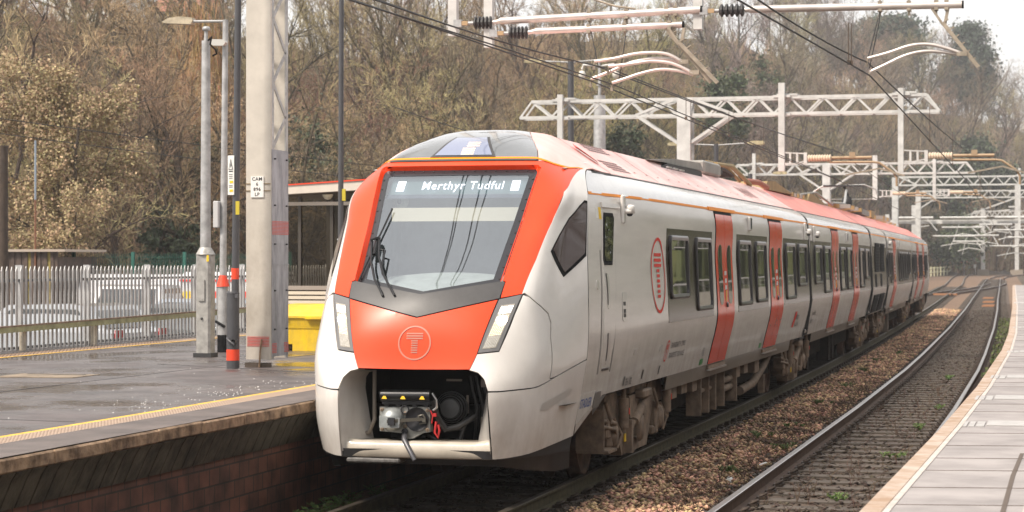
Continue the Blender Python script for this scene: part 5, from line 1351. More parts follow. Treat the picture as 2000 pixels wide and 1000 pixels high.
for k in range(7): mb.box((-9.99,25.992,1.19+k*.019),(.30,.004,.009),0);mb.box((-9.816,26.12,1.10+k*.019),(.006,.16,.009),0);mb.box((-9.816,26.56,1.10+k*.019),(.006,.16,.009),0)
mb.build('warning_stripes',redst,T)
mb=MB();mb.box((-10.0,25.985,3.235),(.175,.012,.27),0);sg_=mb.build('number_plate',mat('white enamel plate',(.78,.77,.74),.4),T)
def wtext(name,txt,o,size,m,par,ux=(1,0,0),uy=(0,0,1),bold=0,sp=1.):
    tv,tf=text2d(txt,size,bold,sp);mb=MB();O=Vector(o);ux=Vector(ux);uy=Vector(uy)
    mb.add([O+ux*a+uy*b for a,b in tv],tf,0);return mb.build(name,m,par)
for k,tx in enumerate(('CAM','6','896','LP')): wtext('plate_text',tx,(-10.0,25.976,3.335-k*.066),.062,blk,sg_,bold=.015,sp=1.1)
mb=MB()
for z in (3.275,3.185): mb.box((-9.99,25.99,z),(.335,.008,.012),0)
mb.build('fixing_band',mat('brown fixing band',(.25,.19,.11),.6),T)
grime(concw,1.0,2.6,(.20,.15,.10),.55,3)
mb=MB();mb.tube([(-9.97,25.98,PH),(-9.955,25.97,PH+.2),(-9.94,25.98,PH+.36)],.012,6);mb.build('earth_cable',cop,T)
# black post in front
T=thing('lighting_post','dark grey post with red bands and a white warning sign','post',(-10.18,25.6,PH))
mb=MB();mb.tube([(-10.18,25.6,PH),(-10.18,25.6,1.86)],.082,16,0);mb.lathe([(.082,1.86-PH),(.086,1.87-PH),(.07,1.90-PH)],(-10.18,25.6,PH),'z',16,0);mb.box((-10.10,25.53,1.84),(.04,.06,.05),0);mb.tube([(-10.24,25.56,1.30),(-10.2,25.49,1.28),(-10.12,25.5,1.22)],.018,8,0);mb.lathe([(0,0),(.03,.0),(.03,-.04)],(-10.13,25.52,1.26),'y',10,0);mb.build('base_column',darkg,T)
mb=MB();mb.tube([(-10.15,25.6,1.86),(-10.06,25.6,10.5)],[.048,.032],14,0);mb.build('pole',darkg,T)
mb=MB();mb.tube([(-10.18,25.6,1.02),(-10.18,25.6,1.16)],.0835,16,0,False);mb.tube([(-10.15,25.6,2.05),(-10.149,25.6,2.19)],.050,14,0,False);mb.build('red_band',redband,T)
mb=MB();mb.box((-10.185,25.545,3.37),(.085,.012,.50),0);sp_=mb.build('warning_sign',[whitelab],T)
mb=MB();mb.add([(-10.215,25.535,3.44),(-10.155,25.535,3.44),(-10.185,25.535,3.58)],[(0,1,2)],0);mb.add([(-10.205,25.533,3.447),(-10.165,25.533,3.447),(-10.185,25.533,3.552)],[(0,1,2)],1);mb.add([(-10.192,25.531,3.46),(-10.176,25.531,3.49),(-10.186,25.531,3.54)],[(0,1,2)],0);mb.box((-10.185,25.536,3.42),(.055,.004,.012),0)
for z in (3.285,3.175): mb.box((-10.178,25.536,z),(.045,.004,.03),2)
for z in (3.38,3.355,3.33,3.24,3.22): mb.box((-10.186,25.536,z),(.05,.003,.008),3)
mb.build('sign_symbol',[blk,whitelab,yel,mat('grey print',(.2,.2,.2),.5)],sp_)
mb=MB();mb.box((-10.105,25.57,2.955),(.045,.03,.17),0);mb.build('yellow_tag',mat('yellow tag plate',(.50,.40,.03),.5),T)
# galvanised lantern post
T=thing('lamp_post','galvanised tapered post with a square base housing','lamp post',(-11.79,28.6,PH))
mb=MB();mb.box((-11.79,28.6,PH+.74),(.22,.22,1.48),0,bev=.03);mb.lathe([(.15,1.46),(.09,1.56)],(-11.79,28.6,PH),'z',8,0);mb.box((-11.79,28.6,PH+.03),(.27,.27,.06),1);mb.box((-11.80,28.48,PH+.95),(.09,.02,.30),0);mb.lathe([(0,-.01),(.016,-.01),(.016,.01)],(-11.80,28.48,PH+.55),'y',10,1);mb.box((-11.71,28.484,2.32),(.03,.008,.09),2);mb.build('base_housing',[mat('streaked zinc housing',(.36,.35,.33),.5,metal=.3,ns=9,na=.25),gap,yel],T)
mb=MB();mb.tube([(-11.79,28.6,2.45),(-11.785,28.6,5.42)],[.076,.060],16,0);mb.tube([(-11.785,28.6,5.42),(-11.78,28.6,5.58)],.028,10,0);mb.lathe([(0,.0),(.05,0),(.06,.03),(.045,.06),(0,.07)],(-11.78,28.6,5.56),'z',12,0);mb.build('pole',galv,T)
mb=MB();mb.tube([(-11.73,28.55,5.42),(-11.66,28.5,5.46),(-11.68,28.5,5.35),(-11.60,28.5,5.28),(-11.58,28.5,5.22),(-11.66,28.55,5.20)],.014,6);mb.build('cable',black,T)
# second slimmer post with the lantern
T=thing('lamp_post','slim grey post with a long arm lantern, box and red collar','lamp post',(-12.17,30.2,PH))
mb=MB();mb.tube([(-12.17,30.2,PH),(-12.17,30.2,1.94)],.082,14,0);mb.tube([(-12.17,30.2,2.02),(-12.13,30.2,5.9)],[.052,.042],14,0);mb.lathe([(.045,4.9),(0,5.0)],(-12.13,30.2,PH),'z',10,0);mb.build('pole',galv,T)
mb=MB();mb.lathe([(.10,0),(.052,.17)],(-12.17,30.2,1.90),'z',14,0);mb.build('red_collar',redband,T)
mb=MB();mb.tube([(-12.17,30.2,PH),(-12.17,30.2,PH+.26)],.084,14,0);mb.tube([(-12.26,30.12,1.38),(-12.1,30.1,1.30)],.02,6,0);mb.build('black_base',black,T)
mb=MB();mb.box((-12.24,30.13,2.98),(.085,.10,.40),0,bev=.01);mb.build('equipment_box',mat('pale grey box',(.50,.50,.50),.4),T)
mb=MB();mb.tube([(-12.13,30.2,5.88),(-12.62,30.1,5.88)],.02,8,0);mb.build('lantern_arm',galv,T)
mb=MB();mb.prism([(0,0),(.10,.055),(.28,.075),(.48,.055),(.50,.01),(.47,-.045),(.06,-.02)],(-13.10,30.05,5.88),(1,0,0),(0,0,1),(0,1,0),.16,0);mb.build('lantern',mat('weathered cream lantern',(.42,.36,.26),.6,ns=7,na=.3),T)
mb=MB();mb.tube([(-12.13,30.18,5.54),(-12.35,30.15,5.55)],.012,6,0);mb.prism([(0,0),(.03,.05),(.22,.045),(.26,.0),(.22,-.05),(.06,-.045)],(-12.33,30.05,5.55),(1,0,0),(0,0,1),(0,1,0),.10,0);mb.build('floodlight',mat('pale floodlight',(.5,.49,.46),.5),T)
# post behind the nose
T=thing('lighting_post','dark grey post beside the nose of the train','post',(-11.27,33,PH))
mb=MB();mb.tube([(-11.27,33,PH),(-11.24,33,10.5)],[.047,.035],12,0);mb.build('pole',darkg,T)
mb=MB();mb.box((-11.19,32.94,3.35),(.055,.03,.19),0);mb.build('yellow_tag',mat('yellow tag plate',(.50,.40,.03),.5),T)
mb=MB();mb.tube([(-11.27,33,2.62),(-11.27,33,2.645)],.055,12,0);mb.build('band',chrome,T)
# grit bin
T=thing('grit_bin','bright yellow grit bin beside the nose of the train','grit bin',(-11.0,31.2,PH))
yb=mat('yellow moulded plastic',(.88,.58,.008),.4,ns=4,na=.10,bump=.05);grime(yb,.95,1.5,(.35,.26,.10),.6,5)
W_=1.15;x0=-11.62;y0=30.95
def bx(mb,x0,x1,y0,y1,z0,z1,tx=0,ty=0,m=0):
    v=[(x0,y0,z0),(x1,y0,z0),(x1,y1,z0),(x0,y1,z0),(x0-tx,y0-ty,z1),(x1+tx,y0-ty,z1),(x1+tx,y1+ty,z1),(x0-tx,y1+ty,z1)]
    mb.add(v,[(3,2,1,0),(4,5,6,7),(0,1,5,4),(1,2,6,5),(2,3,7,6),(3,0,4,7)],m)
mb=MB();bx(mb,x0+.02,x0+W_,y0,y0+.72,PH+.10,PH+.34,.01,.01);bx(mb,x0+.02,x0+.12,y0,y0+.72,PH,PH+.10);bx(mb,x0+.28,x0+W_,y0,y0+.72,PH,PH+.10);bx(mb,x0-.0,x0+W_+.02,y0-.02,y0+.74,PH+.34,PH+.50,.02,.03)
mb.build('body',yb,T)
mb=MB();v=[(x0-.04,y0-.07,PH+.50),(x0+W_+.06,y0-.07,PH+.50),(x0+W_+.06,y0+.78,PH+.50),(x0-.04,y0+.78,PH+.50),(x0-.04,y0-.07,PH+.53),(x0+W_+.06,y0-.07,PH+.53),(x0+.10,y0+.22,PH+.70),(x0+W_,y0+.22,PH+.70),(x0+.10,y0+.62,PH+.71),(x0+W_,y0+.62,PH+.71),(x0-.04,y0+.78,PH+.53),(x0+W_+.06,y0+.78,PH+.53)]
mb.add(v,[(3,2,1,0),(0,1,5,4),(4,5,7,6),(6,7,9,8),(8,9,11,10),(10,11,2,3),(4,6,8,10,3,0),(5,1,2,11,9,7)],0);mb.box((x0+.72,y0-.09,PH+.50),(.40,.04,.03),0);mb.box((x0+.16,y0-.08,PH+.52),(.10,.04,.03),0);mb.build('lid',yb,T)
# waiting shelter
T=thing('waiting_shelter','glazed waiting shelter with a red edged sloping roof','shelter',(-11.2,35,PH))
crm=mat('cream roof fascia',(.62,.56,.49),.5,ns=4,na=.06)
mb=MB();
def qd(mb,p,q,r,s_,th,m=0): 
    n=(Vector(q)-Vector(p)).cross(Vector(s_)-Vector(p)).normalized()*th;v=[Vector(a) for a in (p,q,r,s_)]+[Vector(a)-n for a in (p,q,r,s_)]
    mb.add(v,[(0,1,2,3),(7,6,5,4),(0,4,5,1),(1,5,6,2),(2,6,7,3),(3,7,4,0)],m)
FX0,FX1=-12.95,-9.4
def fz(x): return 3.55+(x+12.51)*.055
v=[(FX0,34,fz(FX0)-.14),(FX1,34,fz(FX1)-.17),(FX1,34,fz(FX1)),(FX0,34,fz(FX0))];v+=[(a,b+3.2,c) for a,b,c in v];mb.add(v,[(0,1,2,3),(7,6,5,4),(0,4,5,1),(1,5,6,2),(2,6,7,3),(3,7,4,0)],0);rf=mb.build('roof',crm,T)
mb=MB();v=[(FX0,33.98,fz(FX0)),(FX1,33.98,fz(FX1)),(FX1,33.98,fz(FX1)+.025),(FX0,33.98,fz(FX0)+.02)];v+=[(a,b+3.25,c) for a,b,c in v];mb.add(v,[(0,1,2,3),(7,6,5,4),(0,4,5,1),(1,5,6,2),(2,6,7,3),(3,7,4,0)],0);mb.build('red_edge',redband,rf)
mb=MB();mb.lathe([(0,-.09),(.05,-.075),(.085,-.03),(.09,0)],(-11.92,34.25,3.40),'z',14,0);mb.build('dome_light',mat('opal dome light',(.8,.76,.6),.4),T)
mb=MB();mb.box((-11.2,34.32,3.25),(3.4,.06,.06),0);mb.box((-11.2,34.32,1.83),(3.4,.07,.07),1);mb.build('cross_rail',[crm,mat('brown grey sill',(.33,.28,.24),.6)],T)
mb=MB()
for x in (-12.87,-12.44,-11.87,-11.28,-10.6,-9.5): mb.box((x,34.32,2.5),(.05,.05,1.75),0)
mb.build('glazing_bar',mat('dark bronze frame',(.075,.065,.055),.4,metal=.3),T)
mb=MB();mb.add([(-12.87,34.34,1.85),(-9.5,34.34,1.85),(-9.5,34.34,3.6),(-12.87,34.34,3.4)],[(0,1,2,3)],0);mb.build('glazing',glassmat('smoked glass',(.26,.24,.20),.0,.03,(.5,.45,.38)),T)
mb=MB();mb.add([(-12.87,36.9,.9),(-9.5,36.9,.9),(-9.5,36.9,3.6),(-12.87,36.9,3.4)],[(0,1,2,3)],0);mb.add([(-12.87,34.4,.92),(-9.5,34.4,.92),(-9.5,36.9,.92),(-12.87,36.9,.92)],[(0,1,2,3)],0);mb.build('rear_wall',mat('dark brown lining',(.10,.085,.07),.7),T)
mb=MB()
for k in range(11): mb.box((-11.2,34.30,PH+.05+k*.078),(3.4,.03,.055),0)
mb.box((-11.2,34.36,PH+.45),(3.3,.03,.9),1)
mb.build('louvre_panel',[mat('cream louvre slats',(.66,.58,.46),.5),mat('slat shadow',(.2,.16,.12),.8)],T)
# palisade fence
T=thing('palisade_fence','grey steel palisade fence between the platform and the car park','fence',(-15.5,35,PH))
fposts=[24.6,27.4,30.2,32.58,35.0,37.19,39.5,42.0,44.6,47.2]
fg=mat('galvanised palisade',(.42,.42,.42),.55,metal=.2,ns=4,na=.15)
for i,y in enumerate(fposts):
    mb=MB();mb.box((-15.52,y,(.55+2.22)/2),(.11,.06,1.67),0);mb.build('post',fg,T)
for i in range(len(fposts)-1):
    a,b=fposts[i],fposts[i+1];mb=MB()
    mb.box((-15.50,(a+b)/2,1.985),(.05,b-a,.04),1);mb.box((-15.50,(a+b)/2,.95),(.05,b-a,.04),1)
    n=int((b-a)/.148);d_=(b-a)/n
    for k in range(n):
        y=a+d_*(k+.5)
        mb.prism([(-.034,0),(.034,0),(.034,1.36),(0,1.43),(-.034,1.36)],(-15.45,y,.77+random.uniform(-.006,.006)),(0,1,0),(0,0,1),(1,0,0),.012,0)
    mb.build('pale_panel',[fg,mat('shaded fence rail',(.10,.10,.11),.5)],T)
# low barrier rail
T=thing('barrier_rail','low rusty olive barrier rail in front of the palisade fence','barrier',(-15.3,35,PH))
mb=MB();v=[(24,.0),(48,0)]
mb.bar((-15.30,24,1.20),(-15.30,48,1.40),.06,.085,0);mb.bar((-15.305,24,1.252),(-15.305,48,1.452),.08,.02,1);mb.build('rail',[mat('olive painted rail',(.30,.30,.17),.6,ns=3,na=.3),mat('rusty rail top',(.22,.15,.11),.8,ns=5,na=.3)],T)
for y in (30.0,32.5,37.2,41.5):
    mb=MB();mb.box((-15.36,y,PH+.17),(.07,.08,.42),0);mb.build('post',mat('cream concrete stub',(.45,.40,.32),.8,ns=6,na=.2),T)
# ---- cars in the car park
def car_obj(label,cat,c,rz,col,L_=4.2,W_=1.75,H_=1.45,hatch=True,plate=None,van=False):
    name='parked_van' if van else 'parked_car'
    T=thing(name,label,cat,(0,0,0),0,None)
    bm_=mat('car paint %s'%label[:22],col,.25,metal=.2,coat=.8);gl=mat('car glass',(.03,.035,.04),.05,coat=1);ty=mat('tyre',(.015,.015,.015),.7)
    hl=L_/2
    if van: prof=[(-hl,.35),(-hl,H_-.1),(-hl+.1,H_),(hl-1.35,H_),(hl-.85,1.15),(hl-.1,.95),(hl,.7),(hl,.35)]
    else: prof=[(-hl,.35),(-hl,.62),(-hl+.04,.92),(-hl+.28,1.0),(-hl+.62,H_-.04),(-hl+1.1,H_),(hl-1.75,H_-.03),(hl-1.0,.95),(hl-.15,.80),(hl,.6),(hl,.35)]
    n=len(prof);v=[];f=[]
    for k,(yy,t) in enumerate(((-W_/2,1),(-W_/2+.12,0),(W_/2-.12,0),(W_/2,1))):
        for a,b in prof:
            zz=b if t==0 or b<1.0 else 1.0-.02+(b-1.0)*.0+.0; 
            yy2=yy
            v.append((a,yy2 if b<1.0 or t==0 else yy*.98,b if t==0 else min(b,.98)))
    for k in range(3):
        for i in range(n-1): f.append((k*n+i,k*n+i+1,(k+1)*n+i+1,(k+1)*n+i))
    f.append(tuple(range(n)));f.append(tuple(range(4*n-1,3*n-1,-1)));f.append((0,n,2*n,3*n,4*n-1,3*n-1,2*n-1,n-1)[::-1])
    mb=MB();mb.add(v,f,0,False);mb.build('body',bm_,T)
    mb=MB()
    # glasshouse
    if van: gh=[(hl-2.1,1.1),(hl-2.1,H_-.2),(hl-1.45,H_-.2),(hl-1.0,1.12)]
    else: gh=[(-hl+.55,.99),(-hl+.85,H_-.10),(hl-1.85,H_-.10),(hl-1.2,.98)]
    for sg in (1,-1): mb.prism(gh,(0,sg*(W_/2-.11),0),(1,0,0),(0,0,1),(0,sg,0),.03,0)
    if not van: mb.add([(-hl+.255,-W_/2+.2,1.01),(-hl+.255,W_/2-.2,1.01),(-hl+.60,W_/2-.25,H_-.07),(-hl+.60,-W_/2+.25,H_-.07)],[(0,1,2,3)],0)
    mb.add([(hl-.95,-W_/2+.2,1.0),(hl-.95,W_/2-.2,1.0),(hl-1.68,W_/2-.25,H_-.07),(hl-1.68,-W_/2+.25,H_-.07)],[(3,2,1,0)],0)
    mb.build('windows',gl,T)
    for a in (-hl+.75,hl-.85):
        for sg in (1,-1):
            mb=MB();mb.lathe([(0,.0),(.2,.01*sg),(.22,.0),(.30,.0),(.31,-.05*sg),(.31,-.18*sg),(0,-.18*sg)],(a,sg*W_/2*1.0,.31),'y',16,0);wq=mb.build('wheel',ty,T)
            mb=MB();mb.lathe([(0,.012*sg),(.19,.012*sg),(.2,.0)],(a,sg*W_/2*1.005,.31),'y',12);mb.build('rim',chrome,wq)
    for sg in (1,-1):
        mb=MB();mb.box((-hl-.005,sg*(W_/2-.18),.88),(.03,.22,.2 if not van else .3));mb.build('tail_light',mat('tail light red',(.5,.02,.02),.2,coat=.5),T)
        mb=MB();mb.box((hl-.02,sg*(W_/2-.25),.68),(.08,.32,.14));mb.build('headlight',mat('clear lamp',(.6,.6,.6),.1,coat=1),T)
    if plate: mb=MB();mb.box((-hl-.012,0,.80),(.02,.52,.11),0);mb.build('number_plate',mat('yellow number plate',(.85,.50,.02),.4),T)
    T.location=c;T.rotation_euler=(0,0,rz)
    return T
car_obj('silver car nearest the fence on the far left','car',(-18.6,37.4,.04),2.95,(.42,.44,.47))
car_obj('white hatchback showing its yellow rear number plate','car',(-21.0,47.2,.24),1.75,(.72,.72,.73),plate=True,H_=1.5)
car_obj('silver blue estate car behind the middle of the fence','car',(-18.6,45.0,.02),2.75,(.38,.43,.50),L_=4.6)
car_obj('dark grey car parked low behind the fence','car',(-17.6,41.2,-.02),2.85,(.16,.17,.18))
V_=car_obj('white van with a pink side graphic behind the white hatchback','van',(-24.2,55.5,.42),-.35,(.75,.75,.76),L_=4.6,W_=1.9,H_=1.5,van=True)
mb=MB();mb.prism([(-1.5,.75),(.6,.65),(.4,1.0),(-.7,1.2),(-1.5,1.1)],(0,-.96,0),(1,0,0),(0,0,1),(0,-1,0),.012)
WM[V_.name]=Matrix.Identity(4);mb.build('side_graphic',mat('pink graphic',(.75,.06,.18),.4),V_)
A_=car_obj('white response van with red and yellow chevrons on its rear','van',(-21.2,54.5,.25),1.55,(.74,.74,.74),L_=4.8,W_=2.0,H_=1.75,van=True)
WM[A_.name]=Matrix.Identity(4);mb=MB()
for k in range(8):
    y=-.95+k*.24;mb.add([(-2.42,y,.75),(-2.42,y+.24,.75),(-2.42,y+.24-.12,1.25),(-2.42,y-.12,1.25)],[(3,2,1,0)],k%2)
mb.add([(-2.42,-.95,1.5),(-2.42,.95,1.5),(-2.42,.95,1.56),(-2.42,-.95,1.56)],[(3,2,1,0)],0)
mb.build('chevron_panel',[mat('red chevron',(.75,.05,.03),.4),mat('yellow chevron',(.85,.60,.03),.4)],A_)
# shed, mesh fence, poles
T=thing('shed','brown corrugated shed with yellow streaks behind the car park','shed',(-28.6,55,.3))
mb=MB()
n=26
for k in range(n):
    x=-29.6+k*.1;mb.box((x,54.9+(.03 if k%2 else 0),1.4),(.1,.06,2.3),1 if k in (3,9,17,23) else 0)
mb.box((-28.3,56.2,1.35),(2.5,2.5,2.1),0)
mb.build('corrugated_wall',[mat('brown corrugated steel',(.085,.058,.045),.7,ns=5,na=.3),mat('yellowed corrugated steel',(.26,.20,.05),.7,ns=6,na=.4)],T)
mb=MB();mb.box((-28.2,56.1,2.58),(2.9,2.7,.07));mb.build('roof',mat('pale shed roof edge',(.40,.33,.27),.7),T)
T=thing('mesh_fence','green mesh fence behind the car park','fence',(-25.5,57.5,.3))
gm=mat('dark green fence paint',(.015,.10,.075),.5)
fp=[(-29.5,56.4),(-27.55,56.95),(-25.9,57.4),(-24.45,57.75),(-23.0,58.1),(-21.5,58.5)]
for x,y in fp: mb=MB();mb.box((x,y,1.4),(.09,.09,2.3));mb.build('post',gm,T)
mb=MB()
for i in range(len(fp)-1):
    a,b=fp[i],fp[i+1]
    for z in np.arange(.4,2.5,.2): mb.bar((a[0],a[1],z),(b[0],b[1],z),.008)
    for t in np.arange(0,1,.035): x=a[0]+(b[0]-a[0])*t;y=a[1]+(b[1]-a[1])*t;mb.bar((x,y,.35),(x,y,2.5),.008)
mb.build('mesh_panel',gm,T)
mb=MB();mb.tube([(-27.62,52.82,.2),(-27.60,52.82,5.4)],[.14,.11],10);o=mb.build('wooden_pole',mat('dark creosoted wood',(.05,.033,.022),.85,ns=6,na=.3));tag(o,'dark wooden pole at the far left edge','pole')
mb=MB();mb.tube([(-27.7,54.86,.3),(-27.7,54.86,4.0)],.03,8,0);mb.tube([(-27.7,54.86,4.0),(-27.7,54.86,5.65)],.03,8,1);o=mb.build('thin_pole',[mat('rusty pole',(.20,.09,.05),.8),mat('blue grey pole',(.25,.30,.36),.6)]);tag(o,'thin rusty pole with a blue grey top behind the shed','pole')
def wire(label,pts,r,group=None,sag=0):
    P=[]
    for i in range(len(pts)-1):
        a,b=Vector(pts[i]),Vector(pts[i+1])
        for t in range(8): q=a.lerp(b,t/8);q.z-=sag*4*(t/8)*(1-t/8);P.append(q)
    P.append(Vector(pts[-1]));mb=MB();mb.tube(P,r,5,0,False);o=mb.build('overhead_wire' if 'phone' not in label else 'telephone_wire',mat('dark wire',(.02,.018,.017),.6));tag(o,label,'wire',group);return o
wire('upper phone wire crossing the golden tree',[(-28.5,51.5,6.25),(-14.,63,4.5)],.012,sag=.1);wire('lower phone wire crossing the golden tree',[(-28.5,51.5,5.85),(-14.,63,4.1)],.012,sag=.1)
# ================================================================ OVERHEAD LINE
ins=mat('dark rubber insulator',(.045,.043,.045),.5);tubem=mat('aluminium cantilever tube',(.62,.56,.52),.35,metal=.55,ns=4,na=.12)
castm=mat('weathered bronze casting',(.33,.28,.22),.5,metal=.4,ns=8,na=.25);cream=mat('cream insulator',(.62,.50,.38),.5);brown=mat('brown cantilever tube',(.38,.27,.17),.5,metal=.3)
whst=mat('pale painted steel',(.52,.52,.505),.6,ns=3,na=.16)
def ribbed(mb,p,q,r,n,m=0,core=.4):
    p=Vector(p);q=Vector(q);pts=[];rs=[]
    for i in range(n):
        for a,k in ((0,core),(.12,core),(.34,1),(.66,1),(.88,core)): pts.append(p.lerp(q,(i+a)/n));rs.append(r*k)
    mb.tube(pts,rs,12,m,True,False)
def drop_post(mb,x,y,z0,z1,w=.11,d=.11,m=0): mb.box((x,y,(z0+z1)/2),(w,d,z1-z0),m)
def registration(T,base,tip,elbow,arms,name='registration_bracket'):
    mb=MB();b=Vector(base);t=Vector(tip)
    mb.bar(b+Vector((-.10,0,.06)),b+Vector((.03,0,-.14)),.035,.03,0);mb.bar(b+Vector((.09,0,.06)),b+Vector((.05,0,-.14)),.035,.03,0)
    mb.bar(b+Vector((.03,0,-.12)),t,.06,.045,0);d=(t-b)
    for k in range(1,7): q=b.lerp(t,k/7);mb.bar(q-Vector((.03,0,.02)),q+Vector((.03,.0,.02)),.055,.012,0)
    mb.box(elbow,(.12,.06,.05),0);mb.build(name,castm,T)
    for P in arms:
        mb=MB();Q=[Vector(p) for p in P];R=[]
        for i in range(len(Q)-1):
            for k in range(4):
                t_=k/4;a=Q[max(i-1,0)];b_=Q[i];c=Q[i+1];d_=Q[min(i+2,len(Q)-1)]
                R.append(.5*((2*b_)+(c-a)*t_+(2*a-5*b_+4*c-d_)*t_*t_+(3*b_-a-3*c+d_)*t_**3))
        R.append(Q[-1]);mb.tube(R,.021,8,0);mb.tube([R[-1],R[-1]+Vector((-.01,0,-.07))],.012,6,1);mb.box(R[-1]+Vector((-.01,0,-.08)),(.03,.05,.04),1)
        mb.build('steady_arm',[tubem,castm],T)
def arm_assembly(label,post,y,pz0,ins0,ins1,t0,t1,r,clamps):
    T=thing('overhead_cantilever',label,'cantilever',(post[0],y,pz0),group='line cantilevers over the near tracks')
    mb=MB();drop_post(mb,post[0],y+.02,pz0,9.5);mb.build('drop_post',galvw,T)
    mb=MB();mb.box((post[0]+.08,y-.05,ins0[2]),(.10,.06,.09),0);mb.tube([(post[0]+.06,y-.05,ins0[2]),ins0],.022,8,0);mb.box((post[0]+.17,y-.05,ins0[2]),(.08,.05,.05),1);mb.build('pivot_bracket',[galv,mat('rusty pivot',(.4,.27,.15),.7)],T)
    mb=MB();ribbed(mb,ins0,ins1,.080,5,0,.62);mb.build('insulator',ins,T)
    mb=MB();mb.tube([ins1,t0],.028,10,0);mb.tube([t0,t1],r,16,0);mb.build('boom_tube',[tubem],T)
    mb=MB();mb.tube([t1,(t1[0]+.02,t1[1],t1[2])],r*1.03,14,0);mb.build('end_cap',black,T)
    mb=MB()
    for x in clamps: 
        zz=t0[2]+(t1[2]-t0[2])*(x-t0[0])/(t1[0]-t0[0]);mb.box((x,y-.02,zz),(.045,.13,r*2+.03),0);mb.bar((x,y-.02,zz+r),(x,y-.02,zz+r+.06),.02,.02,0);mb.bar((x,y-.02,zz-r),(x,y-.02,zz-r-.07),.025,.025,0)
    mb.build('clamp',castm,T)
    return T
Y1=26.
T1=arm_assembly('upper white cantilever tube with black insulator above the nose of the train',(-7.39,),Y1,5.11,(-7.10,Y1-.05,5.26),(-6.86,Y1-.05,5.26),(-6.76,Y1-.05,5.275),(-4.24,Y1-.05,5.345),.045,(-5.63,-5.16,-4.66,-4.55))
T2=arm_assembly('lower white cantilever tube with black insulator above the nose of the train',(-6.92,),Y1-.02,4.95,(-6.64,Y1-.07,5.12),(-6.40,Y1-.07,5.12),(-6.31,Y1-.07,5.135),(-4.46,Y1-.07,5.165),.040,(-5.63,-5.18,-4.62))
T3=arm_assembly('long white cantilever tube with black insulator over the empty track',(-4.28,),Y1,5.11,(-4.01,Y1-.05,5.325),(-3.70,Y1-.05,5.325),(-3.64,Y1-.05,5.33),(-1.12,Y1-.05,5.315),.045,(-2.08,-1.74,-1.42,-1.30))
registration(T1,(-4.64,Y1-.05,5.18),(-4.11,Y1-.05,4.45),(-4.44,Y1-.08,4.71),[[(-4.46,Y1-.09,4.71),(-4.62,Y1-.09,4.80),(-4.80,Y1-.09,4.83),(-5.05,Y1-.09,4.82),(-5.30,Y1-.09,4.77),(-5.55,Y1-.09,4.74)],[(-4.46,Y1-.05,4.70),(-4.62,Y1-.05,4.75),(-4.85,Y1-.05,4.76),(-5.10,Y1-.05,4.72),(-5.35,Y1-.05,4.62),(-5.60,Y1-.05,4.53)]])
registration(T2,(-4.52,Y1-.12,5.06),(-4.02,Y1-.12,4.44),(-4.30,Y1-.14,4.57),[[(-4.32,Y1-.15,4.56),(-4.46,Y1-.15,4.64),(-4.62,Y1-.15,4.70),(-4.85,Y1-.15,4.72),(-5.12,Y1-.15,4.69),(-5.36,Y1-.15,4.67)],[(-4.32,Y1-.12,4.55),(-4.50,Y1-.12,4.60),(-4.72,Y1-.12,4.62),(-4.95,Y1-.12,4.58),(-5.15,Y1-.12,4.52),(-5.32,Y1-.12,4.47)]])
registration(T3,(-1.37,Y1-.05,5.22),(-.93,Y1-.05,4.57),(-1.12,Y1-.07,4.73),[[(-1.14,Y1-.08,4.74),(-1.30,Y1-.08,4.80),(-1.50,Y1-.08,4.85),(-1.72,Y1-.08,4.84),(-1.98,Y1-.08,4.76),(-2.22,Y1-.08,4.70)],[(-1.14,Y1-.05,4.72),(-1.35,Y1-.05,4.76),(-1.58,Y1-.05,4.77),(-1.80,Y1-.05,4.72),(-2.02,Y1-.05,4.62),(-2.20,Y1-.05,4.54)]])
# top stay wires of these cantilevers
mb=MB();mb.tube([(-5.9,Y1,5.62),(-5.30,Y1-.03,5.42),(-5.05,Y1-.03,5.38)],.014,6);o=mb.build('stay_rod',castm,T1)
mb=MB()
for a,b in (((-5.62,Y1-.05,5.20),(-5.50,Y1-.1,4.66)),((-5.17,Y1-.05,5.05),(-5.24,Y1-.1,4.50)),((-2.10,Y1-.05,5.18),(-2.24,Y1-.08,4.62)),((-2.08,Y1-.05,5.18),(-2.20,Y1-.08,4.58)),((-2.08,Y1-.05,5.25),(-2.09,Y1-.05,5.12))): mb.tube([a,b],.006,4,0,False)
mb.build('suspension_link',ins,T3)
# wires
ct=[(-3.25,8,4.6),(-2.71,18.6,4.55),(-2.20,26,4.50),(-2.19,52.4,4.24),(-2.95,94.5,4.3),(-3.5,120,4.3),(-4.3,150,4.3)]
wire('lower contact wire over the empty track',ct,.010)
wire('upper messenger wire over the empty track',[(-3.6,9,4.95),(-2.78,20.2,4.76),(-2.23,26,4.66),(-2.18,52.4,4.93),(-2.95,94.5,4.95),(-3.5,120,4.9)],.010,sag=.04)
wire('lower contact wire over the train',[(-6.35,9,4.6),(-5.96,17.8,4.55),(-5.60,26,4.50),(-5.22,52.4,4.25),(-6.2,94.5,4.25),(-6.8,120,4.3)],.0095)
wire('second lower contact wire over the train',[(-6.34,9,4.58),(-5.94,17.8,4.535),(-5.62,22,4.505),(-5.32,26,4.45),(-5.12,52.4,4.22)],.0085)
wire('upper messenger wire over the train',[(-7.0,9,4.95),(-6.25,19.4,4.75),(-5.57,26,4.70),(-5.20,52.4,4.94),(-6.2,94.5,4.95)],.0095,sag=.05)
wire('second messenger wire over the train',[(-6.98,9,4.93),(-6.22,19.4,4.73),(-5.36,26,4.65),(-5.1,52.4,4.88)],.0085,sag=.05)
wire('wire over the far side track by the lamp masts',[(-12.6,40,5.3),(-12.1,52.4,5.0),(-13.06,94.5,5.0)],.010,sag=.1)
mb=MB()
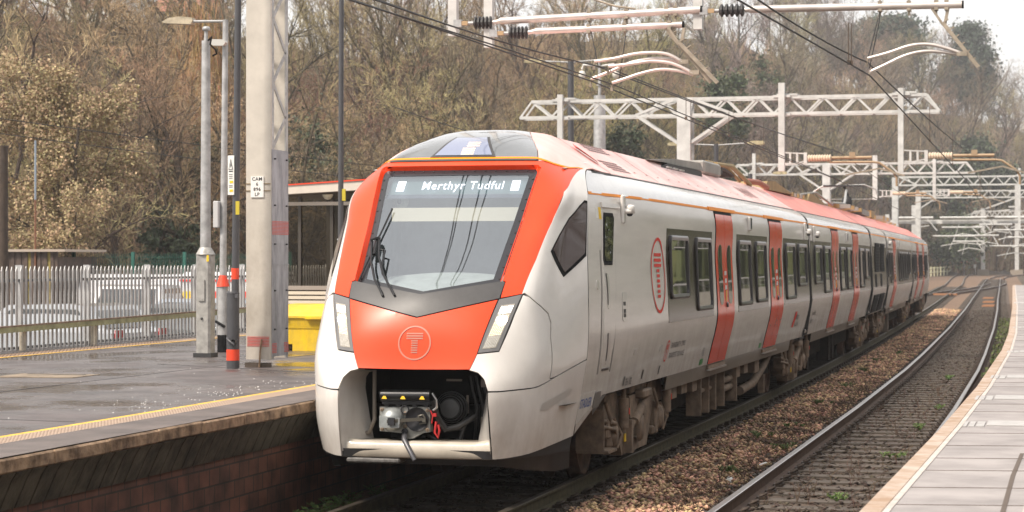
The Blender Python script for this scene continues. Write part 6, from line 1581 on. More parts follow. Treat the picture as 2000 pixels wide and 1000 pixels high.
for (x,y,z0,z1) in ((-2.29,24.6,4.52,4.98),(-2.32,24.55,4.52,4.98),(-2.19,38,4.37,4.95),(-2.18,46,4.30,5.0),(-5.45,32,4.42,4.80),(-5.40,36,4.40,4.80),(-5.35,40,4.36,4.85),(-5.3,44,4.32,4.9),(-2.3,66,4.25,5.0),(-2.33,66,4.25,5.0)): mb.tube([(x,y,z0),(x,y,z1)],.005,4,0,False);mb.box((x,y,z0+.01),(.03,.05,.05),0)
o=mb.build('dropper_wires',mat('dropper wire',(.10,.07,.05),.6));tag(o,'thin vertical dropper wires between the overhead lines','dropper wires',kind='stuff')
def gantry(label,Y,xm,topz,x0,x1,zb,zt,tubes,brace,mw=.33,md=.55,cut0=True,cut1=True,mz0=-.2,pan=.8,double=True,mast2=None):
    g_=grade(Y);T=thing('overhead_line_gantry',label,'gantry',(xm,Y,mz0+g_))
    if xm is not None:
        mb=MB();mb.box((xm,Y,(mz0+topz)/2),(mw,.10,topz-mz0),0);mb.build('mast',[whst],T)
        mb=MB()
        for y in (Y+.08,Y+md): 
            for s in (-1,1): mb.box((xm+s*(mw/2-.03),y,(mz0+topz)/2),(.06,.05,topz-mz0),0)
        z=mz0+.2;k=0
        while z<topz-.4:
            a,b=(Y+.08,Y+md) if k%2 else (Y+md,Y+.08)
            mb.bar((xm+mw/2-.02,a,z),(xm+mw/2-.02,b,z+.45),.05,.012,0,up=(1,0,0));z+=.45;k+=1
        mb.build('mast_lattice',galv,T)
    mb=MB();n=max(2,round((x1-x0)/pan));h=zt-zb;e0=h*.75 if cut0 else 0;e1=h*.75 if cut1 else 0
    for yy in ((Y+.05,Y+.5) if double else (Y+.05,)):
        mb.bar((x0+e0,yy,zt),(x1-e1,yy,zt),.08,.075);mb.bar((x0,yy,zb),(x1,yy,zb),.08,.075)
        st=(x1-x0)/n
        for k in range(n):
            a=x0+k*st;mb.bar((a,yy,zb),(a+st/2,yy,zt) if (k>0 or not cut0) else (x0+e0,yy,zt),.045,.045,0,up=(0,1,0))
            mb.bar((a+st/2 if (k>0 or not cut0) else x0+e0,yy,zt),(a+st,yy,zb),.045,.045,0,up=(0,1,0))
        if cut1: mb.bar((x1-e1,yy,zt),(x1,yy,zb),.06,.06,0,up=(0,1,0))
    if double:
        for k in range(n+1): a=x0+(x1-x0)*k/n;mb.bar((a,Y+.05,zb),(a,Y+.5,zb),.04,.04)
    mb.build('boom',whst,T)
    if xm is not None:
        mb=MB()
        for s in brace: 
            for yy in (Y+.03,Y+.5): mb.bar((xm+s*mw/2,yy,zb-.68),(xm+s*(mw/2+1.05),yy,zb+.02),.07,.07,0,up=(0,1,0));mb.bar((xm+s*(mw/2+1.05),yy,zb+.02),(xm+s*(mw/2+.1),yy,zt-.02),.06,.06,0,up=(0,1,0))
        mb.build('knee_brace',whst,T)
    for (x,za,zb_,w_) in tubes:
        mb=MB();mb.box((x,Y-.06,(za+zb_)/2),(w_,w_,zb_-za),0)
        mb.box((x,Y-.02,zb-.02),(.42,.10,.06),0);mb.box((x,Y-.02,zt+.02),(.42,.10,.06),0);mb.box((x+.12,Y+.25,zt+.06),(.5,.5,.05),0);mb.build('drop_tube',whst,T)
    if mast2:
        mb=MB();mb.box((mast2[0],Y,(mast2[1]+mast2[2])/2),(mast2[3],mast2[3],mast2[2]-mast2[1]),0);mb.box((mast2[0],Y,mast2[1]+.15),(.8,.8,.3),0);mb.build('mast',galvw,T)
    return T
def cant(T,x,y,z,rgt=2.4,s=1.,low=False):
    """side cantilever with frame, cream insulator, tube and registration pipe"""
    mb=MB()
    for dz in (-.12,.14): mb.bar((x,y,z+dz),(x+.55*s,y,z+dz-.03),.03,.03,0)
    for k in (.15,.32,.52): mb.bar((x+k*s,y,z-.14),(x+k*s,y,z+.14),.05 if k<.5 else .08,.04,0)
    mb.bar((x,y,z-.17),(x+.5*s,y,z-.08),.025,.025,0);mb.build('cantilever_frame',galvw,T)
    mb=MB();ribbed(mb,(x+.58*s,y,z),(x+1.15*s,y,z),.085,9,0,.75);mb.build('insulator',cream,T)
    mb=MB();mb.tube([(x+1.15*s,y,z),(x+rgt*s*.92,y,z)],.04,10,0);mb.tube([(x+1.1*s,y,z-.10),(x+(rgt-.35)*s*1.1,y,z-.11)],.03,8,0)
    e=x+(rgt-.35)*s*1.1;mb.tube([(e,y,z-.11),(e+.15*s,y,z-.13),(e+.5*s,y,z-.38),(e+.56*s,y,z-.5),(e+.56*s,y,z-.70)],.028,8,0)
    mb.box((x+1.65*s,y,z+.07),(.14,.08,.12),0);mb.build('cantilever_tube',brown,T)
    mb=MB();mb.bar((x+1.5*s,y-.05,z-.42),(x+2.3*s,y-.05,z-.27),.04,.04,0);mb.bar((x+2.3*s,y-.05,z-.27),(x+2.9*s,y-.05,z-.45),.04,.04,0);mb.build('steady_arm',castm,T)
G2=gantry('nearest white lattice gantry spanning behind the train',52.4,-8.98,6.26,-13.15,-2.79,5.88,6.28,[(-12.09,4.6,6.44,.13),(-6.56,4.47,6.62,.15),(-3.70,4.42,6.44,.13)],(-1,1))
cant(G2,-6.5,52.3,4.78,2.3);cant(G2,-3.62,52.3,4.80,2.3)
G3=gantry('second white lattice gantry, beyond the middle of the train',94.5,-9.9,6.48,-14.15,-3.55,6.10,6.54,[(-13.06,5.0,7.03,.14),(-7.78,4.95,6.88,.2),(-5.25,4.86,6.98,.14)],(-1,1))
cant(G3,-7.6,94.3,5.22,2.2);cant(G3,-5.15,94.3,5.25,1.9)
G4=gantry('third white lattice gantry running off to the right edge',120,-8.8,6.9,-8.6,3.5,6.47,6.92,[(-2.13,4.04,7.35,.13)],(1,),cut0=False,cut1=False)
G5=gantry('fourth white lattice gantry running off to the right edge',145,-9.12,6.94,-8.9,4.5,6.50,6.94,[],(1,),cut0=False,cut1=False)
# simplified far booms and masts
T=thing('overhead_line_gantry','far slim white beam gantry behind the last carriages','gantry',(-6,168,0))
mb=MB();mb.box((-3.5,168,5.32),(19,.25,.30),0);mb.build('beam',whst,T)
mb=MB()
for x,zt in ((-12.9,5.9),(-10.9,6.6)): mb.box((x,168,(zt)/2),(.3,.3,zt),0)
mb.build('mast',whst,T)
mb=MB()
for (a,b,z) in ((-12.5,-9.4,5.62),(-8.9,-5.4,5.62),(-4.8,-2.0,5.62)): mb.tube([(a,167.6,z),(b,167.6,z)],.09,8,0);mb.bar((b-.5,167.6,z),(b+.3,167.6,z-1.0),.10,.08,0);mb.bar((b-.3,167.6,z-.6),(b-1.6,167.6,z-.75),.06,.06,0)
mb.build('cantilever_tube',whst,T)
T=thing('overhead_line_gantry','farthest small lattice gantry with crowded cantilevers','gantry',(-8,235,0))
mb=MB();n=16
for yy in (235,235.8):
    mb.bar((-9.2,yy,7.1),(-.5,yy,7.1),.09,.09);mb.bar((-8.9,yy,7.65),(-.5,yy,7.65),.09,.09)
    for k in range(n): a=-9.2+8.7*k/n;mb.bar((a,yy,7.1),(a+.27,yy,7.65),.06,.06,0,up=(0,1,0));mb.bar((a+.27,yy,7.65),(a+.54,yy,7.1),.06,.06,0,up=(0,1,0))
mb.build('boom',galvw,T)
mb=MB();xa,ya=c2w((1920-1000)/4200*300,300);mb.box((xa,ya,5.4),(.55,.55,8.6),0);mb.box((xa,ya,.65),(1.6,1.2,1.0),1);mb.build('mast',[galvw,mat('far concrete plinth',(.30,.25,.20),.9)],T)
mb=MB()
for k,(x,z,l) in enumerate(((-8.3,6.2,3.4),(-12.2,5.9,4.2),(-11.0,4.4,3.2),(-6.8,5.6,3.4),(-7.2,3.9,5.2),(-5.3,4.8,3.0),(-13.,4.95,5.6),(-4.0,6.5,3.0),(-8.6,5.0,2.4))):
    mb.tube([(x,234-k*.4,z),(x+l,234-k*.4,z)],.10,6,0);mb.bar((x+l*.75,234-k*.4,z),(x+l,234-k*.4,z-1.1),.10,.10,0);mb.tube([(x+l*.9,234-k*.4,z-.9),(x+l*.5,234-k*.4,z-.7),(x+l*.15,234-k*.4,z-1.05)],.055,6,0);mb.bar((x+l*.3,234-k*.4,z-1.4),(x+l*.45,234-k*.4,z+.6),.05,.05,0)
mb.build('cantilever_tube',[whst],T)
# extra right hand masts with stays
xa,ya=c2w((1986-1000)/4200*300,300)
T=thing('overhead_line_mast','tall pale mast with cross plates and a long diagonal stay, farthest right','mast',(xa,ya,0))
mb=MB();mb.box((xa,ya,6.9),(.55,.55,12.0),0);mb.box((xa,ya,.6),(1.7,1.2,1.0),1);mb.build('column',[galvw,mat('far concrete plinth',(.30,.25,.20),.9)],T)
mb=MB();mb.bar((xa,ya,11.2),(xa-10.5,ya+1,7.4),.22,.2,0);mb.bar((xa,ya,9.6),(xa-6,ya+1,9.0),.14,.14,0);mb.build('stay',galvw,T)
mb=MB();mb.box((xa-.4,ya,12.0),(1.4,.5,.22),0);mb.box((xa-.4,ya,9.9),(1.4,.5,.22),0);mb.build('cross_plate',galvw,T)
# camera and lamp masts behind the train
def double_lamp(label,x,y,top,pole_m,pr,arm=.95):
    T=thing('double_lamp_post',label,'lamp post',(x,y,PH));mb=MB();mb.tube([(x,y,PH-.6),(x,y,top)],pr,10,0);mb.build('pole',pole_m,T)
    mb=MB();mb.tube([(x-arm,y,top+.02),(x,y,top-.03),(x+arm,y,top+.02)],.022,6,0);mb.build('arm',galv,T)
    for s in (-1,1):
        mb=MB();mb.prism([(0,-.03),(.04,.04),(.22,.07),(.52,.06),(.56,0),(.52,-.05),(.12,-.055)],(x+s*arm-(.62 if s<0 else -.05),y-.1,top+.02),(1,0,0),(0,0,1),(0,1,0),.20,0);mb.build('lantern',mat('mossy cream lantern',(.36,.31,.19),.7,ns=7,na=.35),T)
    return T
double_lamp('dark double lamp post left of the galvanised camera mast',-13.55,60,8.0,darkg,.09,.75)
double_lamp('double lamp post whose lanterns sit behind the concrete gantry mast',-10.3,66,5.9,darkg,.07,.9)
double_lamp('double lamp post between the first and second gantries',-11.9,85,5.75,darkg,.09,.85)
double_lamp('double lamp post just left of the second gantry mast',-9.95,88,4.6,darkg,.08,.8)
T=thing('camera_mast','thick galvanised mast with two white dome cameras','camera mast',(-12.71,60,PH));mb=MB();mb.tube([(-12.71,60,PH-.5),(-12.71,60,7.0)],[.20,.17],14,0);mb.tube([(-12.71,60,7.0),(-12.71,60,8.05)],.045,8,0);mb.tube([(-12.71,60,7.28),(-12.71,60,7.32)],.09,10,0);mb.build('pole',[galv],T)
mb=MB();mb.tube([(-13.20,59.9,7.75),(-13.16,59.9,7.88),(-12.8,59.95,7.85),(-12.71,60,7.78),(-12.6,59.95,7.85),(-12.28,59.9,7.88),(-12.22,59.9,7.75)],.03,8,0);mb.build('arm',galvw,T)
for x in (-13.20,-12.22):
    mb=MB();mb.lathe([(0,.10),(.07,.08),(.10,.02),(.10,-.06),(.06,-.14),(0,-.17)],(x,59.9,7.62),'z',12,0);mb.build('dome_camera',mat('white dome camera',(.62,.60,.54),.4),T)
# speed sign, cabinet, pale fence, house
def far(px,z): return c2w((px-1000)/4200*z,z)
z=300;x,y=far(1883,z);g_=grade(z)
T=thing('speed_sign','round white sign with a red rim beside the far track','sign',(x,y,g_));mb=MB();mb.tube([(x,y,g_-.2),(x,y,2.8)],.05,8);mb.build('post',galv,T)
mb=MB();mb.lathe([(0,-.06),(.44,-.06),(.44,0)],(x,y,2.32),'y',24,0);d_=mb.build('disc',[redband],T);mb=MB();mb.lathe([(0,-.08),(.35,-.08),(.35,-.05)],(x,y,2.32),'y',24,0);mb.build('disc_face',mat('pale sign face',(.85,.78,.68),.5),d_)
mb=MB();mb.tube([(x-.12,y-.1,2.15),(x-.12,y-.1,2.5)],.04,4,0);mb.tube([(x+.05,y-.1,2.15),(x+.15,y-.1,2.3),(x+.05,y-.1,2.5)],.035,4,0);mb.build('digits',mat('grey digits',(.3,.27,.22),.6),d_)
x,y=far(1904,z);mb=MB();mb.box((x,y,1.6),(.35,.3,.45),0,bev=.03);mb.tube([(x+.1,y,g_),(x+.05,y,1.4)],.06,6,0);o=mb.build('signal_box',mat('white lineside box',(.7,.69,.65),.5));tag(o,'small white lineside box beside the far mast','box')
T=thing('post_and_rail_fence','pale cream post and rail fence beyond the last carriage','fence',(*far(1820,275),.4))
cf=mat('pale cream fence paint',(.72,.68,.46),.6);pts=[far(1812+6.3*k,275+k*4) for k in range(10)]
for k,(x,y) in enumerate(pts): mb=MB();g_=grade(y);mb.box((x,y,g_+.55-k*.01),(.18,.18,1.25));mb.build('post',cf,T)
mb=MB()
for a,b in zip(pts,pts[1:]):
    for h in (.45,1.0): mb.bar((*a,grade(a[1])+h),(*b,grade(b[1])+h),.05,.09)
mb.build('rail',cf,T)
x,y=far(1632,285);hz=2.277+(510-268)*285/4200
T=thing('house','small cream gabled house half hidden by the trees on the hill','house',(x,y,hz-1))
mb=MB();mb.prism([(-.95,-3),(.95,-3),(.95,.0),(0,1.1),(-.95,.0)],(x,y,hz),(1,0,0),(0,0,1),(.3,1,0),3.2,0);mb.build('wall',mat('cream render',(.62,.55,.42),.8,ns=2,na=.1),T)
mb=MB();mb.prism([(-1.15,-.1),(0,1.15),(1.15,-.1),(1.15,.06),(0,1.35),(-1.15,.06)],(x,y-.2,hz),(1,0,0),(0,0,1),(.3,1,0),3.6,0);mb.build('roof',mat('purple grey slate',(.16,.12,.14),.7),T)
mb=MB();mb.box((x-.3,y-.03,hz-.6),(.35,.06,.6),0);mb.box((x+.4,y-.03,hz-.6),(.35,.06,.6),0);mb.build('window',gap,T)
def house(label,px,py,z,w_,h_,wc,rc):
    x,y=far(px,z);hz=2.277+(510.5-py)*z/4200
    T=thing('house',label,'house',(x,y,hz-4));mb=MB();mb.box((x,y+3,hz-3+h_/2),(w_,6,h_+6),0);mb.build('wall',mat('render %s'%label[:12],wc,.8,ns=2,na=.1),T)
    mb=MB();v=[(x-w_/2-.3,y-.4,hz+h_),(x+w_/2+.3,y-.4,hz+h_),(x+w_/2+.3,y+6.4,hz+h_),(x-w_/2-.3,y+6.4,hz+h_),(x-w_/2+.6,y+3,hz+h_+2.2),(x+w_/2-.6,y+3,hz+h_+2.2)];mb.add(v,[(0,1,5,4),(2,3,4,5),(1,2,5),(3,0,4),(3,2,1,0)],0);rf=mb.build('roof',mat('roof %s'%label[:12],rc,.8,ns=3,na=.15),T)
    mb=MB();mb.box((x+w_*.25,y+3,hz+h_+2.3),(.8,.8,1.6),0);mb.build('chimney',mat('brick chimney',(.30,.12,.08),.8),rf)
    mb=MB()
    for a in (-.3,0,.3): mb.box((x+w_*a,y-.03,hz+h_*.35),(.9,.06,1.2),0)
    mb.build('window',gap,T)
house('white rendered house behind the twigs at the top left',162,14,170,6,2.,(.62,.60,.56),(.25,.12,.10))
house('pale house in the gap left of the slim lamp post',345,60,178,5,1.6,(.60,.58,.56),(.40,.17,.12))
# ================================================================ WOODLAND
def bare_tree(seed,H=11.,spread=.55,levels=(9,7,6,5),up=.35,fork=True,twl=1.,limb=1.,low=.18):
    """returns trunk/limb tubes (MB) and twig ribbons (V,F); many fine bare twigs"""
    R=random.Random(seed);trunk=MB();TW=[]
    def walk(p,d,L,r,n,wob):
        pts=[Vector(p)];rs=[r];d=Vector(d).normalized()
        for i in range(n):
            d=(d+Vector((R.gauss(0,wob),R.gauss(0,wob),R.gauss(0,wob*.6)+up*.10))).normalized()
            pts.append(pts[-1]+d*L/n);rs.append(r*(1-.62*(i+1)/n))
        return pts,rs,d
    def at(pts,rs,t):
        k=min(int(t*(len(pts)-1)),len(pts)-2);u=t*(len(pts)-1)-k;return pts[k].lerp(pts[k+1],u),rs[k]*(1-u)+rs[k+1]*u,(pts[k+1]-pts[k]).normalized()
    def grow(p,d,L,r,lv):
        n=(6,5,4,3,2)[lv];pts,rs,_=walk(p,d,L,r,n,(.10,.20,.24,.26,.28)[lv])
        if lv<=2: trunk.tube(pts,[max(q,.012) for q in rs],(7,5,4)[lv],0,False)
        else:
            for a,b,ra,rb in zip(pts,pts[1:],rs,rs[1:]): TW.append((a,b,ra,rb))
        if lv<4:
            m=levels[lv] if lv else levels[0]
            for k in range(m):
                t=(low+(1-low)*((k+R.random())/m)) if lv==0 else (.12+.88*(k+R.random())/m)
                q,rq,dd=at(pts,rs,min(t,.999));a=R.uniform(0,6.283)
                s=dd.orthogonal().normalized();s=Matrix.Rotation(a,3,dd)@s
                sp=spread*(1.15 if lv==0 else 1.)*R.uniform(.7,1.3)
                nd=(dd*(1-sp*.45)+s*sp*1.25+Vector((0,0,up*.45))).normalized()
                Lc=L*(.62 if lv==0 else .55)*R.uniform(.65,1.1)*(1-.45*t if lv==0 else 1-.3*t)*(limb if lv==0 else 1)
                if lv==3: Lc*=twl
                grow(q,nd,Lc,min(rq*.62,.7*rq),lv+1)
    if fork:
        for k in range(R.choice((2,3,3,4))): a=R.uniform(0,6.28);grow((R.uniform(-.3,.3),R.uniform(-.3,.3),-.3),(cos(a)*.28,sin(a)*.28,1),H*R.uniform(.75,1.),H*.012,0)
    else: grow((0,0,-.4),(0,0,1),H,H*.017,0)
    A=np.array([tuple(t[0]) for t in TW]);B=np.array([tuple(t[1]) for t in TW]);ra=np.array([t[2] for t in TW]);rb=np.array([t[3] for t in TW])
    ra=np.maximum(ra,.0085);rb=np.maximum(rb*.8,.0065)
    d=B-A;rnd=RNG.normal(size=d.shape);s=np.cross(d,rnd);s/=np.maximum(np.linalg.norm(s,axis=1,keepdims=True),1e-9)
    V=np.stack([A-s*ra[:,None],A+s*ra[:,None],B+s*rb[:,None],B-s*rb[:,None]],1).reshape(-1,3)
    return trunk,V,np.arange(len(V)).reshape(-1,4),B
bark=mat('brown grey bark',(.085,.066,.045),.9,ns=3,na=.35,objr=.35)
twigA=mat('olive brown twigs',(.215,.155,.085),.9,isl=.35,objr=0)
def twigmat(name,c): 
    return mat(name,c,.9,objr=.30,ns=.35,na=.35)
tw=[twigmat('tan twigs',(.38,.285,.165)),twigmat('grey brown twigs',(.25,.195,.135)),twigmat('olive twigs',(.31,.25,.125)),twigmat('russet twigs',(.32,.205,.125)),twigmat('purple grey twigs',(.22,.175,.155))]
protos=[]
specs=[(1,11,.55,(9,7,6,6),.35,True),(2,12,.50,(12,8,7,6),.45,False),(3,9,.72,(9,7,7,6),.2,True),(4,10,.62,(10,8,6,5),.3,True),(5,13,.42,(13,8,7,5),.6,False)]
for k,(sd,H,sp,lv,up,fk) in enumerate(specs):
    tr,V,F,_=bare_tree(sd,H,sp,lv if not fk else (7,7,6,6),up,fk)
    protos.append((tr,V,F,H))
def plant(k,twm,label,x,y,s=1.,rz=0,name='bare_tree',group=None):
    tr,V,F,H=protos[k];key=(k,twm.name)
    if key not in _pt:
        T=thing(name,label,'tree',(0,0,0));T2=MB();T2.v=list(tr.v);T2.f=list(tr.f);T2.m=list(tr.m);T2.sm=list(tr.sm);T2.build('trunk',bark,T);mesh('crown',V,F,twm,T);_pt[key]=T;o=T;o.location=(x,y,hill(x,y)-.1);o.rotation_euler=(0,0,rz);o.scale=(s,s,s)
    else: o=dup(_pt[key],(x,y,hill(x,y)-.1),rz,label,(s,s,s*random.uniform(.92,1.1)))
    o['label']=label
    if group: o['group']=group
    elif 'group' in o.keys(): del o['group']
    return o
_pt={}
R_=random.Random(5);cnt=0
LG={0:'bare winter tree on the wooded bank left of the train',1:'bare winter tree on the hillside above the train',2:'hazy bare tree on the far hillside at the right'}
LM=[(-999,'behind the wooden pole'),(130,'behind the golden tree'),(300,'behind the two lamp posts'),(470,'behind the cream mast'),(600,'behind the thin dark post'),(700,'above the nose of the train'),(880,'behind the black insulators'),(1000,'above the end of the nearest gantry'),(1120,'behind the camera mast'),(1230,'behind the pale gantry mast'),(1380,'between the two nearest gantry masts'),(1530,'near the cream house'),(1660,'below the large pine'),(1800,'below the rounded pine'),(1900,'behind the farthest masts')]
def place(px,z,lab,mi=None,k=None,s=None):
    x,y=c2w((px-1000)/4200*z,z);k=R_.randrange(5) if k is None else k;mi=mi if mi is not None else R_.choice((0,0,1,2,2,1,3));d=z-footz(px)
    lm=LM[int(np.searchsorted([p for p,_ in LM],px,side='right'))-1][1];rw='at the bank foot' if d<18 else 'low on the bank' if d<45 else 'high on the bank' if d<75 else 'on the crest'
    lb='%s %s bare tree %s %s'%(('small','middling','tall')[0 if s*protos[k][3]<9 else 1 if s*protos[k][3]<12 else 2]+(' forked' if specs[k][5] else ' straight'),('tan','grey','olive','russet','purplish')[mi],rw,lm)
    plant(k,tw[mi],lb,x,y,s,R_.uniform(0,6.28),group='bare winter trees covering the bank')
for px0,px1,dz0,dz1,ddz,sp in ((-60,1400,3,60,5.4,3.3),(-60,1400,64,106,9,3.3),(1330,2070,2,30,8,4.6),(1330,2070,36,106,8.5,3.2)):
    d=dz0
    while d<dz1:
        px=px0+R_.uniform(0,110)
        while px<px1:
            z=footz(px)+d+R_.uniform(-3,3)
            g=0 if px<640 else (1 if px<1420 else 2)
            spx=sp*(1+d/60)*4200/z*R_.uniform(.75,1.3)
            mi=None if px<1400 else R_.choice((1,4,1,2,0))
            if 560<px and px<720 and d<6: px+=spx;continue
            if cnt<288: place(px,z,LG[g],mi,s=R_.uniform(.72,1.08) if px<1400 else R_.uniform(1.0,1.5));cnt+=1
            px+=spx
        d+=ddz*(1+d/70)
for i in range(34):
    px=1545+i*14+R_.uniform(-8,8);place(px,footz(px)+R_.uniform(84,112),0,R_.choice((1,4,1,0)),s=R_.uniform(.8,1.3))

# named individual trees
def one(px,z,label,mi,k,s):
    x,y=c2w((px-1000)/4200*z,z);return plant(k,tw[mi],label,x,y,s,R_.uniform(0,6.28))
one(790,88,'spreading bare tree directly above the waiting shelter and the nose of the train',2,3,.95)
one(640,90,'bare tree between the cream mast and the thin dark post',1,2,.85)
one(1010,104,'broad bare tree over the roof of the first carriage',0,0,1.0)
# golden catkin tree
tr,V,F,B=bare_tree(31,8.9,.66,(8,7,6,4),.3,True,low=.05)
gx,gy=-29.4,60.9;T=thing('golden_tree','golden brown tree still holding its catkins, left of the platform','tree',(gx,gy,.1));WM[T.name]=Matrix.Identity(4)
tr.build('trunk',bark,T);mesh('crown',V,F,tw[0],T)
pick=B[RNG.random(len(B))<.9];C=np.repeat(pick,9,0)+RNG.normal(size=(len(pick)*9,3))*.17;C=C[C[:,2]>.3]
if len(C)>64000: C=C[RNG.permutation(len(C))[:64000]]
V,F=leafquads(C,.033);mesh('catkins',V,F,mat('golden catkins',(.36,.275,.155),.8,isl=.35,ns=1.2,na=.25),T)
# weeping orange willow behind the slim lamp post
mb=MB();x,y=c2w((450-1000)/4200*96,96);hz=hill(x,y);T=thing('willow_tree','orange twigged weeping willow behind the slim lamp post','tree',(x,y,hz))
tr,V,F,B=bare_tree(44,10,.45,(7,6,4,3),.5,False);WM[T.name]=Matrix.Identity(4);tr.build('trunk',bark,T)
P0=B[RNG.permutation(len(B))[:1500]];P0=P0[P0[:,2]>3.2];n=len(P0);segs=[];p=P0.copy();dr=RNG.normal(size=(n,3))*.12;vv=[];
for j in range(6):
    q=p+dr+np.array([0,0,-.5])*RNG.uniform(.6,1.3,(n,1));dr=dr*.8;s=np.cross(q-p,RNG.normal(size=(n,3)));s/=np.linalg.norm(s,axis=1,keepdims=True);s*=.012
    vv.append(np.stack([p-s,p+s,q+s,q-s],1).reshape(-1,3));p=q
V=np.concatenate(vv);mesh('crown',V,np.arange(len(V)).reshape(-1,4),mat('orange willow twigs',(.34,.20,.085),.8,isl=.3),T)
# evergreens : pines on the far skyline, ivy and holly patches
def clumps(name,label,base,H,W_,n,cl,size,m,seed,trunk_r=.35,flat=.45,crown0=.45,cat='tree',px=None):
    R=random.Random(seed);T=thing(name,label,cat,base);WM[T.name]=Matrix.Translation(base)
    mb=MB();WMt=Matrix.Translation(base);cs=[]
    pts=[Vector((0,0,-.5)),Vector((.2,0,H*.4)),Vector((-.1,.1,H*.85))];mb.tube(pts,[trunk_r,trunk_r*.7,trunk_r*.3],8,0,False)
    cl=int(cl*2)
    for k in range(cl):
        a=R.uniform(0,6.28);t=R.random();h=H*(crown0+(1-crown0)*t);rr=W_*math.sqrt(max(.05,1-((t-.45)/.62)**2))*R.uniform(.25,1.);c=Vector((cos(a)*rr,sin(a)*rr,h));cs.append(c)
        mb.tube([pts[1].lerp(pts[2],R.uniform(.1,1)),c*.6+Vector((0,0,h*.38)),c],[.10,.06,.03],4,0,False)
    mb.xf(WMt);mb.build('trunk',bark,T)
    C=[]
    for c in cs:
        k=n//cl;r=W_*R.uniform(.10,.26);q=RNG.normal(size=(k,3))*r*RNG.choice([.6,1.,1.5],(k,1));q[:,2]*=flat;C.append(q+np.array(c))
    V,F=leafquads(np.concatenate(C)+np.array(base),size);mesh('crown',V,F,m,T);return T
pinem=mat('dark pine needles',(.045,.065,.040),.85,isl=.45);ivym=mat('dark ivy leaves',(.045,.062,.028),.6,isl=.6);hollym=mat('green holly leaves',(.060,.080,.032),.6,isl=.5)
def hp_(px,z): x,y=c2w((px-1000)/4200*z,z);return (x,y,hill(x,y))
def topfit(px,py,z,H): 
    x,y=c2w((px-1000)/4200*z,z);h=2.277+(510.5-py)*z/4200;return (x,y,h-H)
clumps('pine_tree','large spreading pine on the skyline in the middle of the far hill',topfit(1735,40,385,16),16,6.2,32000,30,.22,pinem,3,.4,.40,.35)
clumps('pine_tree','rounded pine on the skyline at the right of the far hill',topfit(1888,56,400,15),15,4.3,24000,24,.22,pinem,4,.4,.8,.15)
clumps('pine_tree','small pine on the skyline left of the large spreading pine',topfit(1660,62,380,12),12,4.2,7000,16,.20,pinem,9,.3,.6,.4)
k=0
for (px,py,z,W_,H,m,lab) in ((600,240,100,3.2,5,ivym,'dark evergreen behind the thin dark post'),(560,300,97,3.6,4,ivym,'dark ivy covered shrub right of the cream mast'),(640,330,98,2.6,3.,hollym,'green holly behind the shelter roof'),(745,385,96,1.2,1.6,hollym,'small green shrub at the left shoulder of the train'),(370,250,92,2.4,4.5,hollym,'ivy clad tree between the golden tree and lamp post'),(330,420,84,2.2,2.6,ivym,'dark shrub right of the golden tree'),(1215,250,135,2.6,5,ivym,'dark evergreen above the front of the roof'),(1280,330,128,2.2,3,ivym,'low evergreen left of the gantry mast'),(1420,150,190,3.4,7,hollym,'ivy covered tree above the first gantry'),(1440,330,180,3,5,ivym,'evergreen between the first two gantries'),(1580,270,255,5,9,ivym,'evergreen clump beside the cream house'),(1700,330,290,5,8,hollym,'green shrub mass behind the second gantry'),(1840,330,305,8,9,ivym,'dark evergreen mass behind the far gantries'),(1905,280,318,5.5,7,ivym,'tall dark evergreen near the right mast'),(1860,440,298,6,5,hollym,'low green shrub behind the far lineside masts'),(1975,330,322,4,7,ivym,'dark evergreen at the right edge'),(60,480,76,2.5,2.0,hollym,'green shrub behind the brown shed'),(1500,120,245,3.6,9,hollym,'ivy clad tree at the skyline above the wires'),(1010,430,108,2,2.5,hollym,'green shrub behind the first carriage')):
    k+=1;clumps('evergreen_shrub',lab,topfit(px,py,z,H),H,W_*.62,int(5200*(W_/3)**1.2),16,.05*z/100+.015,m,20+k,.12,.9,.15,'shrub')
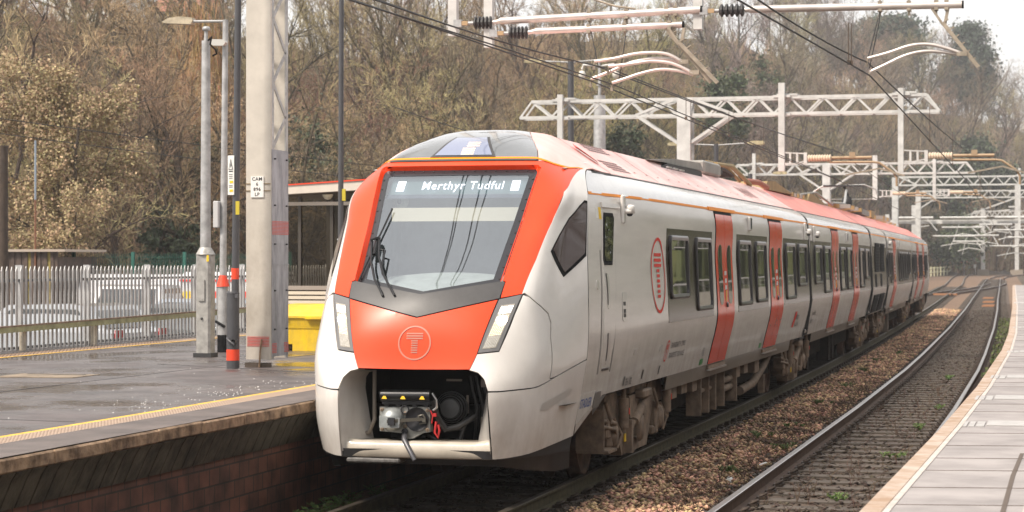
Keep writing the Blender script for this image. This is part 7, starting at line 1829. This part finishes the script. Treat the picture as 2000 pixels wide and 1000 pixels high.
# undergrowth: tangled brambles and saplings over the bank
n=420000
px=RNG.uniform(-150,2150,n);zf=np.interp(px,[-900,0,500,1000,1500,1800,2000,2300,3200],[60,72,84,112,205,292,330,345,350]);dd=RNG.random(n)**1.3*85;z=zf+dd+.5
C_,S_=cos(YAW),sin(YAW);xc=(px-1000)/4200*z;X=xc*C_-z*S_;Y=xc*S_+z*C_
base=-.2+np.where(z>120,.0025*(np.minimum(z,360)-120),0);sl_=np.interp(px,[0,700,1000,1200,1500,1750,2000,3000],[.215,.205,.24,.28,.31,.29,.26,.27])
Z=base+sl_*np.minimum(dd,105)*np.minimum(1,dd/25+.25)+1.2*np.sin(X*.11)*np.sin(Y*.07)*np.minimum(1,dd/20)
A=np.stack([X,Y,Z-.1],1);hgt=RNG.uniform(.5,2.6,n)*(1+.5*np.sin(X*.5)*np.cos(Y*.31))*(1+1.3*np.clip((z-180)/120,0,1));a=RNG.uniform(0,6.28,n);ln=RNG.uniform(.1,.9,n)
B=A+np.stack([np.cos(a)*ln*.4,np.sin(a)*ln*.4,hgt*.6],1);Cq=B+np.stack([np.cos(a+.6)*ln,np.sin(a+.6)*ln,hgt*.35*RNG.uniform(-.4,1.2,n)],1)
wd=(.006+.00010*z)*RNG.uniform(.7,1.5,n)*(1+.9*(z>250))
def ribs(A,B,w0,w1):
    s=np.cross(B-A,RNG.normal(size=A.shape));s/=np.maximum(np.linalg.norm(s,axis=1,keepdims=True),1e-9)
    return np.stack([A-s*w0[:,None],A+s*w0[:,None],B+s*w1[:,None],B-s*w1[:,None]],1).reshape(-1,3)
V=np.concatenate([ribs(A,B,wd,wd*.8),ribs(B,Cq,wd*.8,wd*.5)])
o=mesh('undergrowth',V,np.arange(len(V)).reshape(-1,4),mat('tangled bramble stems',(.27,.195,.12),.9,isl=.55,ns=.12,na=.35));tag(o,'tangled brown brambles and saplings covering the bank','undergrowth',kind='stuff')
m_=70000;ix=RNG.permutation(n)[:m_];C=A[ix]+np.stack([RNG.normal(size=m_)*.4,RNG.normal(size=m_)*.4,RNG.uniform(.05,1.1,m_)],1)
keep=(np.sin(C[:,0]*.35+1)+np.sin(C[:,1]*.23)+RNG.normal(size=m_)*.5)>.55;C=C[keep];V,F=leafquads(C,.055)
o=mesh('ivy_cover',V,F,mat('dull ivy cover',(.055,.075,.030),.8,isl=.5));tag(o,'patches of dull green ivy and ferns on the bank','ground cover',kind='stuff')
# ---- thin air between the station and the far hill
hm=bpy.data.materials.new('thin haze');hm.use_nodes=True;t=hm.node_tree;t.nodes.clear();o_=t.nodes.new('ShaderNodeOutputMaterial');pv=t.nodes.new('ShaderNodeVolumePrincipled')
pv.inputs['Color'].default_value=(.90,.91,.95,1);pv.inputs['Density'].default_value=HAZE;t.links.new(pv.outputs[0],o_.inputs['Volume'])
mb=MB();mb.box((-100,560,45),(1500,1300,100));hz_=mb.build('haze',hm);hz_['kind']='stuff'
